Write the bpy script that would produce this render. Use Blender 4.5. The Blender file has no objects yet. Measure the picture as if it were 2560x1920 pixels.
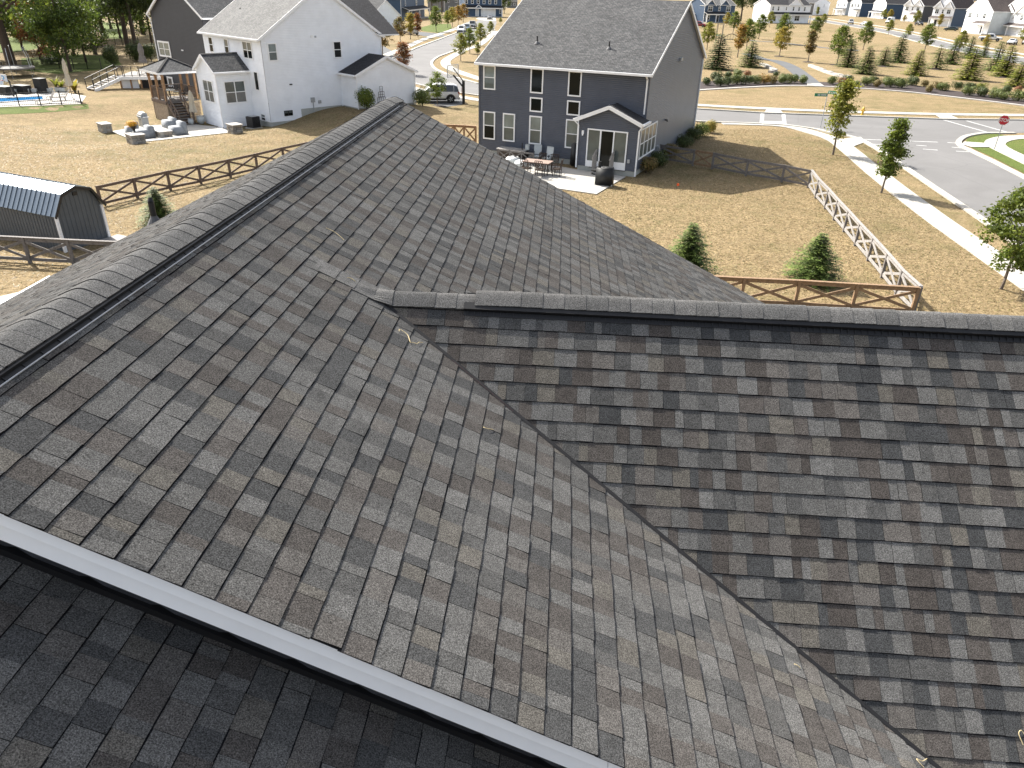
import bpy, bmesh, math, random
import numpy as np
from mathutils import Matrix, Vector
R_ = random.Random(7)
rad = math.radians
SC = bpy.context.scene
COL = SC.collection
# ---------------------------------------------------------------- camera
CAM_H = 10.5
FPX, PITCH, ROLL, YAW = 1809.0, rad(28.837), rad(-1.51), rad(3.263)   # focal length in pixels of a 2560 px wide frame
_f0 = Vector((-math.sin(YAW), math.cos(YAW), 0)); _r0 = Vector((math.cos(YAW), math.sin(YAW), 0)); _u = Vector((0, 0, 1))
_fw = math.cos(PITCH)*_f0 - math.sin(PITCH)*_u
_dn = -math.sin(PITCH)*_f0 - math.cos(PITCH)*_u
_rt = math.cos(ROLL)*_r0 + math.sin(ROLL)*_dn
_dd = -math.sin(ROLL)*_r0 + math.cos(ROLL)*_dn
cam = bpy.data.cameras.new('camera'); camo = bpy.data.objects.new('camera', cam); COL.objects.link(camo)
M = Matrix((( _rt.x, -_dd.x, -_fw.x, 0), (_rt.y, -_dd.y, -_fw.y, 0), (_rt.z, -_dd.z, -_fw.z, CAM_H), (0, 0, 0, 1)))
camo.matrix_world = M
cam.sensor_width = 36.0; cam.lens = FPX/2560*36.0; cam.clip_start = 0.05; cam.clip_end = 6000
SC.camera = camo
# ---------------------------------------------------------------- light
SUN_EL, SUN_AZ = rad(42.0), math.atan2(-0.735, 0.678)        # azimuth from +Y towards +X
SC.world = bpy.data.worlds.new('World'); SC.world.use_nodes = True
nt = SC.world.node_tree; bg = nt.nodes['Background']
sky = nt.nodes.new('ShaderNodeTexSky'); sky.sky_type = 'NISHITA'; sky.sun_disc = False
sky.sun_elevation = SUN_EL; sky.sun_rotation = SUN_AZ; sky.altitude = 200; sky.air_density = 1.0; sky.dust_density = 4.0; sky.ozone_density = 0.6
hs = nt.nodes.new('ShaderNodeHueSaturation'); hs.inputs['Saturation'].default_value = .5
nt.links.new(sky.outputs[0], hs.inputs['Color']); nt.links.new(hs.outputs[0], bg.inputs[0]); bg.inputs[1].default_value = 0.115
sun = bpy.data.lights.new('sun', 'SUN'); suno = bpy.data.objects.new('sun', sun); COL.objects.link(suno)
sun.energy = 4.5; sun.angle = rad(0.5); sun.color = (1.0, 0.955, 0.88)
sd = Vector((math.sin(SUN_AZ)*math.cos(SUN_EL), math.cos(SUN_AZ)*math.cos(SUN_EL), math.sin(SUN_EL)))
suno.rotation_euler = sd.to_track_quat('Z', 'Y').to_euler(); suno.location = sd*60
SC.view_settings.view_transform = 'Standard'; SC.view_settings.look = 'None'
SC.view_settings.gamma = 1.0; SC.view_settings.use_curve_mapping = False
SC.view_settings.exposure = 1.3
SC.cycles.max_bounces = 6; SC.cycles.transparent_max_bounces = 8
SC.cycles.use_denoising = True

# ---------------------------------------------------------------- surveying helpers: a sight line from the camera meets the ground
WO = Vector((-32.06, 68.74)); WX = Vector((math.cos(.721), -math.sin(.721))); WY = Vector((math.sin(.721), math.cos(.721)))
def sm(a, b, x):
    t = min(1, max(0, (x-a)/(b-a))); return t*t*(3-2*t)
def terrain(x, y):
    """gentle relief round the white house: lower at its back, higher at its garage"""
    p = Vector((x, y))-WO; X = p.dot(WX); Y = p.dot(WY)
    dip = -.55*(1-sm(-1.0, 4.0, Y))*sm(-9, -3, X)*(1-sm(8.0, 14.0, X))*sm(-19, -12, Y)
    rise = .75*sm(.5, 6.5, Y)*(1-sm(13.5, 22, X))*(1-sm(12, 18, Y))*sm(3, 9, X)
    return dip+rise
def ray(u, v):
    return (_rt*((u-1280)/FPX)+_dd*((v-960)/FPX)+_fw)
def G(u, v, z=None):
    d = ray(u, v)
    if z is not None:
        t = (z-CAM_H)/d.z; return Vector((d.x*t, d.y*t, z))
    zz = 0.0
    for _ in range(12):
        t = (zz-CAM_H)/d.z; zz = .5*zz+.5*terrain(d.x*t, d.y*t)
    t = (zz-CAM_H)/d.z
    return Vector((d.x*t, d.y*t, terrain(d.x*t, d.y*t)))
def PX(p):
    q = Vector(p)-Vector((0, 0, CAM_H)); w = q.dot(_fw)
    return (1280+FPX*q.dot(_rt)/w, 960+FPX*q.dot(_dd)/w, w)
def top_at(g, v):
    """height above ground point g whose image row is v"""
    k = (v-960)/FPX; b = Vector((g.x, g.y, -CAM_H))
    # (b+z e).dd = k (b+z e).fw
    z = (k*b.dot(_fw)-b.dot(_dd))/(_dd.z-k*_fw.z)
    return z-g.z
def Zn(x0, y0, s):
    return lambda u, v: (x0+u/s, y0+v/s)
zA = Zn(0, 0, 3.456); zB = Zn(480, 0, 3.456); zC = Zn(1000, 0, 5.53); zD = Zn(1140, 80, 3.456); zE = Zn(1700, 0, 5.144)
zF = Zn(2100, 0, 4.809); zG = Zn(1600, 300, 2.304); zH = Zn(0, 400, 3.456); zI = Zn(900, 200, 5.53); zJ = Zn(200, 80, 6.9125)
zK = Zn(1230, 340, 6.703); zL = Zn(2360, 280, 11.06); zN = Zn(2250, 0, 7.135); zO = Zn(0, 0, 6.9125)

# ---------------------------------------------------------------- object helpers
def tag(o, label=None, cat=None, group=None, kind=None):
    if label: o['label'] = label
    if cat: o['category'] = cat
    if group: o['group'] = group
    if kind: o['kind'] = kind
    return o
def thing(name, label, cat, loc=(0, 0, 0), rz=0.0, group=None, scale=None):
    o = bpy.data.objects.new(name, None); COL.objects.link(o); o.empty_display_size = .2
    o.location = loc; o.rotation_euler = (0, 0, rz)
    if scale: o.scale = (scale,)*3 if not hasattr(scale, '__len__') else scale
    return tag(o, label, cat, group)
class MB:
    def __init__(s): s.v = []; s.f = []; s.m = []; s.c = []; s.cur = 0; s.col = None; s.cols = False
    def poly(s, pts, m=None, col=None):
        n = len(s.v); s.v.extend([tuple(p) for p in pts]); s.f.append(tuple(range(n, n+len(pts))))
        s.m.append(s.cur if m is None else m)
        c = col if col is not None else s.col
        if c is not None: s.cols = True
        s.c.append(c); return s
    def box(s, c, d, rz=0.0, m=None, taper=None):
        cx, cy, cz = c; dx, dy, dz = d[0]/2, d[1]/2, d[2]/2; co, si = math.cos(rz), math.sin(rz)
        P = []
        for z in (-1, 1):
            k = 1 if (taper is None or z < 0) else taper
            for x, y in ((-1, -1), (1, -1), (1, 1), (-1, 1)):
                a, b = x*dx*k, y*dy*k; P.append((cx+a*co-b*si, cy+a*si+b*co, cz+z*dz))
        for q in ((3, 2, 1, 0), (4, 5, 6, 7), (0, 1, 5, 4), (1, 2, 6, 5), (2, 3, 7, 6), (3, 0, 4, 7)): s.poly([P[i] for i in q], m)
        return s
    def beam(s, p, q, w, h, up=(0, 0, 1), m=None, w2=None, h2=None):
        p = Vector(p); q = Vector(q); d = (q-p).normalized(); up = Vector(up)
        r = d.cross(up)
        if r.length < 1e-4: r = d.cross(Vector((0, 1, 0)))
        r.normalize(); n = r.cross(d); P = []
        for e, ww, hh in ((p, w, h), (q, w2 or w, h2 or h)):
            for a, b in ((-1, -1), (1, -1), (1, 1), (-1, 1)): P.append(e+r*(a*ww/2)+n*(b*hh/2))
        for f in ((3, 2, 1, 0), (4, 5, 6, 7), (0, 1, 5, 4), (1, 2, 6, 5), (2, 3, 7, 6), (3, 0, 4, 7)): s.poly([P[i] for i in f], m)
        return s
    def tube(s, pts, r, n=8, m=None, cap=True):
        pts = [Vector(p) for p in pts]; rs = r if hasattr(r, '__len__') else [r]*len(pts); rings = []
        for i, p in enumerate(pts):
            d = (pts[min(i+1, len(pts)-1)]-pts[max(i-1, 0)]).normalized()
            a = d.cross(Vector((0, 0, 1)));
            if a.length < 1e-3: a = Vector((1, 0, 0))
            a.normalize(); b = d.cross(a)
            rings.append([p+(a*math.cos(2*math.pi*k/n)+b*math.sin(2*math.pi*k/n))*rs[i] for k in range(n)])
        for i in range(len(rings)-1):
            for k in range(n): s.poly([rings[i][k], rings[i][(k+1) % n], rings[i+1][(k+1) % n], rings[i+1][k]], m)
        if cap: s.poly(rings[0][::-1], m); s.poly(rings[-1], m)
        return s
    def lathe(s, prof, c=(0, 0, 0), n=14, m=None):
        c = Vector(c); rg = [[c+Vector((r*math.cos(2*math.pi*k/n), r*math.sin(2*math.pi*k/n), z)) for k in range(n)] for r, z in prof]
        for i in range(len(rg)-1):
            for k in range(n): s.poly([rg[i][k], rg[i][(k+1) % n], rg[i+1][(k+1) % n], rg[i+1][k]], m)
        s.poly(rg[0][::-1], m); s.poly(rg[-1], m); return s
    def prism(s, pts, off, m=None):
        off = Vector(off); A = [Vector(p) for p in pts]; B = [p+off for p in A]; n = len(A)
        s.poly(A[::-1], m); s.poly(B, m)
        for i in range(n): s.poly([A[i], A[(i+1) % n], B[(i+1) % n], B[i]], m)
        return s
    def data(s, name, mats, smooth=False):
        me = bpy.data.meshes.new(name); me.from_pydata(s.v, [], s.f)
        for m in (mats if isinstance(mats, (list, tuple)) else [mats]): me.materials.append(MAT[m] if isinstance(m, str) else m)
        if any(s.m): me.polygons.foreach_set('material_index', s.m)
        if s.cols:
            a = me.color_attributes.new('Col', 'FLOAT_COLOR', 'CORNER'); L = []
            for f, c in zip(s.f, s.c):
                c = c or (.5, .5, .5); L.extend([c[0], c[1], c[2], 1.0]*len(f))
            a.data.foreach_set('color', L)
        if smooth: me.polygons.foreach_set('use_smooth', [True]*len(me.polygons))
        me.update(); return me
    def obj(s, name, mats, parent=None, smooth=False, world=False, merge=False):
        me = s.data(name, mats, smooth)
        if merge:
            b = bmesh.new(); b.from_mesh(me); bmesh.ops.remove_doubles(b, verts=b.verts, dist=1e-4)
            bmesh.ops.recalc_face_normals(b, faces=b.faces); b.to_mesh(me); b.free()
        return put(name, me, parent, world)
def put(name, me, parent=None, world=False):
    o = bpy.data.objects.new(name, me); COL.objects.link(o)
    if parent is not None:
        o.parent = parent
        if world and parent.type == 'EMPTY': o.location = -parent.location
    return o
def copy_tree(o, loc=None, rz=None, label=None, scale=None, group=None, parent=None):
    c = o.copy(); COL.objects.link(c)
    if parent is not None: c.parent = parent
    if loc is not None: c.location = loc
    if rz is not None: c.rotation_euler = (0, 0, rz)
    if scale is not None: c.scale = (scale,)*3 if not hasattr(scale, '__len__') else scale
    if label: c['label'] = label
    if group: c['group'] = group
    for ch in o.children: copy_tree(ch, parent=c)
    return c
ORD = ['first', 'second', 'third', 'fourth', 'fifth', 'sixth', 'seventh', 'eighth', 'ninth', 'tenth', 'eleventh', 'twelfth', 'thirteenth', 'fourteenth',
       'fifteenth', 'sixteenth', 'seventeenth', 'eighteenth', 'nineteenth', 'twentieth', 'twenty-first', 'twenty-second', 'twenty-third', 'twenty-fourth', 'twenty-fifth',
       'twenty-sixth', 'twenty-seventh', 'twenty-eighth', 'twenty-ninth', 'thirtieth', 'thirty-first', 'thirty-second', 'thirty-third', 'thirty-fourth', 'thirty-fifth',
       'thirty-sixth', 'thirty-seventh', 'thirty-eighth', 'thirty-ninth', 'fortieth', 'forty-first', 'forty-second', 'forty-third', 'forty-fourth', 'forty-fifth', 'forty-sixth', 'forty-seventh', 'forty-eighth']

# ---------------------------------------------------------------- materials
MAT = {}
def _mat(name):
    m = bpy.data.materials.new(name); m.use_nodes = True; MAT[name] = m
    return m, m.node_tree, m.node_tree.nodes['Principled BSDF']
def N(t, ty, **kw):
    n = t.nodes.new(ty)
    for k, v in kw.items():
        if k == 'inp':
            for a, b in v.items(): n.inputs[a].default_value = b
        else: setattr(n, k, v)
    return n
def ramp(t, src, stops):
    r = t.nodes.new('ShaderNodeValToRGB'); e = r.color_ramp.elements
    while len(e) < len(stops): e.new(.5)
    for i, (p, c) in enumerate(stops):
        e[i].position = p; e[i].color = (c[0], c[1], c[2], 1) if hasattr(c, '__len__') else (c, c, c, 1)
    t.links.new(src, r.inputs[0]); return r.outputs[0]
def mixc(t, fac, a, b, mode='MIX'):
    n = t.nodes.new('ShaderNodeMix'); n.data_type = 'RGBA'; n.blend_type = mode
    for i, v in ((0, fac), (6, a), (7, b)):
        if hasattr(v, 'node'): t.links.new(v, n.inputs[i])
        else: n.inputs[i].default_value = v if i == 0 else (*v[:3], 1)
    return n.outputs[2]
def noise(t, scale, detail=3, rough=.55, vec=None, dist=0.0):
    n = t.nodes.new('ShaderNodeTexNoise'); n.inputs['Scale'].default_value = scale; n.inputs['Detail'].default_value = detail
    n.inputs['Roughness'].default_value = rough; n.inputs['Distortion'].default_value = dist
    if vec is not None: t.links.new(vec, n.inputs['Vector'])
    return n.outputs['Fac']
def coords(t, scale=None, which='Object'):
    tc = t.nodes.new('ShaderNodeTexCoord')
    if which == 'World': out = t.nodes.new('ShaderNodeNewGeometry').outputs['Position']
    else: out = tc.outputs[which]
    if scale:
        mp = t.nodes.new('ShaderNodeMapping'); mp.inputs['Scale'].default_value = scale; t.links.new(out, mp.inputs[0]); out = mp.outputs[0]
    return out
def bump(t, b, h, strength, dist=.01):
    n = t.nodes.new('ShaderNodeBump'); n.inputs['Strength'].default_value = strength; n.inputs['Distance'].default_value = dist
    t.links.new(h, n.inputs['Height']); t.links.new(n.outputs[0], b.inputs['Normal'])
def simple(name, col, rough=.6, metal=0.0, var=.12, nscale=6.0, spec=.5, bumpy=0.0, coat=0.0, which='Object'):
    m, t, b = _mat(name)
    c = coords(t, which=which); n = noise(t, nscale, 4, .6, c)
    lo = tuple(x*(1-var) for x in col); hi = tuple(min(1, x*(1+var)) for x in col)
    t.links.new(ramp(t, n, [(.3, lo), (.7, hi)]), b.inputs['Base Color'])
    b.inputs['Roughness'].default_value = rough; b.inputs['Metallic'].default_value = metal; b.inputs['Specular IOR Level'].default_value = spec
    if coat: b.inputs['Coat Weight'].default_value = coat; b.inputs['Coat Roughness'].default_value = .05
    if bumpy: bump(t, b, noise(t, nscale*6, 4, .6, c), bumpy)
    return m
def attr_mat(name, rough=.9, gran=None, tint=(1, 1, 1), spec=.3, sheen=0.0, trans=0.0):
    m, t, b = _mat(name)
    a = t.nodes.new('ShaderNodeAttribute'); a.attribute_name = 'Col'
    c = a.outputs['Color']
    if gran: c = mixc(t, 1.0, c, (1.01, 1.0, .98), 'MULTIPLY')
    if tint != (1, 1, 1): c = mixc(t, 1.0, c, tint, 'MULTIPLY')
    if gran:
        P = coords(t, which='World')
        g1 = noise(t, gran, 3, .85, P); g2 = noise(t, 16, 4, .6, P); g3 = noise(t, 1.1, 3, .5, P)
        c = mixc(t, 1.0, c, ramp(t, g1, [(.34, .22), (.5, .95), (.68, 2.2)]), 'MULTIPLY')
        c = mixc(t, 1.0, c, ramp(t, g2, [(.3, .86), (.7, 1.12)]), 'MULTIPLY')
        c = mixc(t, 1.0, c, ramp(t, g3, [(.3, .92), (.7, 1.07)]), 'MULTIPLY')
        bump(t, b, g1, .7, .004); b.inputs['Diffuse Roughness'].default_value = .7
    t.links.new(c, b.inputs['Base Color']); b.inputs['Roughness'].default_value = rough; b.inputs['Specular IOR Level'].default_value = spec
    if trans:
        tb = t.nodes.new('ShaderNodeBsdfTranslucent'); t.links.new(c, tb.inputs[0]); mx = t.nodes.new('ShaderNodeMixShader'); mx.inputs[0].default_value = trans
        t.links.new(b.outputs[0], mx.inputs[1]); t.links.new(tb.outputs[0], mx.inputs[2]); t.links.new(mx.outputs[0], t.nodes['Material Output'].inputs[0])
    return m
attr_mat('shingle', .97, gran=150.0, spec=.06)
attr_mat('leaf', .55, trans=.48, spec=.35)
attr_mat('needle', .6, trans=.18, spec=.3)
simple('underlay', (.012, .012, .014), .9)
simple('white_trim', (.88, .885, .89), .38, var=.05, nscale=3)
simple('white_metal', (.88, .89, .90), .3, var=.03)
simple('black_plastic', (.012, .012, .013), .5, spec=.4)
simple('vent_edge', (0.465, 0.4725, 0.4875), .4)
simple('dark_siding', (.030, .032, .038), .6)
simple('concrete', (0.3772, 0.3608, 0.328), .85, var=.12, nscale=.8, which='World', bumpy=.2)
simple('sidewalk', (0.374, 0.357, 0.3187), .85, var=.14, nscale=.5, which='World', bumpy=.2)
simple('foundation', (.40, .41, .38), .85, var=.1, nscale=3, bumpy=.2)
simple('navy_siding', (.082, .093, .120), .36, var=.10, nscale=1.2)
simple('grey_siding', (.036, .037, .044), .5, var=.10, nscale=1.2)
simple('white_siding', (0.8736, 0.896, 0.9296), .45, var=.05, nscale=1.0)
simple('blue_siding', (.035, .075, .14), .5, var=.10, nscale=1.2)
simple('pale_siding', (.50, .55, .58), .5, var=.06, nscale=1.2)
simple('taupe_siding', (.16, .16, .16), .5, var=.06, nscale=1.2)
simple('shed_siding', (.085, .098, .112), .55, var=.10, nscale=2)
simple('shed_metal', (.20, .235, .27), .42, metal=.85, var=.06)
simple('cedar_wood', (.30, .175, .09), .7, var=.30, nscale=9, bumpy=.2)
simple('new_wood', (.235, .150, .085), .7, var=.30, nscale=8, bumpy=.2)
simple('weathered_wood', (0.1615, 0.1472, 0.1377), .85, var=.30, nscale=9, bumpy=.3)
simple('bleached_wood', (.265, .25, .235), .85, var=.25, nscale=9, bumpy=.3)
simple('brown_wood', (0.1365, 0.0975, 0.0754), .85, var=.30, nscale=9, bumpy=.3)
simple('plank_wood', (.33, .26, .19), .8, var=.30, nscale=6, bumpy=.3)
simple('bark', (.075, .055, .042), .95, var=.35, nscale=14, bumpy=.6)
simple('young_bark', (.15, .12, .095), .9, var=.25, nscale=20, bumpy=.4)
simple('mulch', (0.02975, 0.0187, 0.017), .95, var=.45, nscale=14, which='World', bumpy=.8)
simple('stone', (0.336, 0.32, 0.288), .85, var=.28, nscale=2.0, bumpy=.4)
simple('stone_dark', (.20, .19, .175), .85, var=.25, nscale=3, bumpy=.4)
simple('stone_tan', (.30, .26, .21), .85, var=.25, nscale=3, bumpy=.4)
simple('boot_grey', (.10, .10, .105), .7)
simple('limestone', (0.374, 0.357, 0.3315), .85, var=.16, nscale=2.0, bumpy=.3)
simple('iron', (.012, .012, .014), .45, spec=.5)
simple('steel', (.36, .37, .38), .42, metal=.5, var=.06)
simple('galvanized', (.42, .44, .46), .45, metal=.6, var=.12)
simple('black_cover', (.010, .011, .012), .55, var=.25, spec=.5)
simple('grey_cover', (.24, .255, .27), .8, var=.08)
simple('canvas_beige', (.52, .46, .36), .9, var=.08)
simple('canvas_grey', (.20, .18, .165), .9, var=.1)
simple('ceramic', (0.495, 0.522, 0.522), .25, var=.05)
simple('bronze', (.055, .040, .032), .45, metal=.4, var=.1)
simple('table_top', (.33, .24, .20), .5, var=.12, nscale=14)
simple('pool_water', (.03, .22, .50), .08, var=.25, nscale=.8, which='World', spec=.6)
simple('road_paint', (.40, .40, .39), .7, var=.25, nscale=3, which='World')
simple('sign_red', (.42, .008, .020), .45, var=.04)
simple('sign_green', (.008, .16, .070), .45, var=.04)
simple('sign_white', (.62, .62, .61), .45, var=.02)
simple('hydrant_yellow', (.62, .40, .06), .5, var=.08)
simple('orange_plastic', (.75, .10, .02), .5)
simple('car_white', (.74, .75, .76), .25, var=.02, coat=.8)
simple('car_beige', (.50, .47, .42), .25, var=.02, coat=.8)
simple('car_black', (.010, .011, .012), .25, var=.02, coat=.8)
simple('car_blue', (.045, .10, .14), .25, var=.02, coat=.8)
simple('car_green', (.020, .040, .034), .25, var=.02, coat=.8)
simple('car_grey', (.045, .050, .050), .3, var=.02, coat=.8)
simple('car_red', (.25, .012, .02), .25, var=.02, coat=.8)
simple('rubber', (.012, .012, .012), .85)
simple('lamp_glass', (.60, .62, .64), .1, spec=.8)
simple('tail_red', (.35, .01, .01), .2)
simple('blue_paint', (.02, .28, .55), .5)
simple('teal_plastic', (.03, .22, .17), .5)
simple('play_beige', (.42, .36, .27), .6)
simple('dry_straw', (.62, .50, .28), .8, var=.2, nscale=40)
simple('chalk_red', (.10, .025, .025), .9)
simple('terracotta', (.30, .12, .07), .8)
def clear(name, a):
    m, t, b = _mat(name); b.inputs['Base Color'].default_value = (.7, .75, .78, 1); b.inputs['Roughness'].default_value = .05; b.inputs['Alpha'].default_value = a; b.inputs['Specular IOR Level'].default_value = .6
clear('clear_board', .22)
def glass(name, col, rough=.06, coat=.6):
    m, t, b = _mat(name)
    n = noise(t, 1.3, 3, .5, coords(t))
    t.links.new(ramp(t, n, [(.3, tuple(x*.75 for x in col)), (.7, tuple(min(1, x*1.2) for x in col))]), b.inputs['Base Color'])
    b.inputs['Roughness'].default_value = rough; b.inputs['Specular IOR Level'].default_value = coat; b.inputs['Coat Weight'].default_value = coat; b.inputs['Coat Roughness'].default_value = .02
glass('pane_dark', (.010, .012, .011), .08, .12); glass('pane_blind', (.18, .215, .205), .2); glass('pane_screen', (.085, .105, .10), .3); glass('car_glass', (.012, .016, .018)); glass('pane_curtain', (.15, .15, .14), .3)
def shingle_far(name, c0, c1, c2):
    """roof of a house too far away to tell its shingles apart: rows of narrow tabs"""
    m, t, b = _mat(name)
    uv = t.nodes.new('ShaderNodeUVMap')
    br = t.nodes.new('ShaderNodeTexBrick'); t.links.new(uv.outputs[0], br.inputs['Vector'])
    br.offset = .37; br.inputs['Scale'].default_value = 1.0; br.inputs['Brick Width'].default_value = .24; br.inputs['Row Height'].default_value = .145
    br.inputs['Mortar Size'].default_value = .012; br.inputs['Mortar Smooth'].default_value = .3; br.inputs['Bias'].default_value = 0
    br.inputs['Color1'].default_value = (*c0, 1); br.inputs['Color2'].default_value = (*c1, 1); br.inputs['Mortar'].default_value = (*c2, 1)
    P = coords(t, which='World'); c = mixc(t, 1.0, br.outputs['Color'], ramp(t, noise(t, .9, 4, .6, P), [(.3, .86), (.7, 1.14)]), 'MULTIPLY')
    c = mixc(t, 1.0, c, ramp(t, noise(t, 9, 2, .6, P), [(.3, .75), (.7, 1.25)]), 'MULTIPLY')
    t.links.new(c, b.inputs['Base Color']); b.inputs['Roughness'].default_value = .93; b.inputs['Specular IOR Level'].default_value = .3
    bump(t, b, br.outputs['Fac'], .6, -.01)
shingle_far('roof_grey', (.104, .104, .104), (.052, .054, .056), (.016, .016, .018))
shingle_far('roof_dark', (.040, .040, .044), (.024, .024, .027), (.010, .010, .011))
shingle_far('roof_pale', (.175, .175, .17), (.122, .122, .12), (.048, .048, .048))
shingle_far('roof_brown', (.12, .095, .085), (.075, .062, .058), (.03, .026, .025))
def lawn_mat(name, dry, straw, green, gbias):
    m, t, b = _mat(name); P = coords(t, which='World')
    big = noise(t, .055, 5, .6, P, .4); mid = noise(t, .55, 4, .62, P, .5); fine = noise(t, 4.2, 5, .72, P, .8); grit = noise(t, 11, 4, .85, P)
    stretched = coords(t, (.35, 2.2, 1), 'World'); mow = noise(t, .25, 2, .5, stretched)
    c = mixc(t, ramp(t, fine, [(.35, 0.0), (.66, 1.0)]), dry, straw)
    mm = t.nodes.new('ShaderNodeMath'); mm.operation = 'ADD'; t.links.new(big, mm.inputs[0]); t.links.new(mid, mm.inputs[1])
    m2 = t.nodes.new('ShaderNodeMath'); m2.operation = 'ADD'; t.links.new(mm.outputs[0], m2.inputs[0])
    m3 = t.nodes.new('ShaderNodeMath'); m3.operation = 'MULTIPLY'; m3.inputs[1].default_value = .55; t.links.new(fine, m3.inputs[0]); t.links.new(m3.outputs[0], m2.inputs[1])
    m4 = t.nodes.new('ShaderNodeMath'); m4.operation = 'MULTIPLY'; m4.inputs[1].default_value = .4; t.links.new(m2.outputs[0], m4.inputs[0])
    c = mixc(t, ramp(t, m4.outputs[0], [(gbias-.05, 0.0), (gbias+.09, .85)]), c, green)
    c = mixc(t, 1.0, c, ramp(t, grit, [(.28, .42), (.5, .95), (.72, 1.6)]), 'MULTIPLY')
    c = mixc(t, 1.0, c, ramp(t, mow, [(.3, .92), (.7, 1.07)]), 'MULTIPLY')
    t.links.new(c, b.inputs['Base Color']); b.inputs['Roughness'].default_value = .95; b.inputs['Specular IOR Level'].default_value = .15
    bump(t, b, fine, .8, .12)
lawn_mat('lawn', (.158, .114, .058), (.315, .238, .132), (.108, .102, .038), .55)
lawn_mat('green_lawn', (.125, .118, .04), (.15, .145, .05), (.085, .120, .024), .36)
def asphalt(name, c0, c1):
    m, t, b = _mat(name); P = coords(t, which='World')
    c = ramp(t, noise(t, .22, 5, .62, P, .6), [(.3, c0), (.7, c1)])
    c = mixc(t, 1.0, c, ramp(t, noise(t, 26, 3, .8, P), [(.3, .84), (.7, 1.14)]), 'MULTIPLY')
    v = t.nodes.new('ShaderNodeTexVoronoi'); v.feature = 'DISTANCE_TO_EDGE'; v.inputs['Scale'].default_value = .13; t.links.new(P, v.inputs['Vector'])
    c = mixc(t, ramp(t, v.outputs['Distance'], [(.0, .35), (.012, 0.0)]), c, (.10, .10, .10))
    t.links.new(c, b.inputs['Base Color']); b.inputs['Roughness'].default_value = .85; b.inputs['Specular IOR Level'].default_value = .3
asphalt('road', (.130, .127, .124), (.170, .166, .163)); asphalt('path_asphalt', (.088, .092, .097), (.112, .116, .12)); asphalt('drive', (.076, .08, .084), (.10, .104, .108))
# ================================================================ the ground
def ground():
    xs = sorted(set([-3000, -1500, -800, -500, -350, -250, -180, -130, -100, -80, -60]+[i*1.0 for i in range(-50, -4)]+list(range(-4, 60, 4))+[60, 80, 100, 130, 180, 250, 350, 500, 800, 1500, 3000]))
    ys = sorted(set([-1500, -500, -200, -100, -50, -20]+list(range(-10, 44, 6))+[i*1.0 for i in range(44, 100)]+[100, 110, 120, 140, 160, 200, 260, 350, 500, 800, 1500, 3000]))
    mb = MB(); nx = len(xs)
    me = bpy.data.meshes.new('lawn'); V = [(x, y, terrain(x, y)) for y in ys for x in xs]
    F = [(j*nx+i, j*nx+i+1, (j+1)*nx+i+1, (j+1)*nx+i) for j in range(len(ys)-1) for i in range(nx-1)]
    me.from_pydata(V, [], F); me.materials.append(MAT['lawn'])
    return tag(put('ground', me), kind='structure')
ground()
def flat(name, pts, mat, z, thick=0.0, kind='structure', follow=False):
    P = [Vector((p[0], p[1], (terrain(p[0], p[1]) if follow else 0)+z)) for p in pts]; mb = MB()
    if thick:
        mb.poly(P); B = [p-Vector((0, 0, thick)) for p in P]
        for i in range(len(P)): mb.poly([P[i], P[(i+1) % len(P)], B[(i+1) % len(P)], B[i]])
    else: mb.poly(P)
    o = mb.obj(name, mat)
    if kind: o['kind'] = kind
    return o
def smooth_line(pts, n=6):
    P = [Vector(p) for p in pts]; out = []
    for i in range(len(P)-1):
        p0, p1, p2, p3 = P[max(i-1, 0)], P[i], P[i+1], P[min(i+2, len(P)-1)]
        for k in range(n):
            t = k/n; out.append(.5*((2*p1)+(p2-p0)*t+(2*p0-5*p1+4*p2-p3)*t*t+(3*p1-p0-3*p2+p3)*t**3))
    out.append(P[-1]); return out
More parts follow.
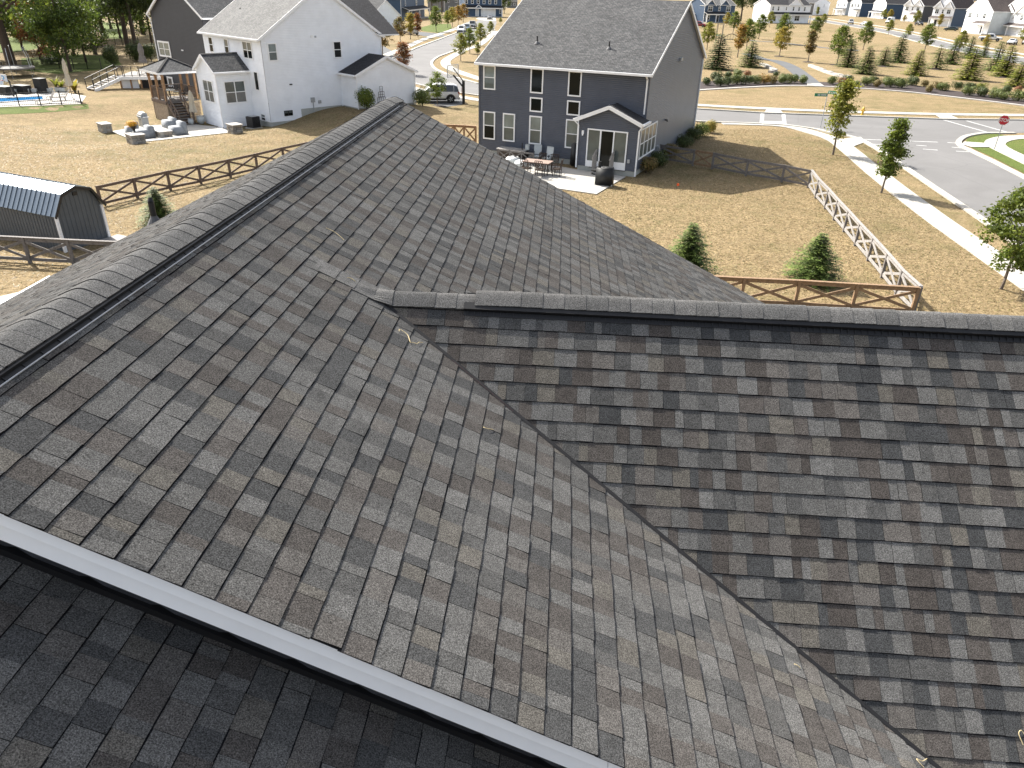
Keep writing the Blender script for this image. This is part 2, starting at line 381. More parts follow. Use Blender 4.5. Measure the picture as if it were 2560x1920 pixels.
def ribbon(name, pts, w, mat, z, thick=0.0, n=6, kind='structure', joints=0.0, gap=.018):
    """a strip of even width along a line; with joints, one slab for each length"""
    L = smooth_line([Vector((p[0], p[1], 0)) for p in pts], n)
    side = []
    for i, p in enumerate(L):
        d = (L[min(i+1, len(L)-1)]-L[max(i-1, 0)]).normalized(); side.append(Vector((-d.y, d.x, 0)))
    mb = MB(); zz = Vector((0, 0, z)); dz = Vector((0, 0, thick))
    for i in range(len(L)-1):
        a, b, c, d = L[i]-side[i]*w/2+zz, L[i]+side[i]*w/2+zz, L[i+1]+side[i+1]*w/2+zz, L[i+1]-side[i+1]*w/2+zz
        mb.poly([a, d, c, b])
        if thick: mb.poly([a, a-dz, d-dz, d]); mb.poly([c, c-dz, b-dz, b])
    if thick:
        for q in (0, len(L)-1):
            a, b = L[q]-side[q]*w/2+zz, L[q]+side[q]*w/2+zz; mb.poly([a, b, b-dz, a-dz])
    o = mb.obj(name, mat)
    if kind: o['kind'] = kind
    if joints:
        # paving slabs, one by one, standing just proud of the bedding strip
        acc = 0.0; seg = [L[0]]; k = 0
        R2 = []
        tot = [0]
        for i in range(1, len(L)): tot.append(tot[-1]+(L[i]-L[i-1]).length)
        def at(s):
            for i in range(1, len(L)):
                if tot[i] >= s:
                    t = (s-tot[i-1])/max(1e-6, tot[i]-tot[i-1]); return L[i-1].lerp(L[i], t), side[i-1].lerp(side[i], t).normalized()
            return L[-1], side[-1]
        s = 0.0; cnt = 0
        while s+.3 < tot[-1] and cnt < 150:
            e = min(tot[-1], s+joints); p, n1 = at(s+gap/2); q, n2 = at(e-gap/2); m = MB(); h = Vector((0, 0, z+.018+R_.uniform(-.004, .004)))
            A = [p-n1*(w/2-.01)+h, q-n2*(w/2-.01)+h, q+n2*(w/2-.01)+h, p+n1*(w/2-.01)+h]; m.prism([v-Vector((0, 0, .017)) for v in A], (0, 0, .017))
            m.obj('slab', mat, o); s = e; cnt += 1
    return o
def gp(zn, pts): return [G(*zn(*p), 0.0) for p in pts]
# one sheet of asphalt: the street past the far houses on the left, the cross street behind the grey house and the crossing on the right
left_edge = gp(zC, [(-330, 915), (-60, 800), (100, 730), (250, 660), (560, 545), (780, 460), (930, 392), (1020, 330)])
court = gp(zC, [(1090, 268), (1200, 262), (1340, 300)])
pen = smooth_line(gp(zC, [(1300, 415), (1180, 480), (1030, 560), (900, 630), (770, 690), (640, 740), (520, 785), (440, 838), (418, 890), (470, 958), (580, 1010), (700, 1060), (1055, 1160)]), 4)
top_edge = [G(1748, 274, 0), G(1910, 283.8, 0), G(2098, 290.6, 0), G(2353, 299.4, 0), G(2560, 301.5, 0), G(2900, 305, 0)]
bot_right = [G(2900, 329, 0), G(2560, 332.4, 0), G(2531, 332.9, 0)]
island = smooth_line([G(*zL(*p), 0) for p in [(1900, 585), (1100, 590), (700, 640), (480, 700), (350, 790), (320, 860), (400, 960), (620, 1060), (900, 1200), (1300, 1390), (1700, 1600), (2700, 2110), (4200, 2900)]], 4)
near_kerb = smooth_line(gp(zG, [(3000, 1330), (2330, 820), (2030, 605), (1700, 385), (1450, 215), (1310, 130), (1230, 100), (1120, 78), (1000, 52), (830, 30), (700, 24)]), 4)
bot_left = [G(1902, 310, 0), G(1748.6, 304.5, 0)]+gp(zC, [(1055, 1318), (700, 1272), (300, 1180), (150, 1140), (-100, 1075), (-330, 1010)])
flat('road', left_edge+court+pen+top_edge+bot_right+island+near_kerb+bot_left, 'road', .006)
road2 = smooth_line(gp(zF, [(-420, 215), (-150, 262), (0, 285), (380, 345), (700, 405), (960, 470), (1300, 555), (1850, 665), (2212, 735), (2800, 850)]), 3)
ribbon('far_road', road2, 7.5, 'road', .006, n=1)
def kerb(pts, name='kerb', side=1, n=3, w=.42): 
    return ribbon(name, pts, w, 'sidewalk', .11, .11, n=n)
def offset(pts, d):
    P = [Vector((p[0], p[1], 0)) for p in pts]; o = []
    for i, p in enumerate(P):
        t = (P[min(i+1, len(P)-1)]-P[max(i-1, 0)]).normalized(); o.append(p+Vector((-t.y, t.x, 0))*d)
    return o
kerb(offset(near_kerb, .21), n=1); kerb(offset(island, .21), n=1); kerb(offset(pen, .21), n=1)
kerb(offset(left_edge, .21), n=1); kerb(offset([pen[-1]]+top_edge, .16), n=1, w=.3); kerb(offset(bot_left, .16), n=1, w=.3)
kerb(offset(road2, 3.9), n=1); kerb(offset(road2, -3.9), n=1)
# pavements with their slabs
nw = gp(zG, [(470, 20), (700, 26), (850, 38), (990, 72), (1120, 116), (1200, 172), (1400, 338), (1700, 565), (2050, 808), (2500, 1120)])
ribbon('pavement', nw, 1.45, 'sidewalk', .035, .03, n=5, joints=1.5)
lw = gp(zC, [(1330, 430), (1230, 515), (1100, 618), (900, 690), (800, 740), (700, 795), (632, 850), (648, 912), (735, 965), (850, 1010), (1055, 1078), (1200, 1120)])
ribbon('pavement', lw, 1.5, 'sidewalk', .035, .03, n=5, joints=1.6)
cw = [G(1700, 259, 0), G(1758, 264, 0), G(1910, 272, 0), G(2100, 279.5, 0), G(2335, 286, 0), G(2560, 288.5, 0), G(2800, 291, 0)]
ribbon('pavement', cw, 1.45, 'sidewalk', .035, .03, n=3, joints=1.6)
fw_ = gp(zC, [(-250, 790), (60, 665), (330, 545), (560, 470), (770, 398), (960, 310)])
ribbon('pavement', fw_, 1.6, 'sidewalk', .035, .03, n=3, joints=1.7)
bw = gp(zC, [(-330, 1085), (190, 1222), (500, 1285), (700, 1322), (900, 1356), (1055, 1382), (1250, 1410)])
ribbon('pavement', bw, 1.3, 'sidewalk', .035, .03, n=3, joints=1.5)
rw = gp(zF, [(-150, 222), (0, 243), (380, 300), (700, 352), (960, 402), (1300, 480), (1850, 590), (2212, 655), (2700, 745)])
ribbon('pavement', rw, 1.6, 'sidewalk', .035, .03, n=3, joints=1.8)
iw = [G(*zL(*p), 0) for p in [(2600, 690), (2212, 705), (1800, 720), (1500, 790), (1400, 880), (1500, 980), (1900, 1180), (2300, 1370), (3200, 1800)]]
ribbon('pavement', iw, 1.5, 'sidewalk', .035, .03, n=5, joints=1.5)
# kerb ramps where the crossings meet the pavement
for pts in ([(1075, 1458), (1110, 1415), (1290, 1415), (1330, 1470)],): flat('kerb_ramp', gp(zE, pts), 'concrete', .048)
flat('kerb_ramp', gp(zF, [(1140, 1385), (1330, 1390), (1450, 1440), (1220, 1436)]), 'concrete', .048)
flat('kerb_ramp', [G(*zL(*p), 0) for p in [(560, 830), (1260, 880), (1420, 985), (740, 980), (470, 900)]], 'concrete', .048)
flat('kerb_ramp', gp(zG, [(690, 8), (835, 10), (850, 34), (690, 22)]), 'concrete', .048)
flat('kerb_ramp', gp(zG, [(1160, 112), (1270, 100), (1300, 128), (1215, 160)]), 'concrete', .048)
# green grass of the corner on the right
flat('corner_grass', smooth_line([G(*zL(*p), 0) for p in [(1640, 905), (1760, 800), (2212, 735), (3000, 720), (3600, 1500), (2900, 1560), (2212, 1180), (1850, 1020), (1660, 930)]], 3), 'green_lawn', .012)
flat('corner_grass', [G(*zL(*p), 0) for p in [(600, 820), (640, 740), (850, 660), (1350, 590), (1800, 665), (1450, 745), (1260, 830), (1220, 880)]], 'green_lawn', .02)
flat('corner_grass', [G(*zL(*p), 0) for p in [(750, 985), (1330, 995), (1800, 1190), (2300, 1440), (3300, 1930), (3100, 2100), (2212, 1700), (1500, 1330)]], 'green_lawn', .02)
# painted crossing lines
def paint(name, a, b, w):
    a, b = G(*a, 0), G(*b, 0); d = (b-a).normalized(); n_ = Vector((-d.y, d.x, 0))*w/2
    return flat(name, [a-n_, b-n_, b+n_, a+n_], 'road_paint', .012)
paint('road_marking', zE(1060, 1462), zE(1048, 1595), .35); paint('road_marking', zE(1330, 1470), zE(1345, 1600), .35)
paint('road_marking', zL(0, 225), zL(1240, 578), .25); paint('road_marking', zL(620, 245), zL(1770, 568), .25)
for a, b in (((1290, 112), (1715, 128)), ((1335, 140), (1440, 143)), ((1590, 146), (1650, 150)), ((1630, 168), (1715, 174)), ((1770, 130), (1828, 134)), ((1795, 157), (1850, 161)), ((1820, 180), (1895, 184))): paint('road_marking', zG(*a), zG(*b), .22)
# drives
flat('driveway', gp(zC, [(700, 1305), (862, 1335), (900, 1400), (860, 1450), (560, 1490), (240, 1510), (230, 1400), (420, 1290)]), 'drive', .02)
flat('driveway', gp(zC, [(1050, 262), (1100, 228), (1320, 236), (1330, 290), (1200, 290)]), 'concrete', .02)
flat('driveway', gp(zB, [(1620, 380), (1690, 420), (1780, 470), (1720, 505), (1600, 440)]), 'drive', .02)
flat('driveway', gp(zC, [(250, 440), (560, 465), (640, 500), (560, 512), (330, 500), (-60, 410), (-50, 380)]), 'drive', .02)
flat('green_patch', gp(zC, [(290, 380), (480, 330), (700, 330), (720, 400), (560, 460), (300, 430)]), 'green_lawn', .01)
# park: edging, mulch bed, path, stone walls
arc = smooth_line([G(1725, 228, 0), G(1758, 225.5, 0), G(1875, 218.7, 0), G(1991, 215, 0), G(2114, 219.7, 0), G(2246, 228.7, 0), G(2345, 239, 0), G(2560, 265, 0), G(2750, 293, 0)], 4)
arc_in = smooth_line([G(1725, 207, 0), G(1758, 204, 0), G(1875, 199, 0), G(1991, 203, 0), G(2114, 207, 0), G(2246, 208, 0), G(2345, 222, 0), G(2560, 248, 0), G(2750, 272, 0)], 4)
flat('mulch_bed', arc+arc_in[::-1], 'mulch', .02)
ribbon('edging', arc, .55, 'limestone', .09, .09, n=1)
path = gp(zE, [(860, 690), (1040, 755), (1250, 790), (1420, 860), (1560, 960), (1715, 1088)])
ribbon('footpath', path, 2.4, 'path_asphalt', .03, n=6)
flat('kerb_ramp', gp(zE, [(1630, 1082), (1800, 1082), (1850, 1112), (1640, 1112)]), 'concrete', .105)
ribbon('footpath', gp(zE, [(820, 510), (1000, 530), (1230, 545), (1600, 585), (1950, 625), (2300, 650)]), 1.9, 'path_asphalt', .03, n=4)
# left: bright lawn beyond the fence, a strip of pavement beside the near house
flat('green_patch', gp(zA, [(-400, 330), (200, 320), (330, 350), (330, 420), (140, 450), (-400, 480)]), 'green_lawn', .012)
flat('green_patch', gp(zA, [(800, 185), (1000, 200), (1100, 250), (1060, 340), (880, 330), (860, 250)]), 'green_lawn', .012)
flat('green_patch', gp(zA, [(180, 505), (700, 470), (1000, 490), (1050, 560), (900, 600), (500, 640), (200, 610)]), 'green_lawn', .012)
#flat('green_patch', gp(zA, [(-300, 935), (0, 930), (420, 915), (760, 900), (770, 940), (500, 965), (0, 990), (-300, 1000)]), 'green_lawn', .012)
flat('side_path', [G(-300, 820, 0), G(0, 742, 0), G(60, 728, 0), G(20, 790, 0), G(-200, 900, 0)], 'concrete', .02)
# ================================================================ the near house: its roof fills the foreground
TH = .464; XR, ZR = -2.681, 8.8936; YN, YF = 2.131, 12.137; EX = .143
SE = 6.58/math.cos(TH)                                        # slope length, ridge to eave
T2 = math.atan(.8333); YD, ZD = 5.42, 8.304; EX2 = .148; XD1 = 8.2; SD = 5.3
DROP = .55; YW = 2.35
def main_r(u, s, h=0): return Vector((XR+s*math.cos(TH)+h*math.sin(TH), u, ZR-s*math.sin(TH)+h*math.cos(TH)))
def main_l(u, s, h=0): return Vector((XR-s*math.cos(TH)-h*math.sin(TH), u, ZR-s*math.sin(TH)+h*math.cos(TH)))
def dorm_n(u, s, h=0): return Vector((u, YD-s*math.cos(T2)-h*math.sin(T2), ZD-s*math.sin(T2)+h*math.cos(T2)))
def dorm_f(u, s, h=0): return Vector((u, YD+s*math.cos(T2)+h*math.sin(T2), ZD-s*math.sin(T2)+h*math.cos(T2)))
def low_r(u, s, h=0): return main_r(u, s, h)-Vector((0, 0, DROP))
def low_l(u, s, h=0): return main_l(u, s, h)-Vector((0, 0, DROP))
house0 = thing('near_house', 'near house with brown-grey shingled roof, ridges, valley and white rake board filling the foreground', 'house', (-2.7, 5, 0))
hb = house0.location.copy()
LIGHT = [((.143, .142, .139), 5), ((.125, .124, .121), 4.5), ((.134, .125, .111), 2.6), ((.123, .115, .108), 2.6)]
DARK = [((.066, .068, .070), 3.4), ((.080, .072, .067), 3.2), ((.099, .090, .084), 2.4), ((.093, .093, .092), 2.8)]
def pick_col(rnd, light):
    P = LIGHT if light else DARK; t = rnd.uniform(0, sum(w for _, w in P))
    for c, w in P:
        t -= w
        if t <= 0: break
    k = rnd.uniform(.93, 1.07); return tuple(x*k for x in c)
def clip(poly, a, b, c):
    """keep a*u+b*s<=c"""
    out = []
    for i in range(len(poly)):
        p, q = poly[i], poly[(i+1) % len(poly)]; dp, dq = a*p[0]+b*p[1]-c, a*q[0]+b*q[1]-c
        if dp <= 0: out.append(p)
        if dp*dq < 0: t = dp/(dp-dq); out.append((p[0]+(q[0]-p[0])*t, p[1]+(q[1]-p[1])*t))
    return out
SHADOW_LINES = []
TABS = []          # (area on screen, polygon3d lists, colour, slope name)
def lay(fn, u0, u1, s_first, smax, ex, planes, name, seed, wscale=1.0):
    rnd = random.Random(seed); k = 0; s_b = s_first
    while s_b < smax+ex:
        sb = min(s_b, smax+.012); st = s_b-ex-.012; u = u0-rnd.uniform(0, .2); up = rnd.random() < .5; last = None; lt = rnd.random() < .5
        while u < u1:
            w = rnd.choice((.065, .095, .105, .115, .125, .135, .145, .16, .18))*wscale*rnd.uniform(.94, 1.06); ua, ub = max(u, u0), min(u+w, u1); u += w
            flip = rnd.random() < .62; up = not up if flip else up
            lt = not lt if rnd.random() < .76 else lt; col = pick_col(rnd, lt)
            if name in ('main', 'left', 'low'): col = tuple(x*.74+m_*.26 for x, m_ in zip(col, (.112, .109, .105)))  # tab contrast lowered by slope, imitating how light falls on the same shingles
            last = col
            if ub-ua < .015 or sb-st < .03: continue
            j1, j2 = rnd.uniform(-.0022, .0022), rnd.uniform(-.0022, .0022); top = max(st, .02)
            g = .0020 if flip else 0.0
            poly = [(ua+g, top), (ub, top), (ub, sb+j2), (ua+g, sb+j1)]
            for pl in planes:
                poly = clip(poly, *pl)
                if len(poly) < 3: break
            if len(poly) < 3: continue
            hb_ = (.0092 if up else .0062)+rnd.uniform(-.0008, .0012)
            H = lambda s: .0012+hb_*max(0, min(1.1, (s-top)/max(.02, sb-top)))
            T = [fn(a, s, H(s)) for a, s in poly]; B = [fn(a, s, -.001) for a, s in poly]
            P2 = [PX(p) for p in T]
            if min(p[2] for p in P2) < .05: area = 0
            else:
                vis = any(-20 < p[0] < 2580 and -20 < p[1] < 1940 for p in P2)
                area = abs(sum(P2[i][0]*P2[(i+1) % len(P2)][1]-P2[(i+1) % len(P2)][0]*P2[i][1] for i in range(len(P2))))/2 if vis else 0
            TABS.append((area, T, B, col, name))
            # dark shadow line painted in just below the butt of the course above
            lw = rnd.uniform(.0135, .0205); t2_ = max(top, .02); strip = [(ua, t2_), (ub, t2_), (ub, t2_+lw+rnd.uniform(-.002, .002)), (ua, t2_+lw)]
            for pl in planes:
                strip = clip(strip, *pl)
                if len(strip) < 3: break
            if len(strip) >= 3: SHADOW_LINES.append([fn(a, s, H(s)+.0006) for a, s in strip])
        s_b += ex; k += 1
# valley between the main slope and the cross gable, in (u=y, s) of the main slope: z equal on both
# main: z=ZR-s sin ; near face of the gable: z=ZD-(YD-y)*tan(T2); far face: z=ZD-(y-YD)*tan(T2)
sT, tT = math.sin(TH), math.tan(T2)
# visible where z_main >= z_gable  ->  ZR-s sT >= ZD-(YD-y)tT  ->  y*tT + s*sT <= ZR-ZD+YD*tT
near_ok = (tT, sT, ZR-ZD+YD*tT+.004)
far_ok = (-tT, sT, ZR-ZD-YD*tT+.004)
s_meet = (ZR-ZD)/sT
class _Alt: pass
SF = .35-.143*2
lay(main_r, YN-.012, YF+.012, SF, SE, EX, [near_ok, (1, 0, YD)], 'main', 11, .98)
lay(main_r, YN-.012, YF+.012, SF, SE, EX, [far_ok, (-1, 0, -YD)], 'main', 12, .98)
lay(main_l, YN-.012, YF+.012, .07, SE, EX, [], 'left', 13, 1.15)
# gable near face: u=x, s from its ridge; visible where x >= valley x : z=ZD-s sin(T2); main z=ZR-(x-XR)tan(TH)
aT = math.tan(TH); s2 = math.sin(T2)
dn_ok = (-aT, s2, -(ZR-ZD+XR*aT)-.016)
SF2 = (YD-5.20)/math.cos(T2)-.148
lay(dorm_n, XR, XD1, SF2, SD, EX2, [dn_ok], 'gable', 14, 1.0)
lay(dorm_f, XR, XD1, SF2, SD, EX2, [dn_ok], 'gable_far', 15, .95)
lay(low_r, -4.5, YW-.01, SF+.05, SE, EX, [], 'low', 16, 1.0)
lay(low_l, -4.5, YW-.01, SF+.05, 4.0, EX, [], 'low_left', 17)
deck = {}
def deck_quad(nm, pts, name='roof_deck'):
    m = MB()
    for q in pts: m.poly(q)
    deck[nm] = m.obj(name, 'underlay', house0, world=True)
deck_quad('main', [[main_r(YN, 0, -.006), main_r(YF, 0, -.006), main_r(YF, SE, -.006), main_r(YN, SE, -.006)]])
deck_quad('left', [[main_l(YN, 0, -.006), main_l(YF, 0, -.006), main_l(YF, SE, -.006), main_l(YN, SE, -.006)]])
vx = lambda s: XR+(ZR-(ZD-s*s2))/aT
deck_quad('gable', [[dorm_n(vx(0), 0, -.006), dorm_n(XD1, 0, -.006), dorm_n(XD1, SD, -.006), dorm_n(vx(SD), SD, -.006)], [dorm_f(vx(0), 0, -.006), dorm_f(XD1, 0, -.006), dorm_f(XD1, SD, -.006), dorm_f(vx(SD), SD, -.006)]])
deck_quad('low', [[low_r(-4.5, 0, -.006), low_r(YW, 0, -.006), low_r(YW, SE, -.006), low_r(-4.5, SE, -.006)], [low_l(-4.5, 0, -.006), low_l(YW, 0, -.006), low_l(YW, 4, -.006), low_l(-4.5, 4, -.006)]])
deck['gable_far'] = deck['gable']; deck['low_left'] = deck['low']
order = sorted(range(len(TABS)), key=lambda i: -TABS[i][0]); big = set(order[:300]); rest = MB()
def tab_geo(mb, T, B, col):
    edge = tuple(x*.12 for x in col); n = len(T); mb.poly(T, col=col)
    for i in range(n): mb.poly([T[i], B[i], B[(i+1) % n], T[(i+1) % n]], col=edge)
for i, (ar, T, B, col, nm) in enumerate(TABS):
    if i in big:
        m = MB(); tab_geo(m, [p-hb for p in T], [p-hb for p in B], col); o = m.obj('shingle', 'shingle', deck[nm]); o.location = hb*1.0
    else: tab_geo(rest, T, B, col)
for q in SHADOW_LINES: rest.poly(q, col=(.014, .014, .016))
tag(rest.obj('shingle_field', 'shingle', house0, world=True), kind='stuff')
vm = MB()
for s_a, s_b2 in [(k*.12, (k+1)*.12+.002) for k in range(int((SE-s_meet)/.12))]:
    q = []
    for s_ in (s_meet+s_a, s_meet+s_b2):
        x = XR+s_*math.cos(TH); z = ZR-s_*sT; y = YD+(z-ZD)/tT; q.append((x, y, z))
    (xa, ya, za), (xb, yb, zb_) = q; w_ = .030; hh = Vector((0, -s2, math.cos(T2)))*.0125
    vm.poly([Vector((xa, ya, za))+hh, Vector((xb, yb, zb_))+hh, Vector((xb, yb+w_*math.cos(T2), zb_+w_*s2))+hh, Vector((xa, ya+w_*math.cos(T2), za+w_*s2))+hh])
vm.obj('valley_cut', 'underlay', house0, world=True)
# ---- ridge caps, one by one, over a black vent strip
def cap_main(y0, y1, lift, col, half=.163):
    m = MB(); n = 10; rr = .045
    def pt(k, y, l):
        xx = -half*math.cos(TH)+2*half*math.cos(TH)*k/n; return Vector((XR+xx, y, ZR+l+.5*rr-aT*(math.sqrt(xx*xx+rr*rr)-.0)))
    e = tuple(c*.35 for c in col)
    A = [pt(k, y0, lift+.005) for k in range(n+1)]; Bq = [pt(k, y1, lift) for k in range(n+1)]; C = [pt(k, y0, lift-.004) for k in range(n+1)]
    D = [pt(k, y1, lift-.006) for k in range(n+1)]
    for k in range(n): m.poly([A[k], A[k+1], Bq[k+1], Bq[k]], col=col); m.poly([C[k], C[k+1], A[k+1], A[k]], col=e)
    for k in (0, n): m.poly([A[k], Bq[k], D[k], C[k]], col=e)
    return m
CAPC = [(.155, .153, .149), (.142, .140, .137), (.164, .161, .157), (.132, .131, .129)]
y = YN-.02; rc = random.Random(5)
while y < YF:
    l = .042 if y < YF-.55 else .042-.030*min(1, (y-(YF-.55))/.3)
    cap_main(y+rc.uniform(-.003, .003), min(y+EX+.02, YF+.012), l+rc.uniform(-.002, .002), rc.choice(CAPC)).obj('ridge_cap', 'shingle', house0, world=True); y += EX
def cap_gable(x0, x1, lift, col, half=.16):
    m = MB(); n = 10; rr = .045
    def pt(k, x, l):
        yy = -half*math.cos(T2)+2*half*math.cos(T2)*k/n; return Vector((x, YD+yy, max(ZD+l+.62*rr-tT*(math.sqrt(yy*yy+rr*rr)), ZR-(x-XR)*aT+.010+(l-lift))))
    e = tuple(c*.35 for c in col)
    A = [pt(k, x1, lift+.005) for k in range(n+1)]; Bq = [pt(k, x0, lift) for k in range(n+1)]; C = [pt(k, x1, lift-.004) for k in range(n+1)]; D = [pt(k, x0, lift-.006) for k in range(n+1)]
    for k in range(n): m.poly([A[k], A[k+1], Bq[k+1], Bq[k]], col=col); m.poly([C[k], C[k+1], A[k+1], A[k]], col=e)
    for k in (0, n): m.poly([A[k], Bq[k], D[k], C[k]], col=e)
    return m
x = vx(0)-.40; XV = -.72
while x < XD1:
    l = .052 if x > XV else .012
    w = .172
    half = .16 if x > vx(0)-.2 else .13
    if x < vx(0)+.1: w = .15
    cap_gable(x, x+w+.02, l+rc.uniform(-.002, .002), rc.choice(CAPC), half).obj('ridge_cap', 'shingle', house0, world=True); x += w
def vent_main():
    m = MB(); e = MB()
    for fn in (main_r, main_l):
        for a, b, h0, h1 in ((.085, .150, .0, .046),):
            P = [fn(YN-.01, a, h0), fn(YN-.01, b, h0), fn(YN-.01, b, h1), fn(YN-.01, a, h1)]; Q = [fn(YF-.42, a, h0), fn(YF-.42, b, h0), fn(YF-.42, b, h1), fn(YF-.42, a, h1)]
            m.poly(P); m.poly(Q)
            for i in range(4): m.poly([P[i], P[(i+1) % 4], Q[(i+1) % 4], Q[i]])
        P = [fn(YN-.01, .15, .010), fn(YN-.01, .176, .008), fn(YN-.01, .176, .014), fn(YN-.01, .15, .018)]; Q = [p+Vector((0, YF-.41-YN, 0)) for p in P]
        for i in range(4): m.poly([P[i], P[(i+1) % 4], Q[(i+1) % 4], Q[i]])
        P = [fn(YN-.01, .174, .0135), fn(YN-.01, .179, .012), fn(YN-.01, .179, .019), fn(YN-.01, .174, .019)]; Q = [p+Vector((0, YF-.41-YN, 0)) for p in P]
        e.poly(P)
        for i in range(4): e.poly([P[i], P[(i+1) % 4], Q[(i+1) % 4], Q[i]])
        y = YN+.1
        while y < YF-.5: m.prism([fn(y, .15, .016), fn(y, .172, .016), fn(y, .172, .018), fn(y, .15, .024)], (0, .006, 0)); y += .14
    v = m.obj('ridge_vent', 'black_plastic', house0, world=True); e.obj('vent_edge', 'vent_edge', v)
vent_main()
def vent_gable():
    m = MB(); e = MB()
    x0 = XV+.02
    for fn in (dorm_n, dorm_f):
        P = [fn(x0, .085, 0), fn(x0, .146, 0), fn(x0, .146, .050), fn(x0, .085, .050)]; Q = [p+Vector((XD1-x0, 0, 0)) for p in P]
        m.poly(P); m.poly(Q)
        for i in range(4): m.poly([P[i], P[(i+1) % 4], Q[(i+1) % 4], Q[i]])
        P = [fn(x0, .15, .008), fn(x0, .185, .006), fn(x0, .185, .013), fn(x0, .15, .016)]; Q = [p+Vector((XD1-x0, 0, 0)) for p in P]
        for i in range(4): m.poly([P[i], P[(i+1) % 4], Q[(i+1) % 4], Q[i]])
        P = [fn(x0, .182, .011), fn(x0, .187, .010), fn(x0, .187, .014), fn(x0, .182, .014)]; Q = [p+Vector((XD1-x0, 0, 0)) for p in P]
        for i in range(4): e.poly([P[i], P[(i+1) % 4], Q[(i+1) % 4], Q[i]])
        x = x0+.03
        while x < XD1: e.prism([fn(x, .153, .017), fn(x, .182, .012), fn(x, .182, .017), fn(x, .153, .030)], (.003, 0, 0)); x += .052
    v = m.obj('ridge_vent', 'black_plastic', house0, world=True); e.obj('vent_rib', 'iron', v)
vent_gable()
# ---- white rake boards along the near gable, soffit and the wall above the lower roof
def slope_bar(fn, s0, s1, ya, yb, h0, h1):
    m = MB(); A = [fn(ya, s0, 0)+Vector((0, 0, h0)), fn(yb, s0, 0)+Vector((0, 0, h0)), fn(yb, s0, 0)+Vector((0, 0, h1)), fn(ya, s0, 0)+Vector((0, 0, h1))]
    d = fn(ya, s1, 0)-fn(ya, s0, 0); m.prism(A, d); return m
for fn, nm in ((main_r, 'r'), (main_l, 'l')):
    joints = [0, 3.42, SE+.03] if nm == 'r' else [0, SE+.03]
    for a, b in zip(joints[:-1], joints[1:]):
        for nm_, y0_, y1_, z0_, z1_ in (('rake_trim', YN+.004, YN+.032, -.090, -.016), ('rake_board', YN+.012, YN+.034, -.196, -.097)):
            m = MB(); A = [fn(y0_, a, 0)+Vector((0, 0, z0_)), fn(YN+.07, a, 0)+Vector((0, 0, z0_)), fn(YN+.07, a, 0)+Vector((0, 0, z1_)), fn(y1_, a, 0)+Vector((0, 0, z1_))]
            m.prism(A, fn(y0_, b-.003, 0)-fn(y0_, a, 0)); m.obj(nm_, 'white_metal', house0, world=True)
    slope_bar(fn, 0, SE, YN+.05, YW, -.185, -.170).obj('soffit', 'dark_siding', house0, world=True)
    slope_bar(fn, 0, SE+.03, YF-.05, YF-.005, -.178, -.016).obj('rake_board', 'white_metal', house0, world=True)
    slope_bar(lambda u, s, h, f=fn: f(u, s, h)-Vector((0, 0, DROP)), 0, SE, YW-.045, YW-.005, .012, .055).obj('flashing', 'black_plastic', house0, world=True)
def clap_wall(mb, o, X, w, z0, top, lap=.115, nrm=None, depth=.024):
    """lapped boards on a vertical wall: o origin, X unit along, top(x) or number gives the height"""
    o = Vector(o); X = Vector(X); nrm = Vector(nrm) if nrm is not None else X.cross(Vector((0, 0, 1)))
    T = top if callable(top) else (lambda x: top)
    zmax = max(T(w*i/40) for i in range(41)); z = z0
    while z < zmax-1e-3:
        z1 = min(z+lap, zmax); zm = z+.001
        xs = [i*w/120 for i in range(121) if T(i*w/120) >= zm]
        if not xs: break
        a, b = xs[0], xs[-1]
        xs2 = [i*w/120 for i in range(121) if T(i*w/120) >= z1-1e-6]
        a2, b2 = (xs2[0], xs2[-1]) if xs2 else ((a+b)/2, (a+b)/2)
        up = Vector((0, 0, 1)); k = .64; zk = z+(z1-z)*k; ak, bk = a+(a2-a)*k, b+(b2-b)*k
        p, q, r, s_ = o+X*a+up*z+nrm*depth, o+X*b+up*z+nrm*depth, o+X*bk+up*zk+nrm*depth, o+X*ak+up*zk+nrm*depth
        r2, s2 = o+X*b2+up*z1, o+X*a2+up*z1
        mb.poly([p, q, r, s_]); mb.poly([s_, r, r2, s2]); mb.poly([o+X*a+up*z, o+X*b+up*z, q, p]); z = z1
# body of the near house (mostly out of sight below its roof)
hw = MB(); zt = lambda x: ZR-abs(x-XR)*aT-.1
clap_wall(hw, (XR-6.2, YW, 0), (1, 0, 0), 12.4, 0, lambda x: ZR-abs(x-6.2)*aT-.14, .15, (0, -1, 0)); hw.obj('wall', 'dark_siding', house0, world=True)
hw = MB(); clap_wall(hw, (XR+6.2, YF-.25, 0), (-1, 0, 0), 12.4, 0, lambda x: ZR-abs(x-6.2)*aT-.14, .15, (0, 1, 0)); hw.obj('wall', 'dark_siding', house0, world=True)
for sx in (-1, 1):
    hw = MB(); clap_wall(hw, (XR+sx*6.2, YW, 0), (0, 1, 0), YF-.25-YW, 0, ZR-6.2*aT-.1, .15, (sx, 0, 0)); hw.obj('wall', 'dark_siding', house0, world=True)
hw = MB()
for (x0, y0, x1, y1, zz) in ((XR-3.4, -4.3, XR+6.2, YW-.05, ZR-DROP-6.25*aT-.1), (XR+6.2, YD-3.9, XD1-.3, YD+3.9, ZD-4.0*tT)): hw.box(((x0+x1)/2, (y0+y1)/2, zz/2), (x1-x0, y1-y0, zz))
hw.obj('wing_wall', 'dark_siding', house0, world=True)
hw = MB(); hw.prism([(XD1-.3, YD-3.9, ZD-4.0*tT), (XD1-.3, YD+3.9, ZD-4.0*tT), (XD1-.3, YD, ZD-.12)], (-.1, 0, 0)); hw.obj('gable_wall', 'dark_siding', house0, world=True)
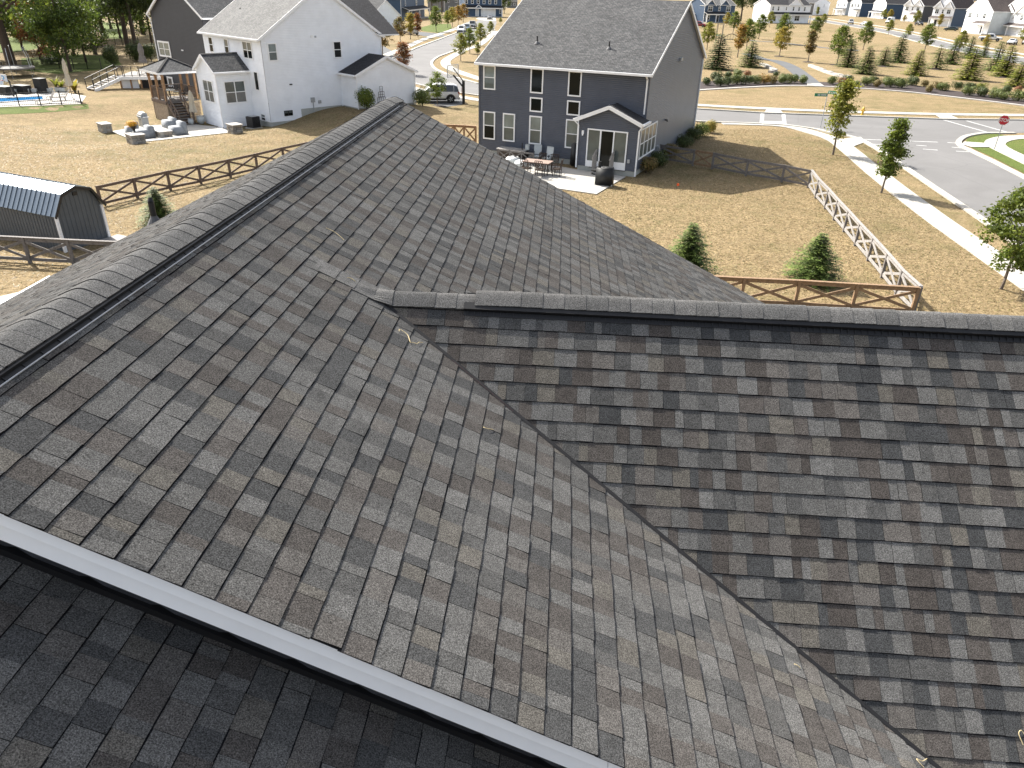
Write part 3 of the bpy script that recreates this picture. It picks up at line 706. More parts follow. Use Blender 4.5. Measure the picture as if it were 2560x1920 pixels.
for fn, s_ in ((main_r, 1), (main_l, -1)):
    gt = MB(); c = fn(YN, SE, 0)
    for a, b, h in ((.0, .10, 0), ):
        gt.prism([c+Vector((0, 0, -.03)), c+Vector((s_*.12, 0, -.03)), c+Vector((s_*.13, 0, -.05)), c+Vector((s_*.10, 0, -.15)), c+Vector((0, 0, -.15))], (0, YF-YN, 0))
    gt.obj('gutter', 'white_metal', house0, world=True)
# plumbing pipe on the far slope
pp = main_l(YF-.28, (XR+6.93)/math.cos(TH), 0); pm = MB()
pm.tube([pp+Vector((0, 0, -.05)), pp+Vector((0, 0, .36))], .05, 12); pm.tube([pp+Vector((0, 0, .36)), pp+Vector((0, .02, .43))], [.05, .03], 12)
v = pm.obj('vent_pipe', 'black_plastic', house0, world=True, smooth=False)
fm = MB(); fm.lathe([(.14, -.04), (.10, .03), (.056, .10), (.052, .12)], pp, 12); fm.obj('pipe_boot', 'boot_grey', v)
# red chalk line left in the valley, wisps of dry grass caught on the shingles
def valley(s, h=.014):
    x = XR+s*math.cos(TH); z = ZR-s*sT; return Vector((x, YD+(z-ZD)/tT, z+h))
cm = MB(); a, b = valley(2.15), valley(2.72); cm.tube([a, b], .0022, 5); cm.obj('chalk_line', 'chalk_red', house0, world=True)
def on_roof(u, v, which):
    d = ray(u, v); n, p0 = ((Vector((sT, 0, math.cos(TH))), main_r(0, 0, .012)), (Vector((0, -s2, math.cos(T2))), dorm_n(0, 0, .012)))[which]
    return Vector((0, 0, CAM_H))+d*((p0-Vector((0, 0, CAM_H))).dot(n)/d.dot(n))
straws = [([(998, 828), (1000, 825), (1018, 838), (1024, 852), (1026, 856)], 0, 'long kinked straw of dry grass lying at the top of the valley'),
          ([(1026, 856), (1034, 858), (1043, 861), (1048, 857), (1057, 856)], 0, 'white bent straw caught where the valley cut meets a gable course'),
          ([(1208, 1068), (1216, 1073), (1234, 1074)], 0, 'short pale straw lying on the main slope left of the valley'),
          ([(815, 570), (838, 583), (860, 600)], 0, 'thin straw wisp on the upper main slope near the vented ridge'),
          ([(868, 694), (878, 698), (889, 704)], 0, 'small tan straw beside the first ridge cap of the gable'),
          ([(1985, 1660), (2001, 1671)], 0, 'tiny pale straw beside the lower valley'),
          ([(2318, 1896), (2305, 1904), (2291, 1899), (2298, 1908), (2310, 1919)], 0, 'looped straw at the bottom end of the valley'),
          ([(2558, 1862), (2546, 1836), (2553, 1828), (2566, 1845)], 1, 'looped yellow straw at the right edge of the gable slope')]
for pts, wh, lb in straws:
    P = smooth_line([on_roof(u, v, wh) for u, v in pts], 4); m = MB(); c0 = P[0].copy(); m.tube([p-c0+Vector((0, 0, .008*math.sin(math.pi*i/(len(P)-1)))) for i, p in enumerate(P)], .0026, 5)
    o = m.obj('straw', 'dry_straw'); o.location = c0; tag(o, lb, 'straw', 'straws on the roof')
# ================================================================ house kit (local coordinates: x along the wall that faces the camera, y away, z up)
def roof_slab(par, pts, mat, thick=.10, name='roof'):
    """pts: eave-left, eave-right, ridge-right, ridge-left (or three points)"""
    P = [Vector(p) for p in pts]; n = (P[1]-P[0]).cross(P[2]-P[0]).normalized()
    if n.z < 0: n = -n
    B = [p-Vector((0, 0, thick)) for p in P]; me = bpy.data.meshes.new(name); k = len(P)
    F = [tuple(range(k))]+[(i, (i+1) % k, k+(i+1) % k, k+i) for i in range(k)]+[tuple(range(2*k-1, k-1, -1))]
    me.from_pydata([tuple(p) for p in P+B], [], F); me.materials.append(MAT[mat]); me.materials.append(MAT['white_trim'])
    uv = me.uv_layers.new(name='UVMap'); ex = (P[1]-P[0]).normalized(); ey = n.cross(ex).normalized()
    allv = P+B
    for poly in me.polygons:
        for li in poly.loop_indices:
            q = allv[me.loops[li].vertex_index]-P[0]; uv.data[li].uv = (q.dot(ex), q.dot(ey))
        if poly.index > 0: poly.material_index = 1
    return put(name, me, par)
def window(par, o, X, n, w, h, style='double', trim=.085, mat='white_trim', panes=None, name='window'):
    o = Vector(o); X = Vector(X).normalized(); n = Vector(n).normalized(); up = Vector((0, 0, 1)); m = MB(); d = .045
    def bar(a, b, z0, z1, dep=d): m.prism([o+X*a+up*z0+n*.016, o+X*b+up*z0+n*.016, o+X*b+up*z1+n*.016, o+X*a+up*z1+n*.016], n*dep)
    bar(0, w, 0, trim); bar(0, w, h-trim, h); bar(0, trim, trim, h-trim); bar(w-trim, w, trim, h-trim)
    cols, rows = {'double': (1, 2), 'fixed': (1, 1), 'twin': (2, 2), 'four': (4, 2), 'quad': (2, 2)}[style]
    iw, ih = w-2*trim, h-2*trim; t = .05
    for c in range(1, cols): bar(trim+iw*c/cols-t/2-.01, trim+iw*c/cols+t/2+.01, trim, h-trim, .04)
    for r in range(1, rows): bar(trim, w-trim, trim+ih*r/rows-t/2, trim+ih*r/rows+t/2, .034)
    win = m.obj(name, mat, par)
    defaults = {'fixed': ['pane_dark'], 'double': ['pane_screen', 'pane_blind']}.get(style, ['pane_screen', 'pane_blind'])
    mats = panes or defaults
    for r in range(rows):
        for c in range(cols):
            p = MB(); a0, a1 = trim+iw*c/cols, trim+iw*(c+1)/cols; b0, b1 = trim+ih*r/rows, trim+ih*(r+1)/rows
            p.poly([o+X*(a0)+up*b0+n*.024, o+X*(a1)+up*b0+n*.024, o+X*(a1)+up*b1+n*.024, o+X*(a0)+up*b1+n*.024]); p.obj('pane', mats[r % len(mats)], win)
    return win
def pbox(par, name, mat, c, d, rz=0.0):
    m = MB(); m.box(c, d, rz); return m.obj(name, mat, par)
def beamo(par, name, mat, p, q, w, h):
    m = MB(); m.beam(p, q, w, h); return m.obj(name, mat, par)
def gutter_down(par, pts, r=.045, mat='white_trim', name='downpipe'):
    m = MB()
    for a, b in zip(pts[:-1], pts[1:]): m.beam(a, b, r*2, r*1.5)
    return m.obj(name, mat, par)
def shell(par, x0, x1, y0, y1, z0, h, rise, siding, roofmat, axis='x', ov=.35, lap=.115, base=.0, found='foundation', trim='white_trim', gable_mat=None, corner=None):
    """four lapped walls, foundation strip and a gable roof; axis = direction of the ridge"""
    w, d = x1-x0, y1-y0; zf = z0+base
    def gt(L): return (lambda t: h+rise*(1-abs(t-L/2)/(L/2)))
    spec = [((x0, y0), (1, 0, 0), w, (0, -1, 0), 'y'), ((x1, y0), (0, 1, 0), d, (1, 0, 0), 'x'), ((x1, y1), (-1, 0, 0), w, (0, 1, 0), 'y'), ((x0, y1), (0, -1, 0), d, (-1, 0, 0), 'x')]
    for (o, X, L, n, g) in spec:
        m = MB(); clap_wall(m, (o[0], o[1], zf), X, L, 0, (lambda t, L=L: gt(L)(t)-zf) if g == axis else h-zf, lap, n); m.obj('wall', siding, par)
    if base or z0 < 0: pbox(par, 'foundation', found, ((x0+x1)/2, (y0+y1)/2, (zf+z0-.6)/2), (w-.01, d-.01, zf-z0+.6))
    if corner:
        for cx, cy in ((x0, y0), (x1, y0), (x1, y1), (x0, y1)): pbox(par, 'corner_trim', corner, (cx, cy, (zf+h)/2), (.10, .10, h-zf))
    if axis == 'x':
        my = (y0+y1)/2; sl = rise/(d/2); e = h-ov*sl+.06; zr = h+rise+.06
        roof_slab(par, [(x0-ov*.6, y0-ov, e), (x1+ov*.6, y0-ov, e), (x1+ov*.6, my, zr), (x0-ov*.6, my, zr)], roofmat)
        roof_slab(par, [(x1+ov*.6, y1+ov, e), (x0-ov*.6, y1+ov, e), (x0-ov*.6, my, zr), (x1+ov*.6, my, zr)], roofmat)
        for xx in (x0-ov*.6-.012, x1+ov*.6+.012):
            for ya in (y0-ov, y1+ov): beamo(par, 'rake_board', trim, (xx, ya, e-.09), (xx, my, zr-.09), .022, .19)
        for ya, s_ in ((y0-ov, -1), (y1+ov, 1)): pbox(par, 'gutter', trim, ((x0+x1)/2, ya+s_*.055, e-.075), (w+ov*1.2, .11, .13))
    else:
        mx = (x0+x1)/2; sl = rise/(w/2); e = h-ov*sl+.06; zr = h+rise+.06
        roof_slab(par, [(x0-ov, y1+ov*.6, e), (x0-ov, y0-ov*.6, e), (mx, y0-ov*.6, zr), (mx, y1+ov*.6, zr)], roofmat)
        roof_slab(par, [(x1+ov, y0-ov*.6, e), (x1+ov, y1+ov*.6, e), (mx, y1+ov*.6, zr), (mx, y0-ov*.6, zr)], roofmat)
        for yy in (y0-ov*.6-.012, y1+ov*.6+.012):
            for xa in (x0-ov, x1+ov): beamo(par, 'rake_board', trim, (xa, yy, e-.09), (mx, yy, zr-.09), .022, .19)
        for xa, s_ in ((x0-ov, -1), (x1+ov, 1)): pbox(par, 'gutter', trim, (xa+s_*.055, (y0+y1)/2, e-.075), (.11, d+ov*1.2, .13))
    return e, zr
# ---------------------------------------------------------------- grey house
GH = thing('grey_house', 'two-storey slate-blue sided house with grey shingle roof and a gabled sunroom bump at its back', 'house', (5.22-11.716*math.cos(.362), 48.399+11.716*math.sin(.362), 0), -.362)
gw, gd, gh_ = 11.716, 15.6, 6.05
GE, GR = shell(GH, 0, gw, 0, gd, 0, gh_, 3.75, 'navy_siding', 'roof_grey', 'x', .32, .115, .34, corner='navy_siding')
RX, RN = (1, 0, 0), (0, -1, 0)
for x in (.31,): window(GH, (x, -.016, 4.30), RX, RN, .91, 1.52)
for x in (3.77, 6.41):
    window(GH, (x, -.016, 4.31), RX, RN, .91, 1.52, 'fixed'); window(GH, (x+.01, -.016, 3.15), RX, RN, .91, .91, 'fixed')
window(GH, (.32, -.016, 1.07), RX, RN, .91, 1.83, panes=['pane_dark', 'pane_screen'])
for x in (1.82, 3.79, 6.42): window(GH, (x, -.016, 1.07), RX, RN, .91, 1.83)
# sunroom bump
bx0, bx1, by = 7.86, 11.716, -1.37
for (o, X, L, n, top) in (((bx0, by), (1, 0, 0), bx1-bx0, (0, -1, 0), lambda t: 3.30+.78*(1-abs(t-1.93)/1.93)), ((bx1+.012, by), (0, 1, 0), -by, (1, 0, 0), 3.30), ((bx0, 0), (0, -1, 0), -by, (-1, 0, 0), 3.30)):
    m = MB(); clap_wall(m, (o[0], o[1], .34), X, L, 0, (lambda t, T=top: T(t)-.34) if callable(top) else top-.34, .115, n); m.obj('wall', 'navy_siding', GH)
pbox(GH, 'foundation', 'foundation', ((bx0+bx1)/2, by/2+.1, 0), (bx1-bx0-.01, -by+.2-.01, .678))
mx = (bx0+bx1)/2; ov = .28
roof_slab(GH, [(bx0-ov, 0, 3.25), (bx0-ov, by-ov, 3.25), (mx, by-ov, 4.15), (mx, 0, 4.15)], 'roof_dark'); roof_slab(GH, [(bx1+ov, by-ov, 3.25), (bx1+ov, 0, 3.25), (mx, 0, 4.15), (mx, by-ov, 4.15)], 'roof_dark')
for xa in (bx0-ov, bx1+ov):
    beamo(GH, 'rake_board', 'white_trim', (xa, by-ov-.012, 3.14), (mx, by-ov-.012, 4.06), .024, .22); pbox(GH, 'gutter', 'white_trim', (xa+(.06 if xa > mx else -.06), by/2-.14, 3.17), (.11, -by+.28, .12))
gutter_down(GH, [(bx0-.3, by-.25, 3.1), (bx0-.06, by-.08, 2.85), (bx0-.06, by-.08, .2)]); gutter_down(GH, [(bx1+.3, by-.2, 3.1), (bx1+.07, by-.08, 2.8), (bx1+.07, by-.08, .05)])
gutter_down(GH, [(gw-.15, -.36, 5.85), (gw-.12, -.06, 5.6), (gw-.12, -.06, 3.6)]); gutter_down(GH, [(gw+.06, gd-.1, 5.8), (gw+.06, gd-.1, .3)])
# sliding door of three panels, middle one open
o = Vector((8.42, by-.016, .34)); m = MB(); dw, dh = 2.66, 2.35
def dbar(a, b, z0, z1, dep=.06): m.prism([o+Vector((a, 0, z0)), o+Vector((b, 0, z0)), o+Vector((b, 0, z1)), o+Vector((a, 0, z1))], (0, -dep, 0))
for a, b, z0, z1 in ((0, dw, dh-.08, dh), (0, .08, 0, dh-.08), (dw-.08, dw, 0, dh-.08), (.84, .94, 0, dh-.08), (1.72, 1.80, 0, dh-.08), (.08, .84, 0, .38), (1.80, dw-.08, 0, .46), (.94, 1.72, 0, .10)): dbar(a, b, z0, z1)
dr = m.obj('sliding_door', 'white_trim', GH)
for a, b, z0, mt in ((.08, .84, .38, 'pane_screen'), (.94, 1.72, .10, 'pane_dark'), (1.80, dw-.08, .46, 'pane_screen')):
    p = MB(); p.poly([o+Vector((a, -.02, z0)), o+Vector((b, -.02, z0)), o+Vector((b, -.02, dh-.08)), o+Vector((a, -.02, dh-.08))]); p.obj('pane', mt, dr)
pbox(GH, 'door_sill', 'black_plastic', (9.9, by-.05, .325), (2.4, .07, .035))
window(GH, (bx1+.03, -1.02, 1.0), (0, 1, 0), (1, 0, 0), 3.9, 1.86, 'four', panes=['pane_screen', 'pane_curtain'])
lt = MB(); lt.box((8.12, by-.07, 2.42), (.12, .12, .22)); lt.box((8.12, by-.12, 2.28), (.07, .07, .1)); lt.obj('wall_lamp', 'white_trim', GH)
pbox(GH, 'outlet_box', 'galvanized', (11.28, by-.07, .95), (.16, .1, .22))
lm = MB(); lm.tube([(gw+.01, 5.2, 2.6), (gw+.16, 5.2, 2.6), (gw+.2, 5.2, 2.5)], .06, 8); lm.obj('wall_lamp', 'iron', GH)
pbox(GH, 'outlet_box', 'galvanized', (gw+.09, 7.6, 6.3), (.14, .5, .2))
for x, y, r in ((3.2, 2.2, .05), (8.3, 2.05, .05)):
    z = gh_+.06+(y+0)*3.75/(gd/2)*1.0; m = MB(); m.tube([(x, y, z-.1), (x, y, z+.42)], r, 10); v = m.obj('vent_pipe', 'iron', GH); m = MB(); m.lathe([(.2, -.06), (.12, .05), (.06, .1)], (x, y, z), 10); m.obj('pipe_boot', 'boot_grey', v)
mb_ = MB(); mb_.box((gw+.1, 3.8, .8), (.18, .35, .6)); mb_.obj('meter_box', 'galvanized', GH)
def gloc(x, y, z=0): 
    return GH.location+Vector((x*math.cos(.362)+y*math.sin(.362), -x*math.sin(.362)+y*math.cos(.362), z))
# patio behind it with steps
flat('patio', [G(*zK(*p), 0) for p in [(60, 330), (600, 420), (1350, 560), (2240, 690), (1750, 985), (1200, 905), (300, 760), (-300, 620)]], 'concrete', .05, .04)
steps = thing('garden_steps', 'short grey wooden steps with slatted handrails up to the sliding door', 'steps', gloc(9.73, by-.02, .05), -.362)
for i in range(3):
    m = MB(); m.box((0, -.72+.27*i+.0, .10+.12*i), (1.02, .29, .04)); m.obj('tread', 'bleached_wood', steps)
for s_ in (-1, 1):
    m = MB(); m.prism([(s_*.53, -.9, 0), (s_*.53, -.05, 0), (s_*.53, -.05, .30), (s_*.53, -.9, .08)], (s_*.04, 0, 0)); m.obj('stringer', 'weathered_wood', steps)
    beamo(steps, 'handrail', 'bleached_wood', (s_*.57, -.88, .98), (s_*.57, -.42, 1.28), .09, .05); beamo(steps, 'handrail', 'bleached_wood', (s_*.57, -.42, 1.28), (s_*.57, -.04, 1.30), .09, .05)
    for k in range(7):
        y = -.85+.13*k; m = MB(); m.box((s_*.57, y, .12+(.55+.04*min(k, 4))), (.035, .035, 1.04+.04*min(k, 4))); m.obj('baluster', 'bleached_wood', steps)
# ---------------------------------------------------------------- white house
WH = thing('white_house', 'large white sided house with grey roof, small gabled garage and boxy sunroom', 'house', (WO.x, WO.y, 0), -.721)
ww, wd, whh = 10.43, 11.5, 6.45
shell(WH, 0, ww, 0, wd, -.6, whh, 3.7, 'white_siding', 'roof_pale', 'x', .32, .12, .62)
roof_slab(WH, [(ww+.3, wd-.3, 6.42), (ww+.3, wd+1.9, 6.42), (4.6, wd+1.9, 10.0), (4.6, wd/2, 10.0)], 'roof_dark')
# step up the grade along the gable: concrete foundation shows towards the garage
pbox(WH, 'foundation', 'foundation', (ww-.1, 2.95+2.0, .35), (.26, 4.1, 1.0)); 
RX, RN = (1, 0, 0), (0, -1, 0); SX, SN = (0, 1, 0), (1, 0, 0)
window(WH, (1.05, -.016, 4.74), RX, RN, .85, 1.26, panes=['pane_dark', 'pane_dark']); window(WH, (4.02, -.016, 4.80), RX, RN, .82, 1.22, panes=['pane_dark', 'pane_screen']); window(WH, (7.32, -.016, 4.70), RX, RN, 1.6, 1.33, 'twin', panes=['pane_dark', 'pane_screen'])
window(WH, (ww+.016, .50, 4.68), SX, SN, .82, 1.34, panes=['pane_screen', 'pane_blind']); window(WH, (ww+.016, 6.57, 4.66), SX, SN, .82, 1.34, panes=['pane_dark', 'pane_dark'])
window(WH, (8.6, -.016, 2.35), RX, RN, .75, 1.5, 'fixed', panes=['pane_dark']); window(WH, (8.9, -.016, .0), RX, RN, .8, .6, 'double', panes=['pane_dark', 'pane_screen'])
window(WH, (ww+.016, 1.28, .42), SX, SN, .78, .42, 'twin', mat='iron', panes=['pane_dark', 'pane_screen'], trim=.04)
# sunroom at the back
sx0, sx1, sy = 4.4, 7.7, -2.9
for (o, X, L, n, top) in (((sx0, sy), (1, 0, 0), sx1-sx0, (0, -1, 0), lambda t: 3.9+1.05*(1-abs(t-1.65)/1.65)), ((sx1, sy), (0, 1, 0), -sy, (1, 0, 0), 3.9), ((sx0, 0), (0, -1, 0), -sy, (-1, 0, 0), 3.9)):
    m = MB(); clap_wall(m, (o[0], o[1], -.5), X, L, 0, (lambda t, T=top: T(t)+.5) if callable(top) else top+.5, .12, n); m.obj('wall', 'white_siding', WH)
mx = (sx0+sx1)/2; ov = .26
roof_slab(WH, [(sx0-ov, 0, 3.82), (sx0-ov, sy-ov, 3.82), (mx, sy-ov, 5.05), (mx, 0, 5.05)], 'roof_grey'); roof_slab(WH, [(sx1+ov, sy-ov, 3.82), (sx1+ov, 0, 3.82), (mx, 0, 5.05), (mx, sy-ov, 5.05)], 'roof_grey')
for xa in (sx0-ov, sx1+ov):
    beamo(WH, 'rake_board', 'white_trim', (xa, sy-ov-.012, 3.73), (mx, sy-ov-.012, 4.96), .024, .2); pbox(WH, 'gutter', 'white_trim', (xa+(.06 if xa > mx else -.06), sy/2-.13, 3.74), (.11, -sy+.26, .12))
cv = MB(); cv.prism([(mx-.13, sy-ov, 5.02), (mx, sy-ov, 5.09), (mx+.13, sy-ov, 5.02)], (0, -sy+ov, 0)); cv.obj('ridge_vent', 'black_plastic', WH)
window(WH, (sx0+.75, sy-.016, 1.35), RX, RN, 1.85, 1.75, 'twin', panes=['pane_curtain', 'pane_screen']); window(WH, (sx1+.016, sy+.55, 1.35), SX, SN, 1.85, 1.75, 'twin', panes=['pane_curtain', 'pane_screen'])
gutter_down(WH, [(sx1+.05, sy-.05, 3.7), (sx1+.05, sy-.05, -.4)]); gutter_down(WH, [(sx0-.05, sy-.05, 3.7), (sx0-.05, sy-.05, -.4)])
# garage wing
gx1, gy0, gy1, ge = 12.85, 7.1, 13.25, 3.6
for (o, X, L, n, top) in (((gx1, gy0), (0, 1, 0), gy1-gy0, (1, 0, 0), lambda t: ge+1.25*(1-abs(t-(gy1-gy0)/2)/((gy1-gy0)/2))), ((ww, gy0), (1, 0, 0), gx1-ww, (0, -1, 0), ge), ((gx1, gy1), (-1, 0, 0), gx1-ww, (0, 1, 0), ge)):
    m = MB(); clap_wall(m, (o[0], o[1], .85), X, L, 0, (lambda t, T=top: T(t)-.85) if callable(top) else top-.85, .12, n); m.obj('wall', 'white_siding', WH)
pbox(WH, 'foundation', 'foundation', ((ww+gx1)/2, (gy0+gy1)/2, .4), (gx1-ww-.01, gy1-gy0-.01, .98))
my = (gy0+gy1)/2; ov = .28
roof_slab(WH, [(ww, gy0-ov, 3.53), (gx1+ov, gy0-ov, 3.53), (gx1+ov, my, 4.93), (ww, my, 4.93)], 'roof_dark'); roof_slab(WH, [(gx1+ov, gy1+ov, 3.53), (ww, gy1+ov, 3.53), (ww, my, 4.93), (gx1+ov, my, 4.93)], 'roof_dark')
for ya in (gy0-ov, gy1+ov):
    beamo(WH, 'rake_board', 'white_trim', (gx1+ov+.012, ya, 3.44), (gx1+ov+.012, my, 4.84), .024, .2); pbox(WH, 'gutter', 'white_trim', ((ww+gx1)/2, ya+(.06 if ya > my else -.06), 3.45), (gx1-ww+.3, .11, .12))
gutter_down(WH, [(gx1+.06, gy0-.05, 3.4), (gx1+.06, gy0-.05, .5)]); gutter_down(WH, [(gx1+.06, gy1+.05, 3.4), (gx1+.06, gy1+.05, .5)]); gutter_down(WH, [(ww+.06, wd+.02, 6.2), (ww+.06, wd+.02, 4.2)])
m = MB(); m.box((ww+.09, 4.08, 1.5), (.16, .34, .38)); m.beam((ww+.06, 4.1, 1.3), (ww+.06, 4.1, .1), .05, .05); m.obj('meter_box', 'galvanized', WH); pbox(WH, 'meter_box', 'galvanized', (ww+.07, 4.75, 1.3), (.1, .25, .25))
pbox(WH, 'wall_vent', 'iron', (ww+.05, 2.2, 2.85), (.08, .22, .08)); pbox(WH, 'wall_vent', 'white_trim', (ww+.05, 4.6, 6.4), (.06, .16, .18)); pbox(WH, 'wall_vent', 'galvanized', (ww+.05, 4.95, 6.38), (.06, .14, .14))
m = MB(); m.tube([(2.5, 2.6, 7.6), (2.5, 2.6, 8.25)], .05, 10); m.obj('vent_pipe', 'iron', WH)
def wloc(x, y, z=None):
    p = Vector((WO.x+x*WX.x+y*WY.x, WO.y+x*WX.y+y*WY.y)); return Vector((p.x, p.y, terrain(p.x, p.y) if z is None else z))
# air conditioner, trellis, pots
ac = thing('air_conditioner', 'dark boxy air conditioner on a pad beside the white house corner', 'air conditioner', wloc(9.3, -1.0), -.5)
pbox(ac, 'pad', 'concrete', (0, 0, .04), (1.0, 1.0, .1)); pbox(ac, 'case', 'iron', (0, 0, .52), (.78, .78, .86)); m = MB(); m.lathe([(.33, .95), (.33, .975), (.1, .985)], (0, 0, 0), 16); m.obj('fan_grille', 'galvanized', ac)
for k in range(9): pbox(ac, 'fin', 'black_plastic', (0, 0, .18+.085*k), (.81, .81, .02))
tr = thing('garden_trellis', 'stepped metal garden trellis against the white garage wall', 'trellis', wloc(gx1+.25, 9.4), -.721)
for k, (hw_, z0, z1) in enumerate(((.42, 0, .85), (.30, .85, 1.3), (.14, 1.3, 1.75))):
    for j in range(5 if k == 0 else (4 if k == 1 else 2)):
        nb = (5, 4, 2)[k]; y = -hw_+2*hw_*j/(nb-1); beamo(tr, 'bar', 'iron', (0, y, z0), (0, y, z1), .025, .025)
    for z in (z0+.05, (z0+z1)/2, z1): beamo(tr, 'bar', 'iron', (0, -hw_, z), (0, hw_, z), .025, .025)
# ---------------------------------------------------------------- dark grey house behind the white one
dl = G(*zA(1425, 760), 0.0); DH = thing('dark_house', 'tall charcoal grey sided house standing behind the gazebo and the white house', 'house', dl, -.60)
shell(DH, 0, 9.5, 0, 12, 0, 7.3, 3.0, 'grey_siding', 'roof_grey', 'y', .4, .115, .1)
window(DH, (.35, -.016, 3.15), (1, 0, 0), (0, -1, 0), 2.3, 1.5, 'quad', trim=.16, panes=['pane_blind']); window(DH, (.9, -.016, .25), (1, 0, 0), (0, -1, 0), 1.1, 1.0, 'fixed', trim=.18, panes=['pane_curtain'])
gutter_down(DH, [(-.4, -.2, 7.0), (-.08, -.06, 6.6), (-.08, -.06, .2)])
pbox(DH, 'wall_vent', 'white_trim', (5.0, -.05, 4.0), (.3, .08, .1))
# ---------------------------------------------------------------- shed
c0 = G(*zH(570, 795), 0); c1 = G(*zH(905, 690), 0); sdir = (c1-c0); sw = sdir.length; sang = math.atan2(sdir.y, sdir.x)
SH = thing('garden_shed', 'dark blue-grey barn shed with shiny metal gambrel roof and white corner boards', 'shed', c0, sang)
sw = 2.15; sl_, sh = 6.5, 1.66                # local x = across the gable, y = towards the left along the ridge
BK, RG = 2.36, 2.56
def gam(x):
    t = abs(x-sw/2)/(sw/2); return RG-(RG-BK)*(t/.62) if t < .62 else BK-(BK-sh)*(t-.62)/.38
m = MB(); m.poly([(0, 0, 0), (sw, 0, 0), (sw, 0, sh), (sw*.81, 0, BK), (sw/2, 0, RG), (sw*.19, 0, BK), (0, 0, sh)]); m.poly([(0, sl_, 0), (sw, sl_, 0), (sw, sl_, sh), (sw*.81, sl_, BK), (sw/2, sl_, RG), (sw*.19, sl_, BK), (0, sl_, sh)])
m.poly([(0, 0, 0), (0, sl_, 0), (0, sl_, sh), (0, 0, sh)]); m.poly([(sw, 0, 0), (sw, sl_, 0), (sw, sl_, sh), (sw, 0, sh)]); m.obj('wall', 'shed_siding' if 'shed_siding' in MAT else 'navy_siding', SH)
# upright siding boards
for k in range(int(sw/.2)+1):
    x = .02+k*.2
    if x < sw-.02: pbox(SH, 'batten', 'shed_siding', (x, -.012, gam(x)/2-.04), (.03, .006, gam(x)-.1))
for k in range(int(sl_/.2)):
    y = .1+k*.2; pbox(SH, 'batten', 'shed_siding', (-.012, y, sh/2), (.006, .03, sh-.02))
ov = .16
prof = [(-.14, sh-.10), (sw*.19-.04, BK+.04), (sw/2, RG+.05), (sw*.81+.04, BK+.04), (sw+.14, sh-.10)]
for i in range(4):
    a, b = prof[i], prof[i+1]; m = MB(); nx, nz = -(b[1]-a[1]), b[0]-a[0]; L = math.hypot(nx, nz); nx, nz = nx/L*.03, nz/L*.03
    m.prism([(a[0], -ov, a[1]), (b[0], -ov, b[1]), (b[0]-nx, -ov, b[1]-nz), (a[0]-nx, -ov, a[1]-nz)], (0, sl_+2*ov, 0))
    o = m.obj('roof_panel', 'shed_metal', SH)
    for k in range(int((sl_+2*ov)/.3)+1):
        y = -ov+k*.3; r = MB(); r.beam((a[0]+nx*.4, y+.02, a[1]+nz*.4), (b[0]+nx*.4, y+.02, b[1]+nz*.4), .035, .03); r.obj('rib', 'shed_metal', o)
for i in range(4):
    a, b = prof[i], prof[i+1]; beamo(SH, 'rake_board', 'iron', (a[0], -ov-.012, a[1]-.06), (b[0], -ov-.012, b[1]-.06), .02, .1)
for x, y in ((-.02, -.02), (sw+.02, -.02), (-.02, sl_+.02)): pbox(SH, 'corner_board', 'white_trim', (x, y, sh/2-.05), (.11, .11, sh-.1))
pbox(SH, 'gable_vent', 'iron', (sw/2, -.03, RG-.28), (.2, .03, .14)); pbox(SH, 'ramp', 'bleached_wood', (sw-.2, -.45, .06), (1.3, .8, .06))
# ================================================================ fences
def xfence(name, label, tops, wood, ph=1.08, post=.115, cap=True, gates=(), post_wood=None, brace=True, group='crossbuck fences'):
    """crossbuck fence: posts at the given points, two rails and a crossed brace in each bay, every piece by itself"""
    P = [Vector((p.x, p.y, terrain(p.x, p.y))) for p in tops]; f = thing(name, label, 'fence', P[0], 0, group)
    for p in P: pass
    for i, p in enumerate(P):
        q = P[min(i+1, len(P)-1)]; r = P[max(i-1, 0)]; a = math.atan2((q-r).y, (q-r).x); l = p-P[0]
        m = MB(); m.box((l.x, l.y, l.z+ph/2), (post, post, ph), a); m.obj('post', post_wood or wood, f)
    for i in range(len(P)-1):
        a, b = P[i]-P[0], P[i+1]-P[0]; w = gates[i] if i in gates else wood; d = (b-a).normalized(); n = Vector((-d.y, d.x, 0)); u = Vector((0, 0, 1)); g = d*(post/2+.004)
        mm = 'new_wood' if i in gates else wood
        beamo(f, 'rail', mm, a+g+u*(ph-.08), b-g+u*(ph-.08), .045, .14); beamo(f, 'rail', mm, a+g+u*.17, b-g+u*.17, .04, .13)
        if brace:
            beamo(f, 'brace', mm, a+g+u*.24+n*.022, b-g+u*(ph-.17)+n*.022, .035, .11); beamo(f, 'brace', mm, a+g+u*(ph-.17)-n*.018, b-g+u*.24-n*.018, .035, .11)
        if cap: beamo(f, 'cap_rail', mm, a+u*(ph+.012), b+u*(ph+.012), .14, .03)
    return f
def tops(zn, pts, z=1.08): return [G(*zn(*p), z) for p in pts]
xfence('crossbuck_fence', 'grey weathered crossbuck fence with a tan gate beside the grey house', tops(zG, [(118, 140), (316, 170), (428, 188), (625, 225), (835, 258), (990, 288)]), 'weathered_wood', gates={1: 1}, cap=False)
xfence('crossbuck_fence', 'pale bleached crossbuck fence running down beside the pavement', tops(zG, [(990, 288), (1033, 343), (1090, 400), (1143, 460), (1203, 523), (1270, 597), (1347, 677), (1430, 768), (1515, 865), (1620, 960)])[0:], 'bleached_wood', post_wood='weathered_wood', post=.11)
xfence('crossbuck_fence', 'new tan wooden crossbuck fence just beyond the gable ridge', [p+Vector((-.13, -.12, 0)) for p in tops(zG, [(1620, 960), (1270, 940), (937, 920), (620, 905), (305, 888), (-20, 872)])], 'new_wood', cap=True)
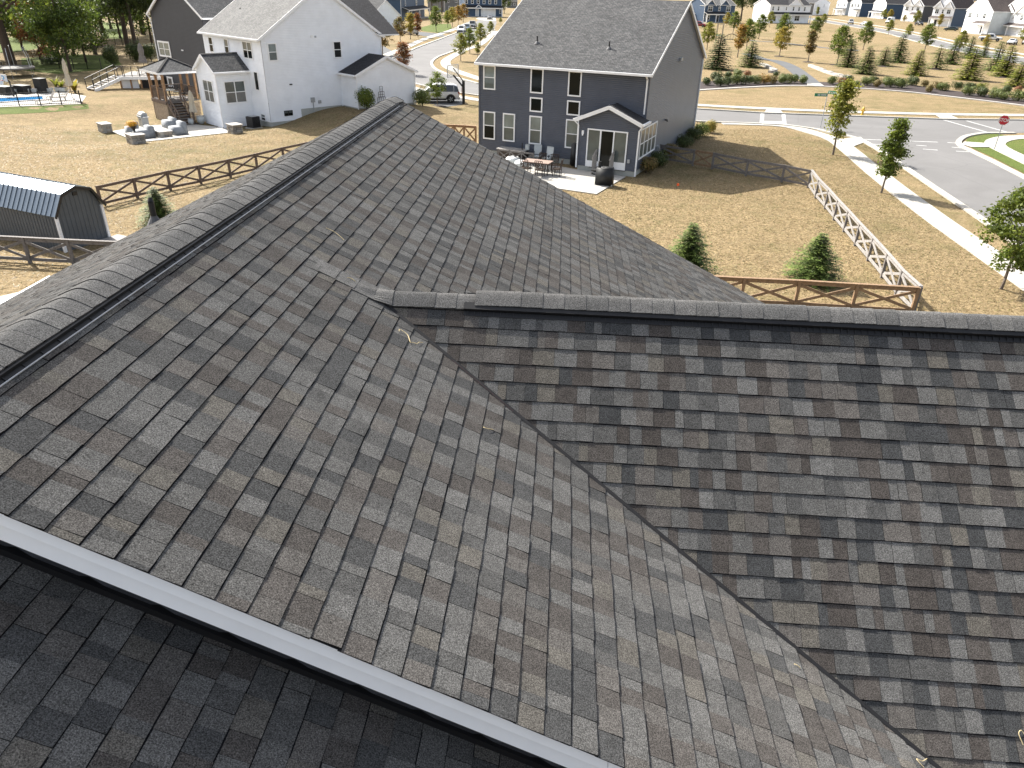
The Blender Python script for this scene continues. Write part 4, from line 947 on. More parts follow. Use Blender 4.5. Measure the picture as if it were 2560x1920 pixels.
xfence('crossbuck_fence', 'long brown crossbuck fence behind the shed and the main ridge', [G(*zA(*p), 1.08+(-.0)) for p in [(835, 1605), (1150, 1537), (1440, 1475), (1710, 1427), (1968, 1375), (2204, 1325), (2437, 1271), (2640, 1228), (2840, 1186)]], 'brown_wood', cap=False)
xfence('crossbuck_fence', 'grey crossbuck fence in front of the shed at the left edge', tops(zH, [(-590, 632), (-195, 650), (195, 670), (580, 690), (965, 707), (1350, 725)]), 'weathered_wood')
xfence('crossbuck_gate', 'reddish brown crossbuck gate between the main roof and the grey house', [G(*zI(*p), 1.25) for p in [(1080, 612), (1300, 622), (1438, 628), (1600, 640)]], 'cedar_wood', ph=1.25, group='crossbuck gates')
def iron_fence(label, pts, h=1.2, step=2.0, pick=.14):
    P = [Vector((p.x, p.y, terrain(p.x, p.y))) for p in pts]; f = thing('iron_fence', label, 'fence', P[0], 0, 'black metal fences'); u = Vector((0, 0, 1)); pk = MB()
    for a, b in zip(P[:-1], P[1:]):
        L = (b-a).length; n = max(1, round(L/step))
        for k in range(n+1):
            p = a.lerp(b, k/n)-P[0]; m = MB(); m.box((p.x, p.y, p.z+h/2), (.07, .07, h)); m.obj('post', 'iron', f)
        for k in range(n):
            p, q = a.lerp(b, k/n)-P[0], a.lerp(b, (k+1)/n)-P[0]
            for z in (.12, h-.08): beamo(f, 'rail', 'iron', p+u*z, q+u*z, .03, .04)
        k = 0.0
        while k < L: p = a.lerp(b, k/L)-P[0]; pk.box((p.x, p.y, p.z+h/2), (.016, .016, h-.1)); k += pick
    tag(pk.obj('picket_run', 'iron', f), kind='stuff'); return f
iron_fence('black metal pool fence nearest the lawn with a corner at its right end', [G(*zA(*p)) for p in [(-120, 935), (170, 918), (355, 912), (535, 905), (705, 900)]])
iron_fence('black metal fence crossing the shaded back yard below the tall trees', [G(*zA(*p), 0) for p in [(-60, 650), (130, 625), (300, 610), (520, 598), (760, 600), (880, 600)]], 1.3)
iron_fence('black metal fence along the far side of the wooded yard', [G(*zA(*p), 0) for p in [(-80, 545), (90, 535), (250, 525), (345, 515), (470, 505)]], 1.3)
iron_fence('black metal fence behind the deck near the far clearing', [G(*zA(*p), 0) for p in [(800, 420), (930, 400), (1000, 392), (1060, 388), (1200, 380)]], 1.3)
# ================================================================ vegetation
def leaf_cloud(rnd, centres, per, spread, size, cols, flat_z=.8, droop=0.0):
    """many small leaf faces gathered round twig ends; returns a mesh with a colour for each leaf"""
    V = []; F = []; C = []
    for (c, k) in centres:
        tone = rnd.uniform(.72, 1.22); base = rnd.choice(cols)
        for _ in range(int(per*k)):
            p = Vector(c)+Vector((rnd.gauss(0, spread*k), rnd.gauss(0, spread*k), rnd.gauss(0, spread*flat_z*k)))
            a = Vector((rnd.gauss(0, 1), rnd.gauss(0, 1), rnd.gauss(0, 1)-droop)).normalized(); b = a.cross(Vector((rnd.gauss(0, 1), rnd.gauss(0, 1), rnd.gauss(0, 1)+.8))).normalized()
            s = size*rnd.uniform(.6, 1.35); n = len(V)
            V += [p-a*s*.5, p+b*s*.32, p+a*s*.6, p-b*s*.32]; F.append((n, n+1, n+2, n+3))
            t = tone*rnd.uniform(.75, 1.25); C.append(tuple(x*t for x in base))
    return V, F, C
def cloud_mesh(name, V, F, C, mat='leaf'):
    me = bpy.data.meshes.new(name); me.from_pydata([tuple(v) for v in V], [], F); me.materials.append(MAT[mat])
    a = me.color_attributes.new('Col', 'FLOAT_COLOR', 'CORNER'); L = []
    for c in C: L.extend((c[0], c[1], c[2], 1.0)*4)
    a.data.foreach_set('color', L); me.update(); return me
GREENS = {'bloom': [(.62, .36, .02), (.55, .24, .02), (.70, .46, .03)], 'green': [(.125, .165, .024), (.155, .190, .030), (.095, .132, .022)], 'lime': [(.22, .230, .034), (.25, .245, .040), (.165, .19, .030)], 'dark': [(.066, .090, .026), (.084, .112, .030), (.050, .070, .022)],
          'orange': [(.36, .19, .045), (.32, .21, .048), (.26, .20, .048)], 'yellow': [(.36, .27, .044), (.31, .25, .048), (.24, .22, .042)], 'rust': [(.28, .115, .045), (.23, .105, .042), (.17, .10, .04)], 'bronze': [(.18, .135, .044), (.155, .14, .042), (.21, .14, .048)],
          'spruce': [(.098, .142, .030), (.125, .170, .036), (.070, .105, .024)], 'pine': [(.135, .165, .042), (.165, .195, .050), (.100, .128, .036)], 'gold': [(.20, .22, .028), (.24, .25, .032), (.145, .170, .026)], 'wood': [(.080, .120, .021), (.115, .155, .026), (.056, .086, .019)], 'woodlime': [(.165, .20, .029), (.12, .16, .026), (.07, .105, .021)]}
def young_tree(seed, tone, shape='egg', leaves=40, clumps=85, size=.17):
    """unit tree 1 m tall scaled later to its height: built at 5 m; trunk with limbs and a loose crown"""
    rnd = random.Random(seed); H = 5.0; tr = MB(); cen = []
    z0 = H*.25; lean = rnd.uniform(-.06, .06)
    tr.tube([(0, 0, -.1), (lean*.3, 0, z0*.5), (lean, .02, z0), (lean*1.5, .03, H*.65), (lean*1.6, .02, H*.93)], [.075, .06, .05, .03, .012], 7)
    for i in range(clumps):
        t = rnd.random()**.9; z = z0+.1+t*(H-z0-.15); 
        w = {'egg': 1.05*math.sin(math.pi*min(1, .12+.88*t)**.8)**.8+.12, 'column': .62*math.sin(math.pi*(.1+.86*t))**.6+.08, 'round': 1.35*math.sin(math.pi*(.08+.86*t))**.6+.1, 'vase': .35+1.0*t*(1.25-t)*1.6}[shape]
        a = rnd.uniform(0, 2*math.pi); r = w*math.sqrt(rnd.random())*rnd.uniform(.75, 1.12); c = (lean+r*math.cos(a), r*math.sin(a), z)
        cen.append((c, rnd.uniform(.7, 1.25)))
        if i % 4 == 0: tr.tube([(lean, .02, max(z0*.9, z-.6*r-.25)), (lean+r*.5*math.cos(a), r*.5*math.sin(a), z-.22), c], [.022, .014, .006], 5, cap=False)
    V, F, C = leaf_cloud(rnd, cen, leaves, .17, size, GREENS[tone]); return tr.data('trunk', 'young_bark', True), cloud_mesh('crown', V, F, C)
def conifer(seed, tone, leaves=10, H=3.0, wide=.95, sparse=1.15, size=.19):
    rnd = random.Random(seed); tr = MB(); tr.tube([(0, 0, -.1), (0, 0, H*.5), (0, 0, H*.98)], [.07, .045, .01], 7); V, F, C = [], [], []
    rows = 17
    for k in range(rows):
        t = k/(rows-1); z = .16+t*(H-.22); R = wide*(1-t)**.85+.07; nb = int((12-6*t)*sparse)+3
        for j in range(nb):
            a = 2*math.pi*(j/nb)+rnd.uniform(-.35, .35)+k*.7; L = R*rnd.uniform(.72, 1.12); d = Vector((math.cos(a), math.sin(a), -.22+.5*t)).normalized(); base = Vector((0, 0, z))
            if k % 3 == 0 and j % 2 == 0: tr.tube([base, base+d*L*.8], [.012, .004], 4, cap=False)
            n = max(4, int(leaves*L*3.6)); tone_b = rnd.uniform(.65, 1.3); bc = rnd.choice(GREENS[tone])
            for i in range(n):
                s = (i+.5)/n; p = base+d*L*s+Vector((rnd.gauss(0, .03), rnd.gauss(0, .03), rnd.gauss(0, .025)-.06*s*s))
                side = Vector((-d.y, d.x, 0)).normalized()*(1 if i % 2 else -1); e = (d*.7+side*rnd.uniform(.4, 1.1)+Vector((0, 0, rnd.uniform(-.45, .25)))).normalized(); w = e.cross(Vector((rnd.gauss(0, .5), rnd.gauss(0, .5), 1))).normalized()
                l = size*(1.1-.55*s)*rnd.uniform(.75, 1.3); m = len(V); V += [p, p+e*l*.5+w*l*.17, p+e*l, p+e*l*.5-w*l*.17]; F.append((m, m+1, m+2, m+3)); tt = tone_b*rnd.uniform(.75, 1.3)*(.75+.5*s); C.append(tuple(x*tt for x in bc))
    return tr.data('trunk', 'bark', True), cloud_mesh('crown', V, F, C, 'needle')
def shrub_mesh(seed, tone, n=1500, size=.07):
    rnd = random.Random(seed); V, F, C = [], [], []
    lobes = [(Vector((rnd.uniform(-.22, .22), rnd.uniform(-.22, .22), rnd.uniform(.28, .5))), rnd.uniform(.26, .38)) for _ in range(7)]
    for i in range(n):
        c, r = rnd.choice(lobes); d = Vector((rnd.gauss(0, 1), rnd.gauss(0, 1), rnd.gauss(0, 1)+.2)).normalized(); p = c+d*r*rnd.uniform(.72, 1.06)
        if p.z < .02: continue
        a = d.cross(Vector((rnd.gauss(0, 1), rnd.gauss(0, 1), rnd.gauss(0, 1)))).normalized(); b = (d.cross(a)+d*rnd.uniform(-.6, .6)).normalized(); s = size*rnd.uniform(.6, 1.4); m = len(V)
        V += [p-a*s*.5, p+b*s*.4, p+a*s*.5, p-b*s*.4]; F.append((m, m+1, m+2, m+3)); base = rnd.choice(GREENS[tone]); t = rnd.uniform(.65, 1.3); C.append(tuple(x*t for x in base))
    return cloud_mesh('foliage', V, F, C, 'needle')
LIB = {}; WID = 1.35
def lib(key, fn):
    if key not in LIB: LIB[key] = fn()
    return LIB[key]
def plant(name, label, cat, g, h, key, fn, base_h, rz=None, group=None, wide=1.0):
    tr, cr = lib(key, fn); o = thing(name, label, cat, g, R_.uniform(0, 6.28) if rz is None else rz, group, (h/base_h*wide*WID, h/base_h*wide*WID, h/base_h))
    put('trunk', tr, o); put('crown', cr, o); return o
def ypl(zn, b, t, tone, shape, label, group='young street and park trees', wide=1.0, name='young_tree', var=0, g=None):
    g = G(*zn(*b), 0.0) if g is None else g; h = max(1.2, top_at(g, zn(*t)[1])); sd = {'egg': 1, 'column': 2, 'round': 3, 'vase': 4}[shape]*10+var
    return plant(name, label, 'tree', g, h, ('y', tone, shape, var), lambda: young_tree(sd+hash(tone) % 1*0, tone, shape), 5.0, None, group, wide)
def cpl(zn, b, t, tone, label, group='evergreen trees', wide=1.0, var=0, sparse=1.0):
    g = G(*zn(*b), 0.0); h = max(.8, top_at(g, zn(*t)[1])); return plant('conifer', label, 'tree', g, h, ('c', tone, var, sparse), lambda: conifer(31+var, tone, sparse=sparse), 3.0, None, group, wide)
# near street trees: more and smaller leaves
def near_tree(label, b, t, tone, shape, leaves, clumps, size, seed, wide=1.0):
    g = G(*b, 0); h = top_at(g, t[1]); return plant('young_tree', label, 'tree', g, h, ('n', seed), lambda: young_tree(seed, tone, shape, leaves, clumps, size), 5.0, .4, 'young trees by the near pavement', wide)
near_tree('slim yellow-green young tree by the corner crossing and the street name sign', (2082, 387), (2129, 205), 'lime', 'column', 46, 75, .15, 51, .9)
near_tree('narrow green young tree leaning beside the middle of the near pavement', (2203, 482), (2255, 304), 'green', 'column', 60, 85, .16, 52, .85)
near_tree('rounder young green tree cut off by the right edge of the picture', (2503, 723), (2570, 480), 'green', 'round', 70, 120, .14, 53, .95)
# evergreens in the fenced lawn
def near_con(label, b, t, seed, wide=1.0):
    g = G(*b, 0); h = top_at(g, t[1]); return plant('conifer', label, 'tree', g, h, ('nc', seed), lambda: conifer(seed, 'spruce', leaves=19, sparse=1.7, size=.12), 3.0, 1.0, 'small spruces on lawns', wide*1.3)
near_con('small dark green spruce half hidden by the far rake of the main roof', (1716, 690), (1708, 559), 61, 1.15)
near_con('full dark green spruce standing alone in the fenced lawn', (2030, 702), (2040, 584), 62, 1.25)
near_con('little spruce behind the black vent pipe on the left', (402, 560), (401, 468), 63, 1.15)
# park trees on the right
for sp in [
 ((345, 640), (390, 290), 'lime', 'egg', 'light green young tree just past the gable of the grey house'),
 ((735, 740), (770, 320), 'orange', 'column', 'slim orange young tree between two dark evergreens in the park'),
 ((680, 430), (720, 150), 'green', 'egg', 'green young tree in front of the blue house with white windows'),
 ((590, 350), (610, 165), 'yellow', 'egg', 'yellow young tree in front of the blue house door'),
 ((850, 640), (960, 250), 'green', 'egg', 'tallest dense green tree beside the path in the park'),
 ((1010, 505), (1060, 190), 'green', 'egg', 'green young tree left of the white farmhouse'),
 ((1150, 352), (1180, 150), 'lime', 'egg', 'pale green young tree close to the white farmhouse corner'),
 ((1300, 565), (1320, 185), 'green', 'egg', 'green tree behind the yellowing tree in the park'),
 ((1275, 725), (1340, 350), 'yellow', 'egg', 'yellowing young tree on the dry park lawn'),
 ((1715, 520), (1770, 220), 'green', 'egg', 'green tree behind the bronze tree in the park'),
 ((1645, 800), (1710, 400), 'bronze', 'column', 'slim bronze young tree above the stone wall'),
 ((2015, 830), (2110, 340), 'green', 'egg', 'full green young tree right of the park path'),
 ((1830, 345), (1840, 180), 'lime', 'egg', 'light green tree beside the road behind the park'),
 ((1760, 215), (1770, 90), 'lime', 'column', 'small pale tree right of the white farmhouse')]:
    ypl(zE, *sp[:4], sp[4], var=hash(sp[4][:3]) % 1, wide=1.0)
for sp in [
 ((275, 600), (330, 260), 'green', 'egg', 'green young tree on the park slope below the far road'),
 ((1010, 630), (1080, 290), 'green', 'egg', 'broad green young tree at the middle of the park slope'),
 ((580, 415), (610, 240), 'lime', 'egg', 'small lime tree at the kerb below the white van'),
 ((810, 460), (845, 290), 'lime', 'egg', 'small light green tree at the kerb below the black car'),
 ((1420, 640), (1430, 370), 'lime', 'egg', 'lime green tree behind the blue-green pine'),
 ((515, 240), (515, 110), 'lime', 'egg', 'small tree in front of the navy house with a gabled garage wing'),
 ((585, 260), (590, 115), 'yellow', 'egg', 'yellow-green tree just above the white van'),
 ((905, 310), (930, 130), 'lime', 'egg', 'tall light green tree beside the black car'),
 ((1180, 345), (1215, 170), 'yellow', 'column', 'thin yellowish tree in front of the navy house garage'),
 ((765, 275), (770, 180), 'yellow', 'egg', 'little yellow tree in front of the grey porch'),
 ((1735, 590), (1745, 420), 'yellow', 'egg', 'yellow young tree in front of the white pickup'),
 ((2180, 520), (2200, 340), 'lime', 'round', 'bushy lime tree at the right edge by the last white house')]:
    ypl(zF, *sp[:4], sp[4])
for sp in [
 ((500, 442), (500, 90), 'green', 'egg', 'green tree on the bright lawn left of the curving street'),
 ((660, 387), (660, 150), 'lime', 'egg', 'yellow-green tree, first of four in the row by the navy house'),
 ((725, 372), (725, 105), 'yellow', 'egg', 'yellow tree, second of four in the row by the navy house'),
 ((805, 347), (805, 80), 'orange', 'egg', 'orange tree, third of four in the row by the navy house'),
 ((875, 312), (870, 58), 'orange', 'egg', 'amber tree, last of four in the row by the navy house'),
 ((840, 845), (840, 470), 'lime', 'egg', 'nearest lime green tree on the bend of the pavement'),
 ((965, 740), (960, 395), 'green', 'egg', 'green tree, second along the bend of the pavement'),
 ((1115, 640), (1120, 325), 'lime', 'egg', 'lime tree, third along the bend of the pavement'),
 ((1072, 790), (1078, 585), 'lime', 'column', 'small lime tree touching the left rake of the grey house roof'),
 ((1250, 490), (1255, 295), 'lime', 'egg', 'lime tree beside the upper left rake of the grey house'),
 ((145, 545), (130, 185), 'yellow', 'column', 'thin yellow-green tree in front of the beige car'),
 ((250, 515), (250, 185), 'rust', 'column', 'thin rust coloured tree beside the rear of the beige car'),
 ((1390, 330), (1400, 240), 'lime', 'egg', 'small lime tree peeping over the grey house roof')]:
    ypl(zC, *sp[:4], sp[4])
for sp in [
 ((1648, 480), (1640, 150), 'bronze', 'egg', 'brownish tree beside the front corner of the white house'),
 ((1800, 365), (1800, 150), 'bronze', 'egg', 'olive-brown tree in front of the white garage door'),
 ((1830, 640), (1810, 365), 'rust', 'vase', 'rust-orange tree standing behind the white garage wing')]:
    ypl(zB, *sp[:4], sp[4])
ypl(zC, (520, 1470), (530, 1005), 'green', 'round', 'round-headed green young tree in front of the white car', wide=.78)
# park evergreens
for sp in [
 ((470, 890), (490, 440), 'dark', 'dark bushy evergreen close to the grey house gable', 1.15), ((895, 862), (890, 530), 'pine', 'round dark evergreen beside the bend of the park path', 1.35), ((2150, 862), (2200, 500), 'pine', 'narrow evergreen beside the full green park tree', 1.1)]:
    cpl(zE, sp[0], sp[1], sp[2], sp[3], wide=sp[4]*1.2)
for sp in [
 ((300, 890), (345, 560), 'pine', 'olive evergreen, first in front at the park slope', 1.1, 1), ((515, 790), (560, 560), 'pine', 'airy pine on a dark mulch ring', 1.35, .6), ((690, 750), (725, 405), 'spruce', 'tall narrow spruce behind the airy pine', .95, 1),
 ((905, 905), (945, 600), 'gold', 'yellow-green spruce at the middle of the park slope', 1.15, 1), ((1150, 830), (1195, 540), 'pine', 'sparse leaning pine on a mulch ring', 1.1, .4), ((1330, 770), (1390, 465), 'spruce', 'blue-green pine behind the sparse pine', 1.1, .8),
 ((1540, 960), (1600, 565), 'gold', 'largest yellow-green evergreen near the shrub row', 1.1, 1), ((1535, 700), (1550, 440), 'spruce', 'narrow dark spruce by the far kerb', .9, 1), ((1720, 690), (1740, 500), 'spruce', 'small dark spruce below the white pickup', .9, 1),
 ((1850, 850), (1960, 500), 'spruce', 'dark pine behind the golden evergreens', 1.0, .8), ((1970, 920), (2070, 550), 'gold', 'golden evergreen on a round mulch ring', 1.1, 1), ((2120, 1040), (2190, 745), 'gold', 'golden-green evergreen at the right edge above the shrubs', 1.2, 1)]:
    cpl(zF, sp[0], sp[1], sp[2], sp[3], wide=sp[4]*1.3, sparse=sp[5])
for zn, c in [(zF, (515, 800)), (zF, (1150, 835)), (zF, (1940, 930)), (zF, (300, 892)), (zF, (905, 905)), (zF, (1320, 770)), (zF, (1540, 955)), (zE, (1275, 726)), (zE, (1645, 800)), (zE, (2000, 835)), (zC, (520, 1480)), (zF, (2120, 1040))]:
    g = G(*zn(*c), 0); m = MB(); m.lathe([(.95, .0), (.85, .06), (.4, .12), (.1, .13)], (0, 0, 0), 14); o = m.obj('mulch_ring', 'mulch'); o.location = g; o['kind'] = 'structure'
# clipped shrubs of the park bed, left to right
SHR = [(zE, 330, 1095, .9, 'dark'), (zE, 470, 1050, 1.25, 'dark'), (zE, 520, 1110, 1.1, 'dark'), (zE, 610, 1010, .9, 'dark'), (zE, 622, 1095, 1.0, 'dark'), (zE, 725, 1000, 1.1, 'pine'), (zE, 735, 1085, 1.2, 'pine'), (zE, 840, 1090, 1.15, 'dark'), (zE, 862, 985, .8, 'rust'), (zE, 960, 1078, 1.1, 'pine'),
       (zE, 1075, 1078, 1.15, 'orange'), (zE, 1190, 1075, 1.0, 'bronze'), (zE, 1240, 990, .7, 'dark'), (zE, 1300, 1070, 1.05, 'pine'), (zE, 1342, 1025, .8, 'dark'), (zE, 1425, 1070, 1.1, 'pine'), (zE, 1475, 1040, .8, 'dark'), (zE, 1570, 1072, 1.0, 'pine'), (zE, 1962, 1082, 1.0, 'pine'),
       (zF, 25, 1010, .8, 'rust'), (zF, 75, 1000, 1.0, 'dark'), (zF, 190, 1040, .75, 'pine'), (zF, 325, 1030, 1.1, 'pine'), (zF, 390, 1000, .9, 'dark'), (zF, 450, 1045, .9, 'bronze'), (zF, 565, 1010, .95, 'pine'), (zF, 605, 1050, 1.15, 'pine'), (zF, 705, 1020, .9, 'dark'), (zF, 745, 1060, 1.15, 'pine'), (zF, 860, 1030, 1.2, 'dark'),
       (zF, 1005, 1040, .8, 'bronze'), (zF, 1075, 1105, .85, 'bronze'), (zF, 1155, 1075, .95, 'bronze'), (zF, 1230, 1090, 1.0, 'pine'), (zF, 1390, 1075, .95, 'dark'), (zF, 1540, 1090, 1.0, 'dark'), (zF, 1555, 1150, 1.1, 'pine'), (zF, 1690, 1160, 1.1, 'dark'), (zF, 1700, 1090, .9, 'gold'), (zF, 1850, 1185, 1.2, 'pine'), (zF, 1975, 1205, .95, 'pine'), (zF, 2000, 1130, 1.0, 'dark'), (zF, 2135, 1115, .8, 'rust'), (zF, 2140, 1215, 1.2, 'pine')]
SHR = sorted(SHR, key=lambda s: s[0](s[1], s[2])[0])
CN = {'dark': 'dark green', 'pine': 'green', 'rust': 'reddish', 'orange': 'orange', 'bronze': 'brownish', 'gold': 'yellow-green'}
for i, (zn, u, v, w, tone) in enumerate(SHR):
    g = G(*zn(u, v), 0); o = thing('clipped_shrub', f'{CN[tone]} rounded shrub in the park mulch bed, {ORD[i]} from the left', 'shrub', g, R_.uniform(0, 6), 'shrubs of the park bed', (w*1.5, w*1.5, w*1.35))
    put('foliage', lib(('s', tone, i % 2), lambda: shrub_mesh(70+i % 2, tone)), o)
    m = lib('stem', lambda: (lambda q: (q.tube([(0, 0, -.05), (0, 0, .35)], .03, 5), q)[1])(MB()).data('stem', 'bark')); put('stem', m, o)
# hedge bushes beside the grey house and the white garage
def bush(label, g, w, h, tone, var=0, n=2600):
    o = thing('bush', label, 'bush', g, R_.uniform(0, 6), 'garden bushes', (w, w, h)); put('foliage', lib(('b', tone, var), lambda: shrub_mesh(80+var, tone, n, .055)), o)
    m = lib('stem', lambda: None); put('stem', m, o); return o
for i, (u, v, w, h, tone, lb) in enumerate([(1640, 1215, 1.5, 1.25, 'bronze', 'dark reddish bush against the sunroom corner of the grey house'), (1740, 1160, 1.6, 1.3, 'dark', 'second dark bush along the sunroom side of the grey house'), (1840, 1090, 1.5, 1.2, 'bronze', 'third bush inside the fence gate of the grey house'), (1960, 1000, 1.5, 1.2, 'dark', 'dark bush outside the fence along the grey house wall'),
        (2040, 950, 1.5, 1.25, 'dark', 'dark bush midway along the grey house side wall'), (2110, 900, 1.6, 1.35, 'green', 'bright green bush near the front corner of the grey house'), (2200, 870, 1.4, 1.2, 'yellow', 'yellow-green bush furthest along the grey house side')]):
    bush(lb, G(*zD(u, v), 0), w, h, tone, i % 2)
bush('large leafy green bush at the near corner of the white garage', wloc(gx1+.5, 7.6), 1.9, 2.2, 'green', 0); bush('spiky dark green bush at the far corner of the white garage', wloc(gx1+.7, 13.6), 1.7, 2.0, 'pine', 1)
# ---- large trees of the wood on the left
def big_tree(seed, tone, H=15.0, crown_r=5.0, z0=.28, clumps=120, leaves=46, size=.42, limbs=9, tr_r=.38):
    rnd = random.Random(seed); tr = MB(); cen = []; lean = rnd.uniform(-.5, .5)
    tr.tube([(0, 0, -.2), (0, 0, .5), (lean*.3, 0, H*z0), (lean*.7, .1, H*.6), (lean, .1, H*.92)], [tr_r*1.5, tr_r*1.05, tr_r*.85, tr_r*.5, .05], 10)
    ends = []
    for i in range(limbs):
        a = 2*math.pi*i/limbs+rnd.uniform(-.4, .4); zb = H*(z0+.5*i/limbs*.8); L = crown_r*rnd.uniform(.7, 1.05)*(1-.35*i/limbs); p0 = Vector((lean*.5, 0, zb)); p1 = p0+Vector((math.cos(a)*L*.5, math.sin(a)*L*.5, L*.35)); p2 = p0+Vector((math.cos(a)*L, math.sin(a)*L, L*.55))
        tr.tube([p0, p1, p2], [tr_r*.38, tr_r*.22, .04], 6, cap=False); ends += [p1, p2, (p1+p2)/2]
    for i in range(clumps):
        if rnd.random() < .45: c = rnd.choice(ends)+Vector((rnd.gauss(0, .8), rnd.gauss(0, .8), rnd.gauss(0, .6)))
        else:
            t = rnd.random(); z = H*(z0+(1-z0)*t); w = crown_r*math.sin(math.pi*(.12+.8*t))**.6; a = rnd.uniform(0, 6.28); r = w*math.sqrt(rnd.uniform(.15, 1)); c = Vector((lean+r*math.cos(a), r*math.sin(a), z))
        cen.append((c, rnd.uniform(.7, 1.3)))
    V, F, C = leaf_cloud(rnd, cen, leaves, .55, size, GREENS[tone], .7); return tr.data('trunk', 'bark', True), cloud_mesh('crown', V, F, C)
def wood(zn, b, H, key, label, wide=1.0, rz=0.0, bh=15.0):
    g = G(*zn(*b), 0); return plant('tall_tree', label, 'tree', g, H, key, BT[key], bh, rz, 'tall trees of the wood', wide)
BT = {'oak': lambda: big_tree(91, 'woodlime', 15, 6.5, .34, 90, 40, .40, 9, .5), 'mid': lambda: big_tree(92, 'wood', 15, 4.2, .14, 190, 46, .34, 10, .2), 'tall': lambda: big_tree(93, 'dark', 15, 3.8, .30, 150, 44, .40, 9, .33), 'rusty': lambda: big_tree(94, 'rust', 15, 4.6, .14, 80, 36, .5, 9, .22), 'limey': lambda: big_tree(95, 'woodlime', 15, 4.2, .16, 180, 44, .34, 10, .2)}
WID = 1.0
wood(zA, (115, 600), 16.5, 'oak', 'massive forked oak at the left edge behind the trampoline', 1.0, 0.3)
wood(zA, (365, 555), 7.5, 'rusty', 'small rust-leaved tree between the oak and the green trees', .8, .8)
wood(zA, (525, 550), 12.5, 'limey', 'yellow-green tree right of the rusty tree', 1.0, 1.2)
wood(zA, (612, 618), 13.0, 'mid', 'nearest leafy green tree with thin trunk in the back yard', 1.0, 2.0)
wood(zA, (825, 470), 15.0, 'tall', 'dark spreading tree with low branches beside the clearing', 1.0, 2.6)
wood(zA, (1105, 412), 19.0, 'tall', 'tall dark straight trunk behind the deck', .9, .1)
wood(zA, (1180, 440), 18.0, 'tall', 'second tall straight trunk next to the deck umbrella', .8, 1.9)
wood(zA, (1315, 390), 17.0, 'mid', 'tall green tree close to the dark grey house gable', .9, 3.0)
wood(zA, (700, 380), 16.0, 'mid', 'dense green tree further back between the yard trees', 1.2, 4.0)
wood(zA, (300, 330), 16.0, 'limey', 'pale green tree far behind the rusty tree', 1.2, 4.6)
wood(zA, (960, 250), 18.0, 'mid', 'tree at the back of the clearing on the left', 1.2, 5.1)
wood(zA, (1240, 300), 18.0, 'tall', 'dark tree behind the tall straight trunks', 1.3, .9)
for b, H, key, lb, wd in [((-90, 520), 15, 'mid', 'leafy tree cut off by the left edge behind the oak', 1.2), ((455, 470), 11, 'mid', 'leafy green tree behind the garden bench', 1.1), ((640, 470), 13, 'mid', 'dense green tree just behind the nearest yard tree', 1.2), ((745, 540), 11, 'mid', 'low-branched green tree right of the nearest yard tree', 1.0), ((200, 440), 12, 'limey', 'yellow-green tree behind the trampoline', 1.1),
        ((900, 330), 15, 'tall', 'dark tree left of the far clearing', 1.2), ((1040, 330), 16, 'mid', 'leafy tree right of the far clearing', 1.0), ((1370, 330), 17, 'tall', 'dark tree touching the dark house rake', 1.1)]:
    wood(zA, b, H, key, lb, wd, len(lb)*.7)
for i, (zn, b, H, key, lb) in enumerate([(zC, (440, 205), 14, 'tall', 'dark evergreen mass behind the porch house on the left street'), (zC, (580, 190), 15, 'tall', 'dark tall tree between the porch house and the navy house'), (zC, (1440, 190), 12, 'mid', 'green tree at the right side of the navy house'), (zE, (780, 268), 17, 'tall', 'left of two dark tall trees between blue house and white farmhouse'), (zE, (950, 268), 18, 'tall', 'right of two dark tall trees between blue house and white farmhouse')]):
    wood(zn, b, H, key, lb, .9, i)
# evergreen bushes near the deck
for i, (u, v, w, h, lb) in enumerate([(985, 570, 2.6, 3.0, 'dark round evergreen left of the deck table'), (1185, 530, 2.6, 3.2, 'dark evergreen behind the deck umbrella'), (1310, 530, 2.2, 2.8, 'evergreen beside the dark house downpipe'), (450, 555, 3.0, 1.2, 'low dark planting bed under the yard trees')]):
    bush(lb, G(*zA(u, v), 0), w, h, 'dark', i % 2)
o = thing('pampas_grass', 'round tan clump of ornamental grass on the far lawn', 'plant', G(*zA(162, 335), 0), 0); put('foliage', shrub_mesh(99, 'bronze', 900, .16), o); o.scale = (2.6, 2.6, 2.6)
